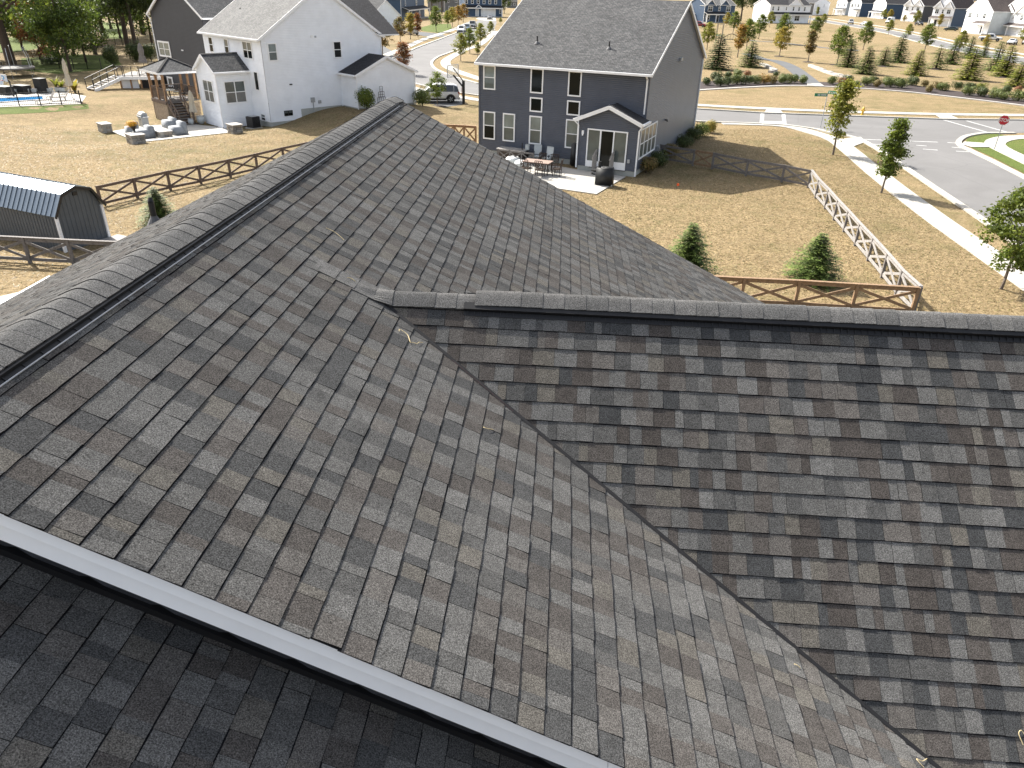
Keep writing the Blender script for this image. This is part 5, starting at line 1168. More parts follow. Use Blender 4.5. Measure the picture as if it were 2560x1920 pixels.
# ================================================================ vehicles
def car_meshes(kind):
    """lofted body from stations along its length (x forward); returns dict of meshes"""
    if kind == 'suv': L, W, Hh = 4.6, 1.90, 1.74; st = [(-2.30, .62, .90, 1.00, .80), (-2.24, .36, .95, 1.10, .90), (-2.10, .34, .98, 1.58, .93), (-1.75, .30, .99, 1.70, .95), (-.4, .30, 1.0, 1.74, .95), (.35, .30, 1.0, 1.70, .95), (.78, .30, 1.0, 1.42, .95), (1.12, .30, 1.0, 1.10, .95), (1.9, .32, .96, 1.03, .93), (2.22, .36, .84, .92, .86), (2.32, .45, .70, .74, .74)]
    elif kind == 'sedan': L, W, Hh = 4.7, 1.82, 1.45; st = [(-2.35, .55, .82, .92, .74), (-2.25, .34, .88, 1.0, .86), (-1.75, .30, .90, 1.08, .90), (-1.05, .26, .92, 1.38, .91), (-.3, .26, .92, 1.45, .91), (.3, .26, .92, 1.40, .91), (1.05, .26, .91, 1.02, .91), (1.9, .28, .84, .90, .88), (2.22, .34, .72, .78, .80), (2.35, .44, .6, .64, .68)]
    elif kind == 'truck': L, W, Hh = 5.7, 2.0, 1.90; st = [(-2.85, .60, 1.0, 1.12, .88), (-2.78, .48, 1.02, 1.14, .95), (-.9, .46, 1.03, 1.15, .97), (-.86, .46, 1.05, 1.84, .97), (-.2, .46, 1.06, 1.90, .97), (.7, .46, 1.06, 1.86, .97), (1.25, .46, 1.06, 1.30, .97), (1.45, .46, 1.05, 1.18, .97), (2.4, .48, 1.02, 1.12, .95), (2.75, .52, .9, 1.0, .9), (2.85, .6, .8, .86, .82)]
    else: L, W, Hh = 5.9, 2.05, 2.55; st = [(-2.95, .55, 1.2, 2.3, .92), (-2.9, .40, 1.25, 2.50, .97), (-1.0, .38, 1.25, 2.55, .98), (.9, .38, 1.22, 2.50, .98), (1.35, .38, 1.2, 2.30, .97), (1.9, .38, 1.12, 1.45, .96), (2.2, .40, 1.05, 1.20, .93), (2.75, .42, .9, 1.02, .88), (2.95, .5, .75, .8, .76)]
    hw = W/2; B = MB(); Gm = MB(); rings = []
    for (x, zb, zm, zt, wf) in st:
        green = zt-zm > .22; wt = hw*wf*(.80 if green else .90); zmid = zb+(zm-zb)*.55
        rings.append([Vector((x, s*w, z)) for s, lst in ((-1, [(0, zb), (hw*wf*.93, zb), (hw*wf, zmid), (hw*wf*.985, zm), (wt, zt-.05), (wt*.84, zt)]), ) for w, z in lst]+[Vector((x, w, z)) for w, z in [(wt*.84, zt), (wt, zt-.05), (hw*wf*.985, zm), (hw*wf, zmid), (hw*wf*.93, zb), (0, zb)]])
    for i in range(len(rings)-1):
        for k in range(len(rings[0])-1): B.poly([rings[i][k], rings[i+1][k], rings[i+1][k+1], rings[i][k+1]])
    B.poly(rings[0]); B.poly(rings[-1][::-1])
    # glass panels just proud of the body: sides, windscreen, back
    tall = [i for i, s in enumerate(st) if s[3]-s[2] > .22]
    e = .012
    for i in range(len(st)-1):
        a, b = st[i], st[i+1]
        if kind == 'van' and i < 3: continue
        if a[3]-a[2] > .2 or b[3]-b[2] > .2:
            for s in (3, 7):
                lo, up_ = (3, 4) if s == 3 else (8, 7); sg = -1 if s == 3 else 1
                p = [rings[i][lo], rings[i+1][lo], rings[i+1][up_], rings[i][up_]]
                if min(a[3]-a[2], b[3]-b[2]) < .2 and kind == 'truck' and i < 4: continue
                c = sum(p, Vector())/4; q = [c+(v-c)*Vector((.94, 1, 1)).x for v in p]; q = [Vector((c.x+(v.x-c.x)*.95, v.y+sg*e, c.z+(v.z-c.z)*.84+.01)) for v in p]; Gm.poly(q)
        # front and rear screens: where the roof line falls quickly
        sl = (b[3]-a[3])/max(.01, b[0]-a[0])
        if (sl < -.5 and a[3] > a[2]+.2 and b[0] > 0) or (sl > .5 and b[3] > b[2]+.2 and a[0] < 0 and not kind in ('van',)):
            p = [rings[i][5], rings[i][6], rings[i+1][6], rings[i+1][5]]; c = sum(p, Vector())/4; nrm = (p[1]-p[0]).cross(p[3]-p[0]).normalized(); nrm = nrm if nrm.z > 0 else -nrm; Gm.poly([c+(v-c)*.93+nrm*e for v in p])
    trim = MB(); wx = {'suv': (-1.42, 1.40), 'sedan': (-1.40, 1.42), 'truck': (-1.75, 1.85), 'van': (-1.75, 1.85)}[kind]; wr = {'suv': .37, 'sedan': .33, 'truck': .40, 'van': .36}[kind]
    z0 = st[3][1]
    for s in (-1, 1):
        trim.box((0, s*(hw*.955), z0+.05), (wx[1]-wx[0]-wr*2.2, .06, .16))
        for x in wx:
            pts = [(x+(wr+.09)*math.cos(t), s*hw*.955, wr+(wr+.09)*math.sin(t)) for t in [math.pi*k/10 for k in range(11)]]
            pin = [(x+(wr-.02)*math.cos(t), s*hw*.955, wr+(wr-.02)*math.sin(t)) for t in [math.pi*k/10 for k in range(11)]]
            for k in range(10): trim.poly([Vector(pts[k])+Vector((0, s*.035, 0)), Vector(pts[k+1])+Vector((0, s*.035, 0)), Vector(pin[k+1])+Vector((0, s*.035, 0)), Vector(pin[k])+Vector((0, s*.035, 0))]); trim.poly([Vector(pts[k])+Vector((0, s*.035, 0)), Vector(pts[k+1])+Vector((0, s*.035, 0)), pts[k+1], pts[k]])
            trim.poly([(p[0], p[1]+s*.012, p[2]) for p in pin]+[(x-(wr-.02), s*hw*.967, z0), (x+(wr-.02), s*hw*.967, z0)])
    trim.box((st[-1][0]-.06, 0, z0+.12), (.2, W*.78, .2)); trim.box((st[0][0]+.08, 0, z0+.12), (.2, W*.80, .2))
    lamps = MB(); tl = MB(); gr = MB()
    for s in (-1, 1): lamps.box((st[-2][0]+.02, s*hw*.68, st[-2][2]-.04), (.16, .36, .13)); tl.box((st[1][0]+.0, s*hw*.82, st[1][2]-.02), (.12, .2, .2))
    gr.box((st[-1][0]-.005, 0, st[-1][2]-.07), (.08, W*.5, .16))
    mir = MB()
    for s in (-1, 1): mir.box((.85 if kind != 'truck' else 1.15, s*(hw+.06), st[5][2]+.08), (.12, .2, .14))
    wh = MB(); wh.lathe([(wr*.6, -.11), (wr*.96, -.11), (wr, -.07), (wr, .07), (wr*.96, .11), (wr*.6, .11)], (0, 0, 0), 20)
    rim = MB(); rim.lathe([(wr*.62, .085), (wr*.62, .10), (wr*.1, .105)], (0, 0, 0), 16)
    sp = MB()
    for k in range(5): a = 2*math.pi*k/5; sp.beam((.04*math.cos(a), .04*math.sin(a), .112), (wr*.6*math.cos(a), wr*.6*math.sin(a), .108), .085, .02)
    return dict(body=B, glass=Gm, trim=trim, lamps=lamps, tails=tl, grille=gr, mirrors=mir, tyre=wh, rim=rim, spokes=sp, wx=wx, wr=wr, hw=hw)
CARS = {}
def car(kind, paint, label, loc, heading, name='parked_car', cat='car', scale=1.0):
    if kind not in CARS:
        d = car_meshes(kind); r = {}
        for k in ('glass', 'trim', 'lamps', 'tails', 'grille', 'mirrors', 'tyre', 'rim', 'spokes'):
            r[k] = d[k].data(k, {'glass': 'car_glass', 'trim': 'black_plastic', 'lamps': 'lamp_glass', 'tails': 'tail_red', 'grille': 'black_plastic', 'mirrors': 'black_plastic', 'tyre': 'rubber', 'rim': 'iron', 'spokes': 'steel'}[k], k in ('tyre',))
        r['body'] = d['body']; r['d'] = d; CARS[kind] = r
    r = CARS[kind]; o = thing(name, label, cat, loc, heading, 'vehicles', scale)
    me = r['body'].data('body', paint); b = bmesh.new(); b.from_mesh(me); bmesh.ops.remove_doubles(b, verts=b.verts, dist=1e-4); bmesh.ops.recalc_face_normals(b, faces=b.faces); b.to_mesh(me); b.free()
    me.polygons.foreach_set('use_smooth', [True]*len(me.polygons)); bo = put('body', me, o)
    md = bo.modifiers.new('bevel', 'BEVEL'); md.width = .05; md.segments = 2; md.limit_method = 'ANGLE'; md.angle_limit = rad(35)
    put('windows', r['glass'], o); put('cladding', r['trim'], o); put('headlights', r['lamps'], o); put('tail_lights', r['tails'], o); put('grille', r['grille'], o); put('mirrors', r['mirrors'], o)
    d = r['d']
    for x in d['wx']:
        for s in (-1, 1):
            w = put('wheel', r['tyre'], o); w.location = (x, s*(d['hw']-.10), d['wr']); w.rotation_euler = (rad(-90)*s, 0, 0)
            put('rim', r['rim'], w); put('spokes', r['spokes'], w)
    return o
def cpos(zn, a, b):
    """ground contact of the near wheels: first and second point in the picture; returns middle and heading from a to b"""
    A, B = G(*zn(*a), 0), G(*zn(*b), 0); return (A+B)/2, math.atan2((B-A).y, (B-A).x)
p, h = cpos(zC, (630, 1425), (375, 1425)); n = Vector((-math.sin(h), math.cos(h), 0)); car('suv', 'car_white', 'white sport utility car with black arches parked in the drive beyond the main ridge', p-n*.85, h, scale=1.02)
p, h = cpos(zC, (185, 490), (25, 470)); n = Vector((-math.sin(h), math.cos(h), 0)); car('suv', 'car_beige', 'beige sport utility car in the drive of the white garage house', p-n*.85, h)
def head_on(zn, u, v, du, dv): 
    a, b = G(*zn(u, v), 0), G(*zn(u+du, v+dv), 0); return a, math.atan2((b-a).y, (b-a).x)
p, h = head_on(zC, 835, 465, -60, 26); car('suv', 'car_white', 'silver-white pickup-nosed car, nearest of three parked along the curving street', p+Vector((-math.cos(h), -math.sin(h), 0))*2.3, h)
p, h = head_on(zC, 905, 440, -60, 26); car('suv', 'car_blue', 'teal blue car, middle of three parked along the curving street', p+Vector((-math.cos(h), -math.sin(h), 0))*2.6, h)
p, h = head_on(zC, 985, 400, -60, 26); car('truck', 'car_grey', 'dark grey pickup truck, furthest of three parked along the curving street', p+Vector((-math.cos(h), -math.sin(h), 0))*2.6, h, 'pickup_truck', 'truck')
p, h = head_on(zC, 1242, 275, 0, 26); car('sedan', 'car_grey', 'dark sedan on the pale drive of the navy house', p+Vector((-math.cos(h), -math.sin(h), 0))*2.2, h)
p, h = cpos(zF, (85, 290), (165, 292)); car('truck', 'car_white', 'white pickup parked at the left end of the far street', p, h+1.2, 'pickup_truck', 'truck')
p, h = cpos(zF, (255, 318), (320, 300)); car('sedan', 'car_white', 'white car parked behind the white pickup on the far street', p, h+.5)
p, h = cpos(zF, (670, 280), (515, 288)); car('van', 'car_white', 'long white cargo van in a drive on the far street', p, h, 'cargo_van', 'van')
p, h = cpos(zF, (905, 300), (985, 308)); car('suv', 'car_black', 'black car beside the tall tree in front of the grey porch house', p, h)
p, h = cpos(zF, (1375, 372), (1285, 368)); car('sedan', 'car_green', 'dark green sedan in the drive of the navy house', p, h)
p, h = cpos(zF, (1700, 490), (1895, 500)); car('truck', 'car_white', 'white pickup truck with trailer end facing left in a drive', p, h, 'pickup_truck', 'truck')
p, h = cpos(zF, (2110, 530), (2010, 545)); car('sedan', 'car_white', 'white sedan nearest the right edge of the far street', p, h)
p, h = cpos(zF, (2290, 530), (2200, 545)); car('sedan', 'car_white', 'white car cut by the right edge of the picture', p, h)
p, h = cpos(zE, (230, 345), (270, 350)); car('suv', 'car_red', 'dark red car half hidden by the grey house gable', p, h+.8)
# ================================================================ signs and street furniture
def text_mesh(s, size, mat):
    c = bpy.data.curves.new('t', 'FONT'); c.body = s; c.size = size; c.align_x = 'CENTER'; c.align_y = 'CENTER'; c.extrude = .002; c.offset = .006
    o = bpy.data.objects.new('t', c); COL.objects.link(o); dg = bpy.context.evaluated_depsgraph_get(); dg.update(); me = bpy.data.meshes.new_from_object(o.evaluated_get(dg)); bpy.data.objects.remove(o)
    me.materials.clear(); me.materials.append(MAT[mat]); return me
g = G(*zL(1385, 1050), 0); ht = top_at(g, zL(1700, 75)[1]); sz = ht/2.95
st = thing('stop_sign', 'red octagonal stop sign on a steel post at the corner pavement', 'sign', g, math.atan2(-g.x, g.y)*1.0+.55*0, None, sz)
m = MB(); m.beam((0, .03, 0), (0, .03, 2.75), .06, .04); m.obj('post', 'galvanized', st)
def octo(r, y, dep, mat, name, par):
    m = MB(); m.prism([(r*math.cos(rad(22.5+45*k)), y, 2.5+r*math.sin(rad(22.5+45*k))) for k in range(8)], (0, dep, 0)); return m.obj(name, mat, par)
fc = octo(.43, -.004, .008, 'sign_white', 'sign_face', st); octo(.40, -.008, .003, 'sign_red', 'red_field', fc)
t = put('lettering', text_mesh('STOP', .36, 'sign_white'), fc); t.location = (0, -.012, 2.49); t.rotation_euler = (rad(90), 0, 0); t.scale = (.92, 1.05, 1)
g = G(*zE(1805, 1640), 0); ht = top_at(g, zE(1915, 1155)[1])
ss = thing('street_name_sign', 'green street name signs crossed on a thin pole at the crossing', 'sign', g, 0)
m = MB(); m.tube([(0, 0, 0), (0, 0, ht-.2)], .035, 8); m.obj('pole', 'galvanized', ss)
for nm, a, z, L in (('near', rad(187), ht-.42, 1.15), ('far', rad(-55), ht-.18, .95)):
    d = Vector((math.cos(a), math.sin(a), 0)); b = MB(); b.beam(Vector((0, 0, z))+d*.03, Vector((0, 0, z))+d*L, .02, .26); bo = b.obj('sign_blade', 'sign_green', ss); mk = MB(); x = .12; nn = d.cross(Vector((0, 0, 1)))
    for wdt, gap in ((.05, .03), (.045, .03), (.05, .03), (.045, .03), (.05, .03), (.05, .10), (.05, .03), (.05, .03), (.05, .03)):
        if x+wdt > L-.06: break
        for s_ in (-1, 1): mk.beam(Vector((0, 0, z))+d*x+nn*s_*.0115, Vector((0, 0, z))+d*(x+wdt)+nn*s_*.0115, .003, .13)
        x += wdt+gap
    mk.obj('lettering', 'sign_white', bo)
g = G(*zF(265, 1385), 0); hy = thing('fire_hydrant', 'yellow fire hydrant on the grass strip of the crossing', 'hydrant', g, 0, None, max(1.0, top_at(g, zF(270, 1290)[1])/.85))
m = MB(); m.lathe([(.16, 0), (.16, .05), (.11, .06), (.11, .55), (.13, .56), (.13, .62), (.10, .70), (.05, .76), (.04, .85)], (0, 0, 0), 12); m.obj('barrel', 'hydrant_yellow', hy, True)
m = MB(); m.tube([(-.22, 0, .45), (.22, 0, .45)], .06, 8); m.tube([(0, -.2, .4), (0, 0, .4)], .07, 8); m.obj('outlet', 'hydrant_yellow', hy)
g = G(*zG(208, 400), 0); fl = thing('marker_flag', 'tiny orange marker flag stuck in the dry lawn', 'flag', g, 0); m = MB(); m.tube([(0, 0, 0), (0, 0, .35)], .008, 5); m.obj('wire', 'iron', fl); m = MB(); m.prism([(0, 0, .2), (.16, .01, .22), (.14, 0, .36), (0, 0, .36)], (0, .012, 0)); m.obj('flag', 'orange_plastic', fl)
# basketball hoop by the drive of the grey house
g = G(*zC(880, 1435), 0); hp = top_at(g, zC(790, 915)[1]); bk = thing('basketball_hoop', 'black basketball hoop with glass backboard beside the drive', 'basketball hoop', g, rad(150))
m = MB(); m.beam((0, 0, 0), (0, 0, hp*.62), .20, .20); m.obj('pole', 'black_plastic', bk)
m = MB(); m.beam((0, 0, hp*.44), (1.25, 0, hp*.74), .12, .12); m.beam((0, 0, hp*.60), (1.25, 0, hp*.92), .07, .07); m.obj('arm', 'black_plastic', bk)
m = MB(); m.prism([(1.30, -.85, hp*.70), (1.30, .85, hp*.70), (1.30, .85, hp*.70+1.05), (1.30, -.85, hp*.70+1.05)], (.03, 0, 0)); bb = m.obj('backboard', 'clear_board', bk)
fr = MB()
for a, b in (((-.88, 0), (.88, 0)), ((-.88, 1.08), (.88, 1.08)), ((-.88, 0), (-.88, 1.08)), ((.88, 0), (.88, 1.08))): fr.beam((1.315, a[0], hp*.70-.02+a[1]), (1.315, b[0], hp*.70-.02+b[1]), .06, .06)
fr.obj('board_frame', 'galvanized', bb)
m = MB(); m.tube([(1.55+.23*math.cos(t)+.2, .23*math.sin(t), hp*.70+.12) for t in [2*math.pi*k/16 for k in range(17)]], .02, 6, cap=False); m.beam((1.3, 0, hp*.70+.12), (1.52, 0, hp*.70+.12), .1, .04); m.obj('rim', 'black_plastic', bk)
m = MB(); m.beam((.12, .14, hp*.20), (.12, .14, hp*.45), .03, .03); m.beam((.12, .14, hp*.20), (.35, .14, hp*.17), .03, .03); m.obj('crank', 'tail_red', bk)
# limestone walls in the park, block by block
def stone_wall(label, pts, h=.38, d=.55):
    P = smooth_line([G(*zE(*p), 0) for p in pts], 6); f = thing('stone_wall', label, 'wall', P[0], 0, 'park stone walls'); L = 0; i = 0
    tot = [0]
    for k in range(1, len(P)): tot.append(tot[-1]+(P[k]-P[k-1]).length)
    s = 0.0
    while s < tot[-1]-.3:
        ln = R_.uniform(.55, 1.1); e = min(tot[-1], s+ln)
        def at(q):
            for k in range(1, len(P)):
                if tot[k] >= q: t = (q-tot[k-1])/max(1e-6, tot[k]-tot[k-1]); return P[k-1].lerp(P[k], t)
            return P[-1]
        a, b = at(s+.012)-P[0], at(e-.012)-P[0]; hh = h+R_.uniform(-.05, .06); m = MB(); m.beam(a+Vector((0, 0, hh/2-.03)), b+Vector((0, 0, hh/2-.03)), d+R_.uniform(-.08, .08), hh); m.obj('stone', 'limestone', f); s = e
    return f
stone_wall('longer pale limestone wall curving up from the park bed', [(1665, 855), (1760, 890), (1870, 935), (2000, 975), (2110, 1000), (2200, 1012)]); stone_wall('short pale limestone wall left of the park path', [(1040, 838), (1110, 862), (1190, 905), (1228, 922), (1140, 938)])
# playground frame
g = G(*zE(590, 540), 0); pg = thing('playground', 'beige and brown playground climbing frame in the park', 'playground', g, -.35)
k = top_at(g, zE(500, 310)[1])/2.9
for x, y in ((-1.9, 0), (-.9, 0), (-1.9, 1.0), (-.9, 1.0), (2.6, .4)): beamo(pg, 'post', 'play_beige', (x*k, y, 0), (x*k, y, 2.9*k), .14, .14)
m = MB(); m.tube([(-.7*k+3.0*k*t, .4, .55*k+1.3*math.sin(math.pi*t)*k*.6) for t in [j/12 for j in range(13)]], .07, 7); m.obj('arch_bar', 'iron', pg); m = MB(); m.tube([(-.7*k+3.0*k*t, .4, .15*k+1.3*math.sin(math.pi*t)*k*.25) for t in [j/12 for j in range(13)]], .07, 7); m.obj('arch_bar', 'iron', pg)
for j in range(5): beamo(pg, 'rung', 'iron', (-.4*k+.5*k*j, .4, .3*k), (-.4*k+.5*k*j, .4, 1.2*k), .05, .05)
pbox(pg, 'deck', 'teal_plastic', (-1.4*k, .5, 1.0*k), (1.1*k, 1.1, .08)); beamo(pg, 'top_bar', 'play_beige', (-1.9*k, 0, 2.8*k), (-.9*k, 0, 2.8*k), .12, .12); beamo(pg, 'slide', 'play_beige', (-1.9*k, .5, 1.05*k), (-3.6*k, .3, .15), .5, .08)
# ================================================================ houses along the far streets
def far_house(label, fl, fr, depth, h, rise, siding, roofmat, ridge='y', wins=(), garage=None, porch=None, gables=(), side_wins=0, front=None, door=None, group='houses of the far streets', shutters=False):
    """fl, fr: ground points of the front corners (left, right); local x along the front, y into the house"""
    d = fr-fl; w = d.length; o = thing('far_house', label, 'house', fl, math.atan2(d.y, d.x), group)
    shell(o, 0, w, 0, depth, 0, h, rise, siding, roofmat, ridge, .3, .22, .2, corner='white_trim')
    if front:
        m = MB(); top = (lambda t: h+rise*(1-abs(t-w/2)/(w/2))-.2) if ridge == 'y' else h-.1
        clap_wall(m, (0.06, -.03, .2), (1, 0, 0), w-.12, 0, (lambda t: top(t)-.2) if callable(top) else top-.2, .25, (0, -1, 0)); m.obj('front_wall', front, o)
    for (x, z, ww_, hh, sty) in wins: window(o, (x*w, -.06, z), (1, 0, 0), (0, -1, 0), ww_, hh, sty, trim=.14, panes=['pane_dark', 'pane_screen'])
    for (x, ww_, zb, hh, dep) in gables:
        m = MB(); m.prism([((x-ww_/2)*1.0, -dep, zb), (x+ww_/2, -dep, zb), (x, -dep, zb+hh)], (0, dep+.1, 0)); m.obj('gable', front or siding, o)
        roof_slab(o, [(x-ww_/2-.2, depth*.3, zb-.1), (x-ww_/2-.2, -dep-.25, zb-.1), (x, -dep-.25, zb+hh+.1), (x, depth*.3, zb+hh+.1)], roofmat); roof_slab(o, [(x+ww_/2+.2, -dep-.25, zb-.1), (x+ww_/2+.2, depth*.3, zb-.1), (x, depth*.3, zb+hh+.1), (x, -dep-.25, zb+hh+.1)], roofmat)
        for s_ in (-1, 1): beamo(o, 'rake_board', 'white_trim', (x+s_*(ww_/2+.2), -dep-.27, zb-.17), (x, -dep-.27, zb+hh+.03), .03, .22)
    if porch:
        x0, x1, z, dep, pm = porch; x0 *= w; x1 *= w
        roof_slab(o, [(x0-.2, -dep-.2, z), (x1+.2, -dep-.2, z), (x1+.2, 0, z+.75), (x0-.2, 0, z+.75)], pm); pbox(o, 'porch_beam', 'white_trim', ((x0+x1)/2, -dep, z-.2), (x1-x0+.2, .22, .26)); pbox(o, 'porch_floor', 'concrete', ((x0+x1)/2, -dep/2, .1), (x1-x0, dep, .3))
        n = 3 if x1-x0 > 4 else 2
        for k in range(n): pbox(o, 'porch_post', 'white_trim', (x0+.15+(x1-x0-.3)*k/(n-1), -dep+.05, (z-.1)/2), (.24, .24, z-.2))
    if garage:
        x0, gw_, gh__ = garage; gd_ = MB(); gd_.box((x0*w+gw_/2, -.07, .1+gh__/2), (gw_, .06, gh__)); go = gd_.obj('garage_door', 'white_trim', o)
        for k in range(1, 4): pbox(go, 'door_groove', 'galvanized', (x0*w+gw_/2, -.104, .1+gh__*k/4), (gw_-.05, .012, .03))
    if door:
        x, mt = door; dm = MB(); dm.box((x*w, -.07, 1.25), (1.0, .06, 2.15)); do = dm.obj('front_door', mt, o); pbox(do, 'door_frame', 'white_trim', (x*w, -.05, 1.33), (1.35, .04, 2.4))
    for k in range(side_wins): window(o, (w+.03, depth*(.2+.3*k), h*.62), (0, 1, 0), (1, 0, 0), .9, 1.4, 'double', trim=.1)
    return o
def pt(zn, u, v): return G(*zn(u, v), 0)
# by the curving street on the left
a, b = pt(zB, 1560, 265), pt(zB, 1800, 248)
far_house('white house with broad grey roof and a garage door facing the street corner', a, b, 9, 3.2, 3.4, 'white_siding', 'roof_grey', 'y', [(.75, 1.0, .9, 1.3, 'double')], garage=(.30, 2.6, 2.4))
a, b = pt(zC, 20, 285), pt(zC, 340, 235)
far_house('navy house with a wide white posted porch on the left street', a, b, 9, 6.0, 2.4, 'blue_siding', 'roof_dark', 'y', [(.15, 4.0, 1.2, 1.5, 'double'), (.6, 3.9, 2.0, 1.7, 'twin'), (.4, .9, 1.2, 1.7, 'double')], porch=(.05, .95, 3.0, 2.2, 'roof_dark'), door=(.25, 'sign_white'))
a, b = pt(zC, 620, 170), pt(zC, 850, 165)
far_house('pale grey house set back left of the navy garage house', a, b, 9, 5.8, 2.6, 'taupe_siding', 'roof_grey', 'y', [(.15, 3.6, 1.2, 1.4, 'double'), (.6, 3.6, 1.8, 1.4, 'twin'), (.2, .8, 1.2, 1.5, 'double'), (.6, .8, 1.8, 1.5, 'twin')])
a, b = pt(zC, 890, 232), pt(zC, 1405, 240)
nh = far_house('navy house with a wide white garage door and a row of upper windows', a, b, 9, 6.2, 2.6, 'blue_siding', 'roof_dark', 'x', [(.02+.155*k, 4.3, 1.0, 1.5, 'double') for k in range(6)]+[(.93, 1.2, .8, 1.6, 'double')], garage=(.44, 5.6, 2.6), porch=(.0, 1.0, 3.1, 1.4, 'roof_dark'), door=(.34, 'sign_white'), gables=((5.0, 2.2, 3.1, .9, 1.5),))
a, b = pt(zC, 1480, 110), pt(zC, 1620, 112)
far_house('small tan house beyond the right end of the navy garage house', a, b, 8, 3.4, 2.2, 'taupe_siding', 'roof_grey', 'x', [(.2, 1.0, 1.2, 1.4, 'double'), (.6, 1.0, 1.2, 1.4, 'double')])
# beyond the park
a, b = pt(zE, 295, 290), pt(zE, 680, 292)
bh = far_house('blue house with twin front gables and white framed windows beyond the park', a, b, 10, 6.0, 2.4, 'blue_siding', 'roof_pale', 'x', [(.10, 3.7, 2.2, 1.8, 'twin'), (.44, 3.9, 1.0, 1.4, 'double'), (.70, 3.7, 2.2, 1.8, 'twin'), (.05, .75, 2.0, 1.8, 'twin'), (.72, .75, 2.0, 1.8, 'twin')], porch=(0, .62, 2.95, 1.8, 'roof_dark'), door=(.46, 'iron'), gables=((2.4, 4.6, 5.7, 1.9, .3), (9.0, 4.6, 5.7, 1.9, .3)))
a, b = pt(zE, 110, 280), pt(zE, 300, 285)
far_house('low garage wing with pale roof left of the blue house', a+Vector((0, 1, 0)), b+Vector((-.3, 1, 0)), 9, 3.0, 3.2, 'blue_siding', 'roof_pale', 'x', [], garage=(.35, 2.6, 2.2))
a, b = pt(zE, 1125, 300), pt(zE, 1640, 305)
far_house('long white farmhouse with dark porch roofs beyond the park', a, b, 10, 6.4, 2.2, 'white_siding', 'roof_dark', 'x', [(.05, 4.3, .9, 1.6, 'double'), (.18, 4.3, .9, 1.6, 'double'), (.38, 4.5, .7, 1.3, 'double'), (.55, 4.3, .9, 1.6, 'double'), (.69, 4.3, .9, 1.6, 'double'), (.83, 4.3, .9, 1.6, 'double'), (.64, .9, 2.4, 1.9, 'twin'), (.12, .7, 1.2, 1.9, 'double')], porch=(0, 1.0, 3.2, 1.3, 'roof_dark'), door=(.42, 'iron'), gables=((11.8, 7.0, 6.2, 2.6, .25),))
a, b = pt(zE, 1700, 200), pt(zE, 1900, 190)
far_house('taupe house right of the white farmhouse', a, b, 9, 6.0, 2.6, 'taupe_siding', 'roof_grey', 'y', [(.2, 3.9, 1.2, 1.5, 'double'), (.6, 3.9, 1.2, 1.5, 'double')], garage=(.15, 3.0, 2.3), front='white_siding')
a, b = pt(zE, 1990, 180), pt(zE, 2170, 195)
far_house('pale house with white porch beyond the far road', a, b, 10, 6.0, 2.8, 'pale_siding', 'roof_grey', 'y', [(.15, 3.9, 1.1, 1.5, 'double'), (.6, 3.9, 1.1, 1.5, 'double')], porch=(.5, 1.0, 3.0, 1.6, 'roof_grey'), garage=(.06, 2.6, 2.3))
# the row on the upper right: white fronts, dark side walls
ROWS = [((-60, 178), (55, 186), 12, 'pale_siding', 'roof_grey', 'pale blue house at the left end of the upper right row'), ((95, 196), (225, 204), 12, 'blue_siding', 'roof_grey', 'navy sided house second in the upper right row'), ((370, 214), (520, 228), 12, 'blue_siding', 'roof_dark', 'navy house with white gabled front behind the white van'),
        ((725, 255), (960, 268), 13, 'grey_siding', 'roof_brown', 'charcoal sided house with a wide grey porch roof'), ((1070, 312), (1320, 326), 13, 'blue_siding', 'roof_brown', 'dark blue sided house with twin front gables and small porch'), ((1455, 392), (1760, 420), 14, 'pale_siding', 'roof_brown', 'white fronted house with steep brown roof and tall porch'), ((1860, 412), (2230, 450), 14, 'pale_siding', 'roof_brown', 'white house with twin peaks at the right edge')]
for i, (p, q, dep, sd_, rf, lb) in enumerate(ROWS):
    a, b = pt(zF, *p), pt(zF, *q); w = (b-a).length
    far_house(lb, a, b, dep+4, 6.9, 4.6, sd_, rf, 'y', [(.10, 4.5, 1.6, 1.7, 'twin'), (.42, 4.6, .9, 1.6, 'double'), (.66, 4.5, 1.6, 1.7, 'twin')], garage=(.06 if i % 2 else .5, min(2.9, w*.42), 2.5), porch=(.5, 1.0, 3.2, 1.9, rf) if i % 2 else (0, 1, 3.0, 1.6, rf), front='white_siding', door=(.76 if i % 2 else .25, 'iron'), gables=((w*.28, w*.42, 6.6, 2.2, .5), (w*.72, w*.42, 6.6, 2.2, .5)) if i in (3, 4, 6) else ())
a, b = pt(zF, 560, 226), pt(zF, 745, 236); far_house('low navy garage wing with white gable trim behind the van', a+Vector((2, 5, 0)), b+Vector((2, 5, 0)), 7, 2.9, 1.5, 'blue_siding', 'roof_dark', 'y', [])
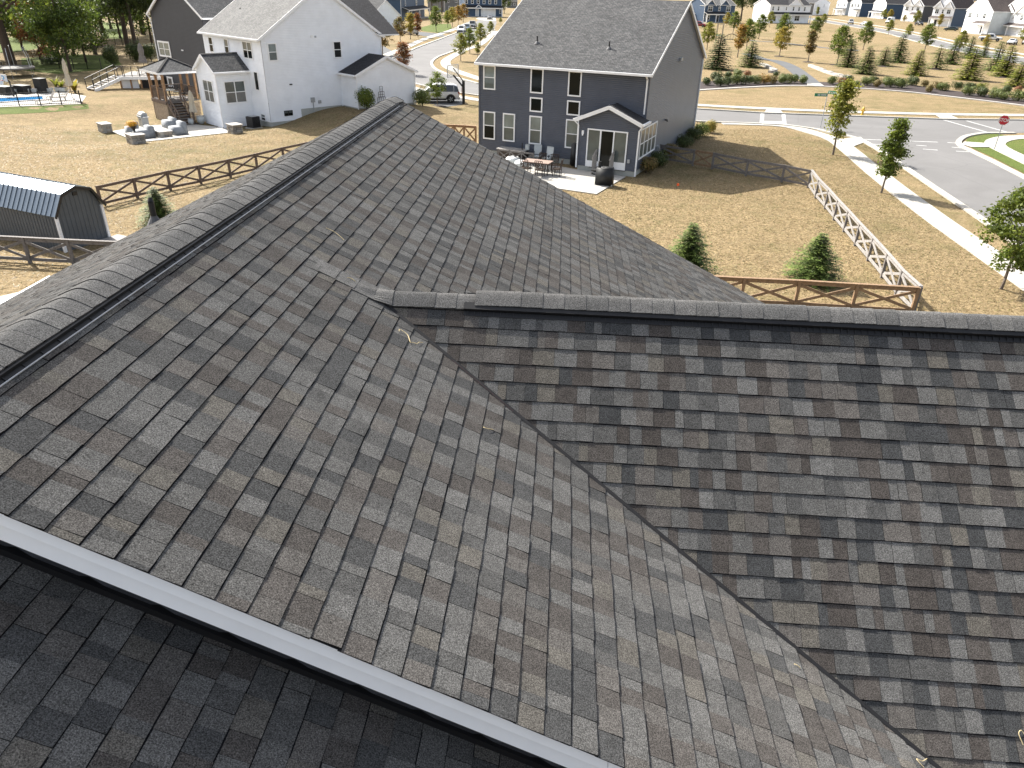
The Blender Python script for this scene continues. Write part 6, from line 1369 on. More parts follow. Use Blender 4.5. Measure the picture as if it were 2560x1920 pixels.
# ================================================================ back yard of the white house
def tz(p): return Vector((p.x, p.y, terrain(p.x, p.y)))
pp_ = [G(*zA(*q)) for q in [(960, 1140), (1240, 1092), (1600, 1070), (1990, 1112), (1980, 1150), (1270, 1225)]]
def draped(name, pts, mat, lift, step=.6, kind='structure'):
    """a slab that follows the ground: the outline cut into small squares"""
    bm = bmesh.new(); vs = [bm.verts.new((p.x, p.y, 0)) for p in pts]; bm.faces.new(vs)
    xs = [p.x for p in pts]; ys = [p.y for p in pts]
    x = min(xs)+step
    while x < max(xs): bmesh.ops.bisect_plane(bm, geom=bm.verts[:]+bm.edges[:]+bm.faces[:], plane_co=(x, 0, 0), plane_no=(1, 0, 0)); x += step
    y = min(ys)+step
    while y < max(ys): bmesh.ops.bisect_plane(bm, geom=bm.verts[:]+bm.edges[:]+bm.faces[:], plane_co=(0, y, 0), plane_no=(0, 1, 0)); y += step
    for v in bm.verts: v.co.z = terrain(v.co.x, v.co.y)+lift
    me = bpy.data.meshes.new(name); bm.to_mesh(me); bm.free(); me.materials.append(MAT[mat]); o = put(name, me); o['kind'] = kind; return o
draped('patio', pp_, 'concrete', .05)
draped('green_patch', [G(*zA(*q)) for q in [(-300, 935), (0, 930), (420, 915), (760, 900), (770, 940), (500, 965), (0, 990), (-300, 1000)]], 'green_lawn', .012, 1.5)
def stone_pier(label, g, w=.95, d=.95, h=.62, rz=0.0):
    o = thing('stone_pier', label, 'pillar', g, rz, 'stone piers round the patio'); rows = 4
    for r in range(rows):
        z = h*(r+.5)/rows; x = -w/2; n = 0
        for side in range(4):
            L = w if side % 2 == 0 else d; s = -L/2; off = d/2 if side % 2 == 0 else w/2
            while s < L/2-.06:
                ln = min(R_.uniform(.2, .38), L/2-s); c = s+ln/2; a = [0, math.pi/2, math.pi, -math.pi/2][side]; q = Matrix.Rotation(a, 3, 'Z') @ Vector((c, -off+.07, z)); pbox(o, 'stone', R_.choice(('stone', 'stone', 'stone_dark', 'stone_tan')), q, (ln-.022, .14+R_.uniform(-.02, .03), h/rows-.020), a); s += ln
    pbox(o, 'core', 'stone_dark', (0, 0, h/2), (w-.2, d-.2, h-.02)); pbox(o, 'cap_stone', 'limestone', (0, 0, h+.035), (w+.12, d+.12, .07)); return o
stone_pier('low stone pier at the far left corner of the patio', G(*zA(915, 1140)), 1.15, .7, .62, -.7)
stone_pier('low stone pier carrying the urn of flowers', G(*zA(1182, 1240)), 1.2, .9, .62, -.7)
stone_pier('low stone pier beside the sunroom corner', G(*zA(2035, 1150)), 1.0, .8, .62, -.7)
p = G(*zA(1182, 1232)); ur = thing('flower_urn', 'dark urn overflowing with yellow-orange chrysanthemums on a stone pier', 'urn', p+Vector((0, 0, .70)), 0)
m = MB(); m.lathe([(.20, 0), (.20, .05), (.08, .10), (.07, .2), (.20, .36), (.27, .55), (.30, .62)], (0, 0, 0), 14); m.obj('bowl', 'iron', ur, True)
fo = put('flowers', shrub_mesh(101, 'bloom', 1500, .06), ur); fo.location = (0, 0, .38); fo.scale = (.95, .95, .62)
fm = shrub_mesh(102, 'bloom', 900, .06); f2 = put('flowers', fm, ur); f2.location = (-.08, 0, .42); f2.scale = (.85, .85, .58)
def rounded(name, mat, par, c, d, seg=2, bev=.12, taper=.9):
    m = MB(); m.box(c, d, 0, None, taper); me = m.data(name, mat); b = bmesh.new(); b.from_mesh(me); bmesh.ops.remove_doubles(b, verts=b.verts, dist=1e-4); bmesh.ops.bevel(b, geom=b.edges[:], offset=bev, segments=3, affect='EDGES'); bmesh.ops.recalc_face_normals(b, faces=b.faces); b.to_mesh(me); b.free()
    me.polygons.foreach_set('use_smooth', [True]*len(me.polygons)); return put(name, me, par)
for zz, u, v, sx, sy, h, lb in ((zA, 1255, 1195, 1.3, 1.3, .85, 'pale grey covered patio chair left of the fire table'), (zA, 1545, 1165, 1.4, 1.1, .95, 'grey covered patio sofa right of the fire table'), (zA, 1475, 1110, 1.5, .9, .8, 'pale covered patio seat behind the fire table'), (zA, 1150, 1165, .9, .9, .95, 'small pale covered seat behind the flower urn')):
    o = thing('covered_armchair', lb, 'furniture', G(*zz(u, v))+Vector((0, 0, .05)), -.72, 'covered patio furniture'); rounded('cover', 'grey_cover', o, (0, 0, .30), (sx, sy, .6), bev=.05); rounded('cover_back', 'grey_cover', o, (0, sy*.33, h/2), (sx*.98, sy*.34, h), bev=.05)
ft = thing('fire_table', 'rectangular stone fire table with pale top in the middle of the patio', 'table', G(*zA(1402, 1182))+Vector((0, 0, .05)), -.72)
for r in range(2):
    for k in range(6): pbox(ft, 'stone', R_.choice(('stone', 'stone_dark', 'stone_tan')), (-.75+.3*k, -.44, .12+.2*r), (.285, .12, .185))
    for k in range(3): pbox(ft, 'stone', R_.choice(('stone', 'stone_dark', 'stone_tan')), (.88, -.3+.3*k, .12+.2*r), (.12, .285, .185)); pbox(ft, 'stone', R_.choice(('stone', 'stone_dark', 'stone_tan')), (-.88, -.3+.3*k, .12+.2*r), (.12, .285, .185))
pbox(ft, 'top', 'limestone', (0, 0, .46), (1.95, 1.05, .07)); pbox(ft, 'burner', 'steel', (0, 0, .505), (1.0, .3, .03))
gr = thing('gas_grill', 'stainless steel gas grill with side shelves at the back of the patio', 'grill', G(*zA(1252, 1098))+Vector((0, 0, .05)), -.72, None, .88)
pbox(gr, 'cabinet', 'steel', (0, 0, .46), (.85, .6, .9)); pbox(gr, 'control_panel', 'galvanized', (0, -.32, .86), (.85, .06, .14)); pbox(gr, 'side_shelf', 'steel', (.66, 0, .92), (.46, .5, .05)); pbox(gr, 'side_shelf', 'steel', (-.66, 0, .92), (.46, .5, .05)); pbox(gr, 'door_handle', 'iron', (0, -.32, .66), (.5, .04, .03))
m = MB(); m.prism([(-.42, -.3, .92), (-.42, .3, .92), (-.42, .3, 1.18), (-.42, .12, 1.3), (-.42, -.14, 1.27), (-.42, -.3, 1.1)], (.84, 0, 0)); m.obj('hood', 'steel', gr)
for k in range(5): m = MB(); m.tube([(-.3+.15*k, -.36, .86), (-.3+.15*k, -.39, .86)], .03, 8); m.obj('knob', 'iron', gr)
# gazebo on a raised deck
GZ = thing('gazebo', 'square timber gazebo with shingled hip roof on a raised plank deck', 'gazebo', wloc(0, 0, 0), -.721)
x0, x1, y0, y1, zf, zb = -.5, 2.6, -5.25, -2.4, 1.2, -.6
pbox(GZ, 'deck_floor', 'weathered_wood', ((x0+x1)/2, (y0+y1)/2, zf-.06), (x1-x0, y1-y0, .12)); pbox(GZ, 'rim_board', 'brown_wood', ((x0+x1)/2, y0-.03, zf-.14), (x1-x0, .05, .26)); pbox(GZ, 'rim_board', 'brown_wood', (x0-.03, (y0+y1)/2, zf-.14), (.05, y1-y0, .26))
k = 0; z = zb+.08
while z < zf-.3:
    pbox(GZ, 'plank', 'plank_wood', ((x0+x1)/2, y0+.06, z+.06), (x1-x0, .03, .125)); pbox(GZ, 'plank', 'plank_wood', (x0+.06, (y0+y1)/2, z+.06), (.03, y1-y0, .125)); pbox(GZ, 'plank', 'plank_wood', (x1-.06, (y0+y1)/2, z+.06), (.03, y1-y0, .125)); z += .14
for x in (x0+.08, (x0+x1)/2, x1-.08):
    for y in (y0+.08, y1-.08):
        pbox(GZ, 'post', 'cedar_wood', (x, y, (zf+3.5)/2), (.17, .17, 3.5-zf))
        for s_ in (-1, 1): beamo(GZ, 'knee_brace', 'cedar_wood', (x, y, 3.0), (max(x0+.1, min(x1-.1, x+s_*.45)), y, 3.42), .09, .09)
for y in (y0+.08, y1-.08): pbox(GZ, 'beam', 'cedar_wood', ((x0+x1)/2, y, 3.45), (x1-x0+.2, .12, .2))
for x in (x0+.08, x1-.08): pbox(GZ, 'beam', 'cedar_wood', (x, (y0+y1)/2, 3.44), (.12, y1-y0+.2, .2))
cx, cy = (x0+x1)/2, (y0+y1)/2; e = .42; C4 = [(x0-e, y0-e, 3.5), (x1+e, y0-e, 3.5), (x1+e, y1+e, 3.5), (x0-e, y1+e, 3.5)]; ap = (cx, cy, 4.45)
for i in range(4): roof_slab(GZ, [C4[i], C4[(i+1) % 4], ap], 'roof_grey', .06)
for i in range(4):
    a, b = Vector(C4[i]), Vector(C4[(i+1) % 4]); beamo(GZ, 'fascia', 'white_trim', a+Vector((0, 0, -.08)), b+Vector((0, 0, -.08)), .04, .16); beamo(GZ, 'hip_cap', 'roof_dark', a+Vector((0, 0, .03)), Vector(ap)+Vector((0, 0, .03)), .2, .03)
for (a, b) in (((x0+.08, y0+.08), (x1-.08, y0+.08)), ((x0+.08, y0+.08), (x0+.08, y1-.08)), ((x0+.08, y1-.08), (x1-.08, y1-.08))):
    A, B = Vector((*a, 0)), Vector((*b, 0))
    for zz in (zf+.12, zf+.95): beamo(GZ, 'rail', 'brown_wood', A+Vector((0, 0, zz)), B+Vector((0, 0, zz)), .08, .06)
    n = int((B-A).length/.14)
    for k in range(1, n): q = A.lerp(B, k/n); pbox(GZ, 'baluster', 'brown_wood', (q.x, q.y, zf+.53), (.035, .035, .8))
for k in range(9):
    pbox(GZ, 'stair_tread', 'weathered_wood', (x1+.12+.22*k, -4.6, zf-.12-.19*k), (.25, 1.1, .05)); pbox(GZ, 'stair_riser', 'brown_wood', (x1+.01+.22*k, -4.6, zf-.2-.19*k), (.03, 1.1, .16))
for y in (-5.18, -4.02):
    beamo(GZ, 'handrail', 'brown_wood', (x1, y, zf+.9), (x1+2.05, y, zf-.85), .06, .08); beamo(GZ, 'stringer', 'brown_wood', (x1, y, zf-.15), (x1+2.05, y, zf-1.85), .05, .24)
    for k in range(4): pbox(GZ, 'stair_post', 'brown_wood', (x1+.08+.64*k, y, zf+.3-.54*k), (.08, .08, 1.2))
def patio_chair(label, loc, rz, mat='iron', group='patio chairs', seat_mat=None, high=1.0):
    o = thing('patio_chair', label, 'chair', loc, rz, group)
    pbox(o, 'seat', seat_mat or mat, (0, 0, .43), (.50, .50, .05))
    m = MB(); m.beam((-.24, .22, .43), (-.24, .32, high), .035, .035); m.beam((.24, .22, .43), (.24, .32, high), .035, .035); m.beam((-.24, .32, high), (.24, .32, high), .035, .035); m.beam((-.24, .24, .55), (.24, .24, .55), .03, .03)
    if seat_mat: m.prism([(-.23, .225, .5), (.23, .225, .5), (.23, .305, high-.03), (-.23, .305, high-.03)], (0, .02, 0))
    else:
        for k in range(4): a = -.24+.12*k; m.beam((a, .24, .55), (a+.12, .315, high-.02), .02, .02); m.beam((a+.12, .24, .55), (a, .315, high-.02), .02, .02)
        m.beam((-.24, .27, .75), (.24, .27, .75), .025, .025)
    m.obj('backrest', seat_mat or mat, o)
    for x in (-.23, .23):
        for y in (-.22, .22): beamo(o, 'leg', mat, (x, y, 0), (x, y, .43), .035, .035)
        beamo(o, 'armrest', mat, (x, -.22, .66), (x, .25, .66), .045, .03); beamo(o, 'armrest', mat, (x, -.22, .43), (x, -.22, .66), .03, .03)
    return o
for x, y, rz, lb in ((.4, -3.4, 1.2, 'dark chair at the left inside the gazebo'), (1.6, -3.2, -1.0, 'dark chair at the right inside the gazebo')): q = wloc(x, y, zf); patio_chair(lb, q, rz-.7)
tb = thing('round_table', 'small round dark table inside the gazebo', 'table', wloc(1.0, -4.2, zf), 0); m = MB(); m.lathe([(.5, .68), (.5, .72), (.1, .73)], (0, 0, 0), 16); m.obj('table_top', 'ceramic', tb); m = MB(); m.lathe([(.3, 0), (.3, .03), (.05, .06), (.05, .68)], (0, 0, 0), 10); m.obj('pedestal', 'iron', tb)
def closed_umbrella(label, loc, h, mat, r=.24):
    o = thing('closed_umbrella', label, 'umbrella', loc, 0, 'closed umbrellas'); m = MB(); m.tube([(0, 0, 0), (0, 0, h)], .03, 8); m.obj('pole', 'iron', o)
    m = MB(); n = 12; pr = [(.03, h*1.0), (r*.45, h*.92), (r*.72, h*.75), (r*.55, h*.62), (r*1.0, h*.38), (r*.8, h*.34)]
    rg = [[Vector((rr*(1+.18*(-1)**k)*math.cos(2*math.pi*k/n), rr*(1+.18*(-1)**k)*math.sin(2*math.pi*k/n), z)) for k in range(n)] for rr, z in pr]
    for i in range(len(rg)-1):
        for k in range(n): m.poly([rg[i][k], rg[i][(k+1) % n], rg[i+1][(k+1) % n], rg[i+1][k]])
    m.obj('canopy', mat, o, True); m = MB(); m.lathe([(.25, 0), (.25, .06), (.06, .1)], (0, 0, 0), 12); m.obj('base', 'iron', o); return o
closed_umbrella('closed beige umbrella beside the gazebo steps', G(*zA(1690, 1075))+Vector((0, 0, .05)), 2.7, 'canvas_beige', .32)
for u, v, s, lb in ((1655, 1080, .55, 'small white flower pot by the gazebo steps'), (1742, 1072, .75, 'larger white round pot against the gazebo base')):
    o = thing('garden_pot', lb, 'pot', G(*zA(u, v))+Vector((0, 0, .05)), 0, 'garden pots', s); m = MB(); m.lathe([(.26, 0), (.42, .25), (.46, .5), (.40, .78), (.44, .84), (.36, .84)], (0, 0, 0), 16); m.obj('pot', 'ceramic', o, True); m = MB(); m.lathe([(.36, .78), (.05, .80)], (0, 0, 0), 12); m.obj('soil', 'mulch', o)
# ---------------------------------------------------------------- deck with stairs at the dark house
A = G(*zJ(640, 770), 1.2); B = G(*zJ(1420, 775), 1.2); d = (B-A).normalized(); nb = Vector((-d.y, d.x, 0)); Ld = (B-A).length
DK = thing('raised_deck', 'grey raised deck with black railings and white fascia behind the pool', 'deck', (A.x, A.y, 0), math.atan2(d.y, d.x))
pbox(DK, 'deck_floor', 'bleached_wood', (Ld/2, 2.6, 1.16), (Ld, 5.2, .1)); pbox(DK, 'fascia', 'white_trim', (Ld/2, -.03, 1.06), (Ld, .05, .3)); pbox(DK, 'under_wall', 'white_siding', (.9, .6, .5), (1.8, .1, 1.0)); pbox(DK, 'under_wall', 'iron', (3.4, .8, .5), (2.6, .1, 1.0))
for k in range(5): pbox(DK, 'post', 'cedar_wood', (.2+k*(Ld-.4)/4, .12, .5), (.14, .14, 1.0))
for k in range(7): pbox(DK, 'railing_post', 'iron', (Ld*k/6, .05 if k else .3, 1.7), (.07, .07, 1.05))
for z in (1.3, 2.2): beamo(DK, 'rail', 'iron', (0, .05, z), (Ld, .05, z), .05, .04)
pk = MB()
for k in range(int(Ld/.14)): pk.box((.07+k*.14, .05, 1.75), (.016, .016, .9))
tag(pk.obj('picket_run', 'iron', DK), kind='stuff')
sb = G(*zJ(150, 1030)); Q = Matrix.Rotation(-math.atan2(d.y, d.x), 3, 'Z') @ (sb-Vector((A.x, A.y, 0)))
P0 = Vector((0, .7, 1.2)); P1 = Vector((Q.x, Q.y+.7, .1))
for k in range(8):
    t = (k+.5)/8; q = P0.lerp(P1, t); m = MB(); dd_ = (P1-P0); dd_.z = 0; dd_.normalize(); nn = Vector((-dd_.y, dd_.x, 0)); m.beam(q-nn*.75, q+nn*.75, .34, .05); m.obj('stair_tread', 'bleached_wood', DK)
dd_ = (P1-P0); dd_.z = 0; dd_.normalize(); nn = Vector((-dd_.y, dd_.x, 0))
for s_ in (-.78, .78):
    beamo(DK, 'stringer', 'white_trim', P0+nn*s_-Vector((0, 0, .1)), P1+nn*s_-Vector((0, 0, .05)), .06, .3); beamo(DK, 'handrail', 'iron', P0+nn*s_+Vector((0, 0, 1.0)), P1+nn*s_+Vector((0, 0, 1.0)), .05, .05)
    for k in range(5): q = P0.lerp(P1, k/4)+nn*s_; pbox(DK, 'railing_post', 'iron', (q.x, q.y, q.z+.5), (.06, .06, 1.0))
def dk(x, y, z=1.21): a = math.atan2(d.y, d.x); return Vector((A.x+x*math.cos(a)-y*math.sin(a), A.y+x*math.sin(a)+y*math.cos(a), z))
tb = thing('dining_table', 'pale dining table on the raised deck', 'table', dk(3.0, 2.6), .5); pbox(tb, 'table_top', 'ceramic', (0, 0, .73), (1.7, 1.0, .04))
for x in (-.75, .75):
    for y in (-.42, .42): pbox(tb, 'leg', 'iron', (x, y, .36), (.05, .05, .72))
for i, (x, y, r, lb) in enumerate(((1.6, 2.4, 1.6, 'tan sling chair at the left end of the deck table'), (3.1, 1.5, 3.1, 'brown sling chair on the near side of the deck table'), (2.6, 3.7, 0, 'tan sling chair behind the deck table'), (4.3, 2.9, -1.4, 'tan sling chair at the right end of the deck table'))): patio_chair(lb, dk(x, y), r+.5, 'iron', 'deck chairs', 'canvas_beige', 1.05)
closed_umbrella('closed grey-brown umbrella standing on the raised deck', dk(1.9, 3.4), 3.0, 'canvas_grey', .42)
# ---------------------------------------------------------------- pool terrace
draped('pool_terrace', [G(*zA(*q)) for q in [(-300, 950), (0, 928), (360, 915), (700, 900), (745, 832), (560, 800), (200, 815), (-300, 830)]], 'concrete', .03, 2.0)
pl = thing('swimming_pool', 'bright blue rectangular swimming pool at the left edge', 'pool', G(*zA(200, 865)), 0); b0 = pl.location.copy()
W4 = [G(*zA(*q)) for q in [(-260, 866), (385, 836), (388, 866), (-230, 905)]]; m = MB(); m.poly([p-b0+Vector((0, 0, .06)) for p in W4]); m.obj('water', 'pool_water', pl)
m = MB()
for i in range(4): a, b = W4[i]-b0, W4[(i+1) % 4]-b0; m.beam(a+Vector((0, 0, .06)), b+Vector((0, 0, .06)), .3, .08)
m.obj('coping', 'limestone', pl)
def lounger(label, g, rz):
    o = thing('pool_lounger', label, 'lounger', g, rz, 'pool loungers'); pbox(o, 'bed', 'canvas_grey', (0, -.35, .34), (.62, 1.3, .05)); m = MB(); m.prism([(-.31, .28, .34), (.31, .28, .34), (.31, .75, 1.0), (-.31, .75, 1.0)], (0, .03, .02)); m.obj('backrest', 'canvas_grey', o)
    for x in (-.28, .28):
        for y in (-.9, .2): pbox(o, 'leg', 'iron', (x, y, .16), (.04, .04, .32))
        beamo(o, 'armrest', 'iron', (x, -.1, .55), (x, .45, .58), .05, .03)
    return o
lounger('grey sling lounger nearest the pool', G(*zA(415, 895)), -.7); lounger('grey sling lounger beside the closed pool umbrella', G(*zA(545, 870)), -.9)
closed_umbrella('closed pale umbrella leaning at the end of the pool terrace', G(*zA(630, 860)), 3.6, 'canvas_beige', .3)
for u, v, sx, sy, h, lb in ((50, 815, 1.5, .9, .75, 'black deck box at the far left of the pool'), (198, 805, 1.6, .9, .75, 'second black deck box behind the pool'), (370, 802, .9, .8, 1.35, 'tall black bin box behind the pool')):
    o = thing('deck_box', lb, 'box', G(*zA(u, v)), -.3, 'black boxes by the pool'); pbox(o, 'body', 'black_cover', (0, 0, h/2-.04), (sx, sy, h-.08)); pbox(o, 'lid', 'iron', (0, 0, h-.03), (sx+.06, sy+.06, .07))
for i, (u, v) in enumerate(((130, 808), (245, 806), (308, 804), (430, 800), (515, 795), (555, 797))):
    o = thing('planter', f'small pale planter behind the pool, {ORD[i]} from the left', 'planter', G(*zA(u, v)), 0, 'pale planters'); m = MB(); m.box((0, 0, .22), (.5, .5, .44), 0, None, 1.15); m.obj('pot', 'ceramic', o); m = MB(); m.box((0, 0, .445), (.5, .5, .02)); m.obj('soil', 'mulch', o)
def leafy(label, g, h, tone, n=26, w=.11):
    rnd = random.Random(int(h*100)+n); o = thing('leafy_plant', label, 'plant', g, 0, 'leafy plants'); V, F, C = [], [], []
    for k in range(n):
        a = rnd.uniform(0, 6.28); L = h*rnd.uniform(.55, 1.0); d_ = Vector((math.cos(a), math.sin(a), 0)); s = Vector((-d_.y, d_.x, 0)); P = [d_*L*.5*t*t+Vector((0, 0, L*(t-.28*t*t))) for t in (0, .35, .7, 1)]; ws = [w*.4, w, w*.8, .01]; t = rnd.uniform(.8, 1.25)
        for i in range(3): m = len(V); V += [P[i]-s*ws[i], P[i]+s*ws[i], P[i+1]+s*ws[i+1], P[i+1]-s*ws[i+1]]; F.append((m, m+1, m+2, m+3)); C.append(tuple(x*t for x in rnd.choice(GREENS[tone])))
    put('leaves', cloud_mesh('leaves', V, F, C), o); return o
leafy('yellow-green broad-leaved plant beside the pool gate', G(*zA(650, 800)), 1.9, 'yellow', 18, .22); leafy('small palm-like plant behind the pool', G(*zA(492, 775)), 1.8, 'lime', 30, .07); leafy('second palm-like plant right of the first behind the pool', G(*zA(540, 790)), 1.7, 'lime', 26, .07)
# pool basketball hoop with a round blue emblem
g = G(*zA(118, 835)); hh = top_at(g, zA(80, 640)[1]); ph = thing('pool_hoop', 'white basketball backboard with blue emblem on a black pole by the pool', 'basketball hoop', g, -.55)
m = MB(); m.beam((0, 0, 0), (0, 0, hh*.72), .1, .1); m.beam((0, 0, hh*.7), (-.1, -.35, hh*.85), .07, .07); m.obj('pole', 'iron', ph)
m = MB(); m.prism([(-.8, -.4, hh*.70), (.6, -.4, hh*.70), (.6, -.4, hh), (-.8, -.4, hh)], (0, .04, 0)); bb = m.obj('backboard', 'sign_white', ph); m = MB(); c = Vector((-.15, -.406, hh*.86))
m.poly([c+Vector((.34*math.cos(t), 0, hh*.09*math.sin(t))) for t in [2*math.pi*k/24 for k in range(24)]]); m.obj('emblem', 'blue_paint', bb); m = MB(); c = Vector((-.24, -.409, hh*.855)); m.poly([c+Vector((.20*math.cos(t), 0, hh*.055*math.sin(t))) for t in [2*math.pi*k/24 for k in range(24)]]); m.obj('emblem_centre', 'sign_white', bb)
m = MB(); m.tube([(-.1+.23*math.cos(t), -.68+.23*math.sin(t), hh*.74) for t in [2*math.pi*k/16 for k in range(17)]], .02, 6, cap=False); m.obj('rim', 'tail_red', ph); m = MB(); m.lathe([(.22, hh*.735), (.15, hh*.735-.35)], (-.1, -.68, 0), 10); m.obj('net', 'sign_white', ph)
# trampoline with safety poles under the oak
g = G(*zA(130, 660)); tp = thing('trampoline', 'round black trampoline with curved poles under the oak', 'trampoline', g, 0); m = MB(); m.lathe([(2.1, .85), (2.1, .90), (.1, .90)], (0, 0, 0), 28); m.obj('mat', 'iron', tp); m = MB(); m.tube([(2.15*math.cos(t), 2.15*math.sin(t), .92) for t in [2*math.pi*k/28 for k in range(29)]], .10, 6, cap=False); m.obj('pad_ring', 'canvas_grey', tp)
for k in range(6):
    a = 2*math.pi*k/6; m = MB(); m.tube([(2.1*math.cos(a), 2.1*math.sin(a), 0), (2.15*math.cos(a), 2.15*math.sin(a), .9), (2.0*math.cos(a), 2.0*math.sin(a), 2.2), (1.75*math.cos(a), 1.75*math.sin(a), 3.1)], .035, 6); m.obj('pole', 'galvanized', tp)
# bench under the yard trees
g = G(*zA(405, 495), 0); bn = thing('garden_bench', 'dark garden bench between the rusty tree and the yellow-green tree', 'bench', g, .2); pbox(bn, 'seat', 'brown_wood', (0, 0, .5), (2.0, .5, .08)); pbox(bn, 'backrest', 'brown_wood', (0, .25, .95), (2.0, .06, .6))
for x in (-.9, .9): pbox(bn, 'leg', 'iron', (x, 0, .25), (.1, .5, .5))
# ---------------------------------------------------------------- grey house patio: dining set, covered grill, boxes
q = G(*zK(840, 640), .05); ta = -.30
tb = thing('patio_table', 'long brown patio dining table behind the grey house', 'table', G(*zK(760, 620), .05), ta)
tc = tb.location.copy(); pbox(tb, 'table_top', 'table_top', (0, 0, .73), (1.75, 1.0, .04)); pbox(tb, 'apron', 'bronze', (0, 0, .69), (1.65, .92, .05))
for x in (-.8, .8):
    for y in (-.42, .42): pbox(tb, 'leg', 'bronze', (x, y, .34), (.05, .05, .68))
def tl_(x, y): return tc+Vector((x*math.cos(ta)-y*math.sin(ta), x*math.sin(ta)+y*math.cos(ta), 0))
for x, y, r, lb in ((-.5, -.85, 3.14, 'left lattice-back chair on the near side of the patio table'), (.45, -.85, 3.14, 'right lattice-back chair on the near side of the patio table'), (-.1, .95, 0, 'left lattice-back chair on the far side of the patio table'), (.75, .95, 0, 'right lattice-back chair on the far side of the patio table'), (1.35, -.15, -1.5, 'lattice-back chair at the right end of the patio table')): patio_chair(lb, tl_(x, y), ta+r, 'bronze', 'lattice-back patio chairs')
g = G(*zK(1880, 830), .05); cg = thing('covered_grill', 'black covered smoker grill with a chimney stub at the patio edge', 'grill', g+Vector((0, .25, 0)), -.25)
rounded('cover', 'black_cover', cg, (0, 0, .50), (1.05, .62, .96), bev=.02, taper=.95); rounded('hood_cover', 'black_cover', cg, (.12, .0, .99), (.75, .55, .10), bev=.02, taper=.92)
m = MB(); m.tube([(-.36, 0, .9), (-.36, 0, 1.34)], [.10, .085], 10); m.obj('chimney_cover', 'black_cover', cg); pbox(cg, 'side_shelf', 'black_cover', (-.66, 0, .82), (.3, .45, .06))
for x in (-.5, .5): m = MB(); m.tube([(x, -.3, .05), (x, -.24, .05)], .05, 8); m.obj('caster', 'sign_white', cg)
o = thing('covered_column', 'tall narrow black covered patio heater beside the sunroom', 'furniture', gloc(7.35, -.55, .05), -.362); rounded('cover', 'black_cover', o, (0, 0, .75), (.55, .45, 1.45), bev=.08, taper=.86)
o = thing('storage_bench', 'dark brown storage box with pale lid rim against the grey house', 'box', gloc(2.9, -.7, .05), -.362); pbox(o, 'body', 'bronze', (0, 0, .33), (2.0, .8, .62)); pbox(o, 'lid', 'bleached_wood', (0, 0, .67), (2.1, .9, .06)); m = MB(); m.tube([(.7, 0, .7), (.7, 0, 1.15)], .035, 8); m.obj('candle_post', 'iron', o); pbox(o, 'lantern', 'ceramic', (1.05, .1, .9), (.25, .2, .34))
o = thing('low_screen', 'low grey crossbuck screen between the storage box and the table', 'screen', gloc(3.6, -1.75, .05), -.362)
beamo(o, 'rail', 'weathered_wood', (-1.3, 0, .75), (1.3, 0, .75), .08, .1); beamo(o, 'rail', 'weathered_wood', (-1.3, 0, .12), (1.3, 0, .12), .06, .08)
for k in range(4): pbox(o, 'post', 'weathered_wood', (-1.3+2.6*k/3, 0, .4), (.08, .08, .8))
for k in range(3): a, b = -1.26+2.6*k/3, -1.34+2.6*(k+1)/3; beamo(o, 'brace', 'weathered_wood', (a, .03, .18), (b, .03, .7), .03, .07); beamo(o, 'brace', 'weathered_wood', (a, -.03, .7), (b, -.03, .18), .03, .07)
for x, y, r, lb in ((4.75, -.75, .3, 'folding chair with pale back against the grey house wall'), (5.6, -1.0, -.2, 'second chair against the grey house wall')): patio_chair(lb, gloc(x, y, .05), -.362+r, 'iron', 'wall chairs', 'ceramic', 1.1)
for u, v, lb in ((350, 415, 'round white cushion seat nearest the storage box'), (500, 480, 'round white cushion seat beside the patio table')):
    o = thing('cushion_seat', lb, 'seat', G(*zK(u, v+40), .05), 0, 'white cushion seats'); m = MB(); m.lathe([(.42, 0), (.5, .15), (.5, .3), (.4, .38), (.1, .40)], (0, 0, 0), 16); m.obj('cushion', 'ceramic', o, True); m = MB(); m.lathe([(.44, .36), (.36, .42), (.1, .43)], (0, 0, 0), 14); m.obj('top_cushion', 'sign_white', o, True)
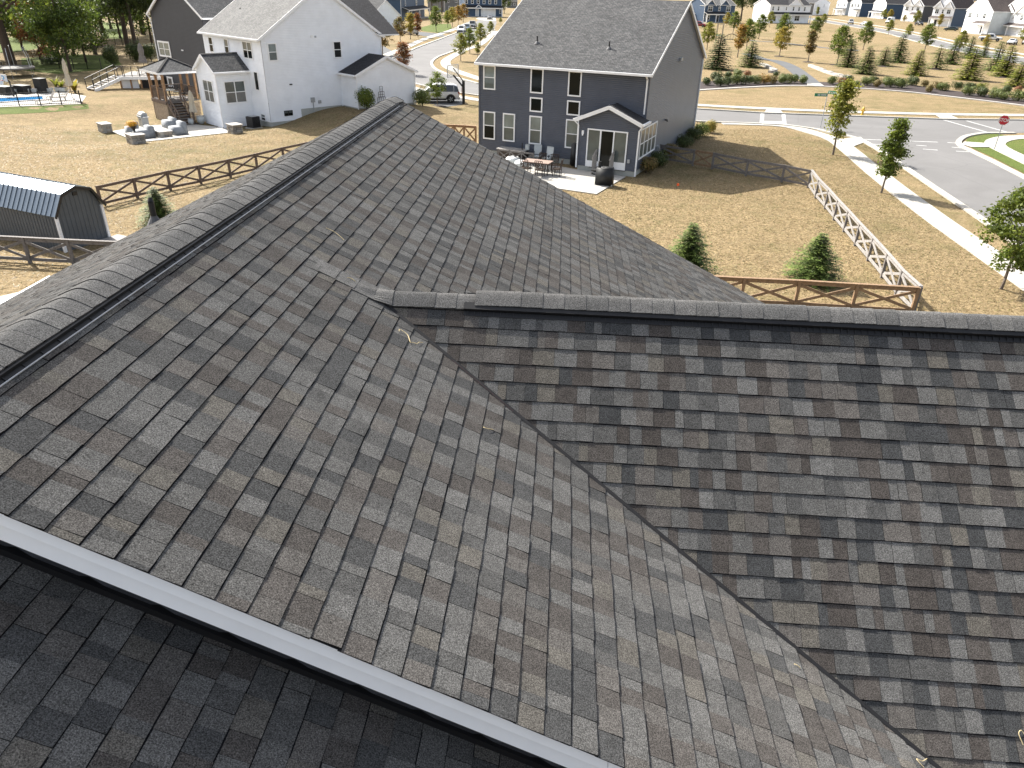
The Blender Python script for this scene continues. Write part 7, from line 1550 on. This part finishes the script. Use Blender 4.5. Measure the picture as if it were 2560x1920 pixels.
# ---------------------------------------------------------------- dry grass tufts on the near lawns
def tufts(name, polyg, n, seed, mats=None):
    rnd = random.Random(seed); xs = [p.x for p in polyg]; ys = [p.y for p in polyg]; V, F, C = [], [], []
    def inside(x, y):
        c = False; j = len(polyg)-1
        for i in range(len(polyg)):
            a, b = polyg[i], polyg[j]
            if (a.y > y) != (b.y > y) and x < (b.x-a.x)*(y-a.y)/(b.y-a.y)+a.x: c = not c
            j = i
        return c
    pal = [(.33, .25, .135), (.39, .30, .17), (.28, .21, .112), (.24, .20, .09), (.21, .19, .075), (.42, .335, .20)]
    blobs = [(rnd.uniform(min(xs), max(xs)), rnd.uniform(min(ys), max(ys)), rnd.uniform(.5, 2.6)) for _ in range(120)]
    k = 0
    while k < n:
        x, y = rnd.uniform(min(xs), max(xs)), rnd.uniform(min(ys), max(ys))
        if not inside(x, y): continue
        k += 1; z = terrain(x, y); s = rnd.uniform(.035, .085); a = rnd.uniform(0, 3.14); dx, dy = math.cos(a)*s*.45, math.sin(a)*s*.45; lx, ly = rnd.gauss(0, s), rnd.gauss(0, s); green = math.sin(x*.45+1.3*math.sin(y*.31))+math.sin(y*.5+x*.21) > 1.05
        c = rnd.choice(pal[2:5]) if green and rnd.random() < .6 else rnd.choice(pal); t = rnd.uniform(.75, 1.2); m = len(V)
        V += [(x-dx, y-dy, z), (x+dx, y+dy, z), (x+lx+dx*.3, y+ly+dy*.3, z+s*.30), (x+lx-dx*.3, y+ly-dy*.3, z+s*.30)]; F.append((m, m+1, m+2, m+3)); C.append(tuple(q*t for q in c))
    return tag(put(name, cloud_mesh(name, V, F, C)), 'short dry lawn grass tufts around the near house', 'grass', kind='stuff')
tufts('dry_grass', [G(1180, 330, 0), G(1190, 420, 0), G(1400, 470, 0), G(1480, 480, 0), G(1600, 430, 0), G(1640, 400, 0), G(1740, 325, 0), G(1960, 322, 0), G(2090, 362, 0), G(2195, 440, 0), G(2330, 550, 0), G(2470, 652, 0), G(2600, 745, 0), G(2600, 860, 0), G(2200, 900, 0), G(1800, 780, 0), G(1400, 640, 0), G(1200, 500, 0)], 75000, 3)
tufts('dry_grass', [G(-200, 760, 0), G(-200, 300, 0), G(240, 305, 0), G(300, 345, 0), G(480, 320, 0), G(700, 310, 0), G(860, 280, 0), G(900, 300, 0), G(780, 400, 0), G(300, 640, 0), G(60, 720, 0)], 38000, 4)
tufts('dry_grass', [G(2105, 352, 0), G(2215, 400, 0), G(2480, 575, 0), G(2700, 715, 0), G(2700, 690, 0), G(2440, 530, 0), G(2240, 400, 0), G(2170, 362, 0)], 6000, 5)
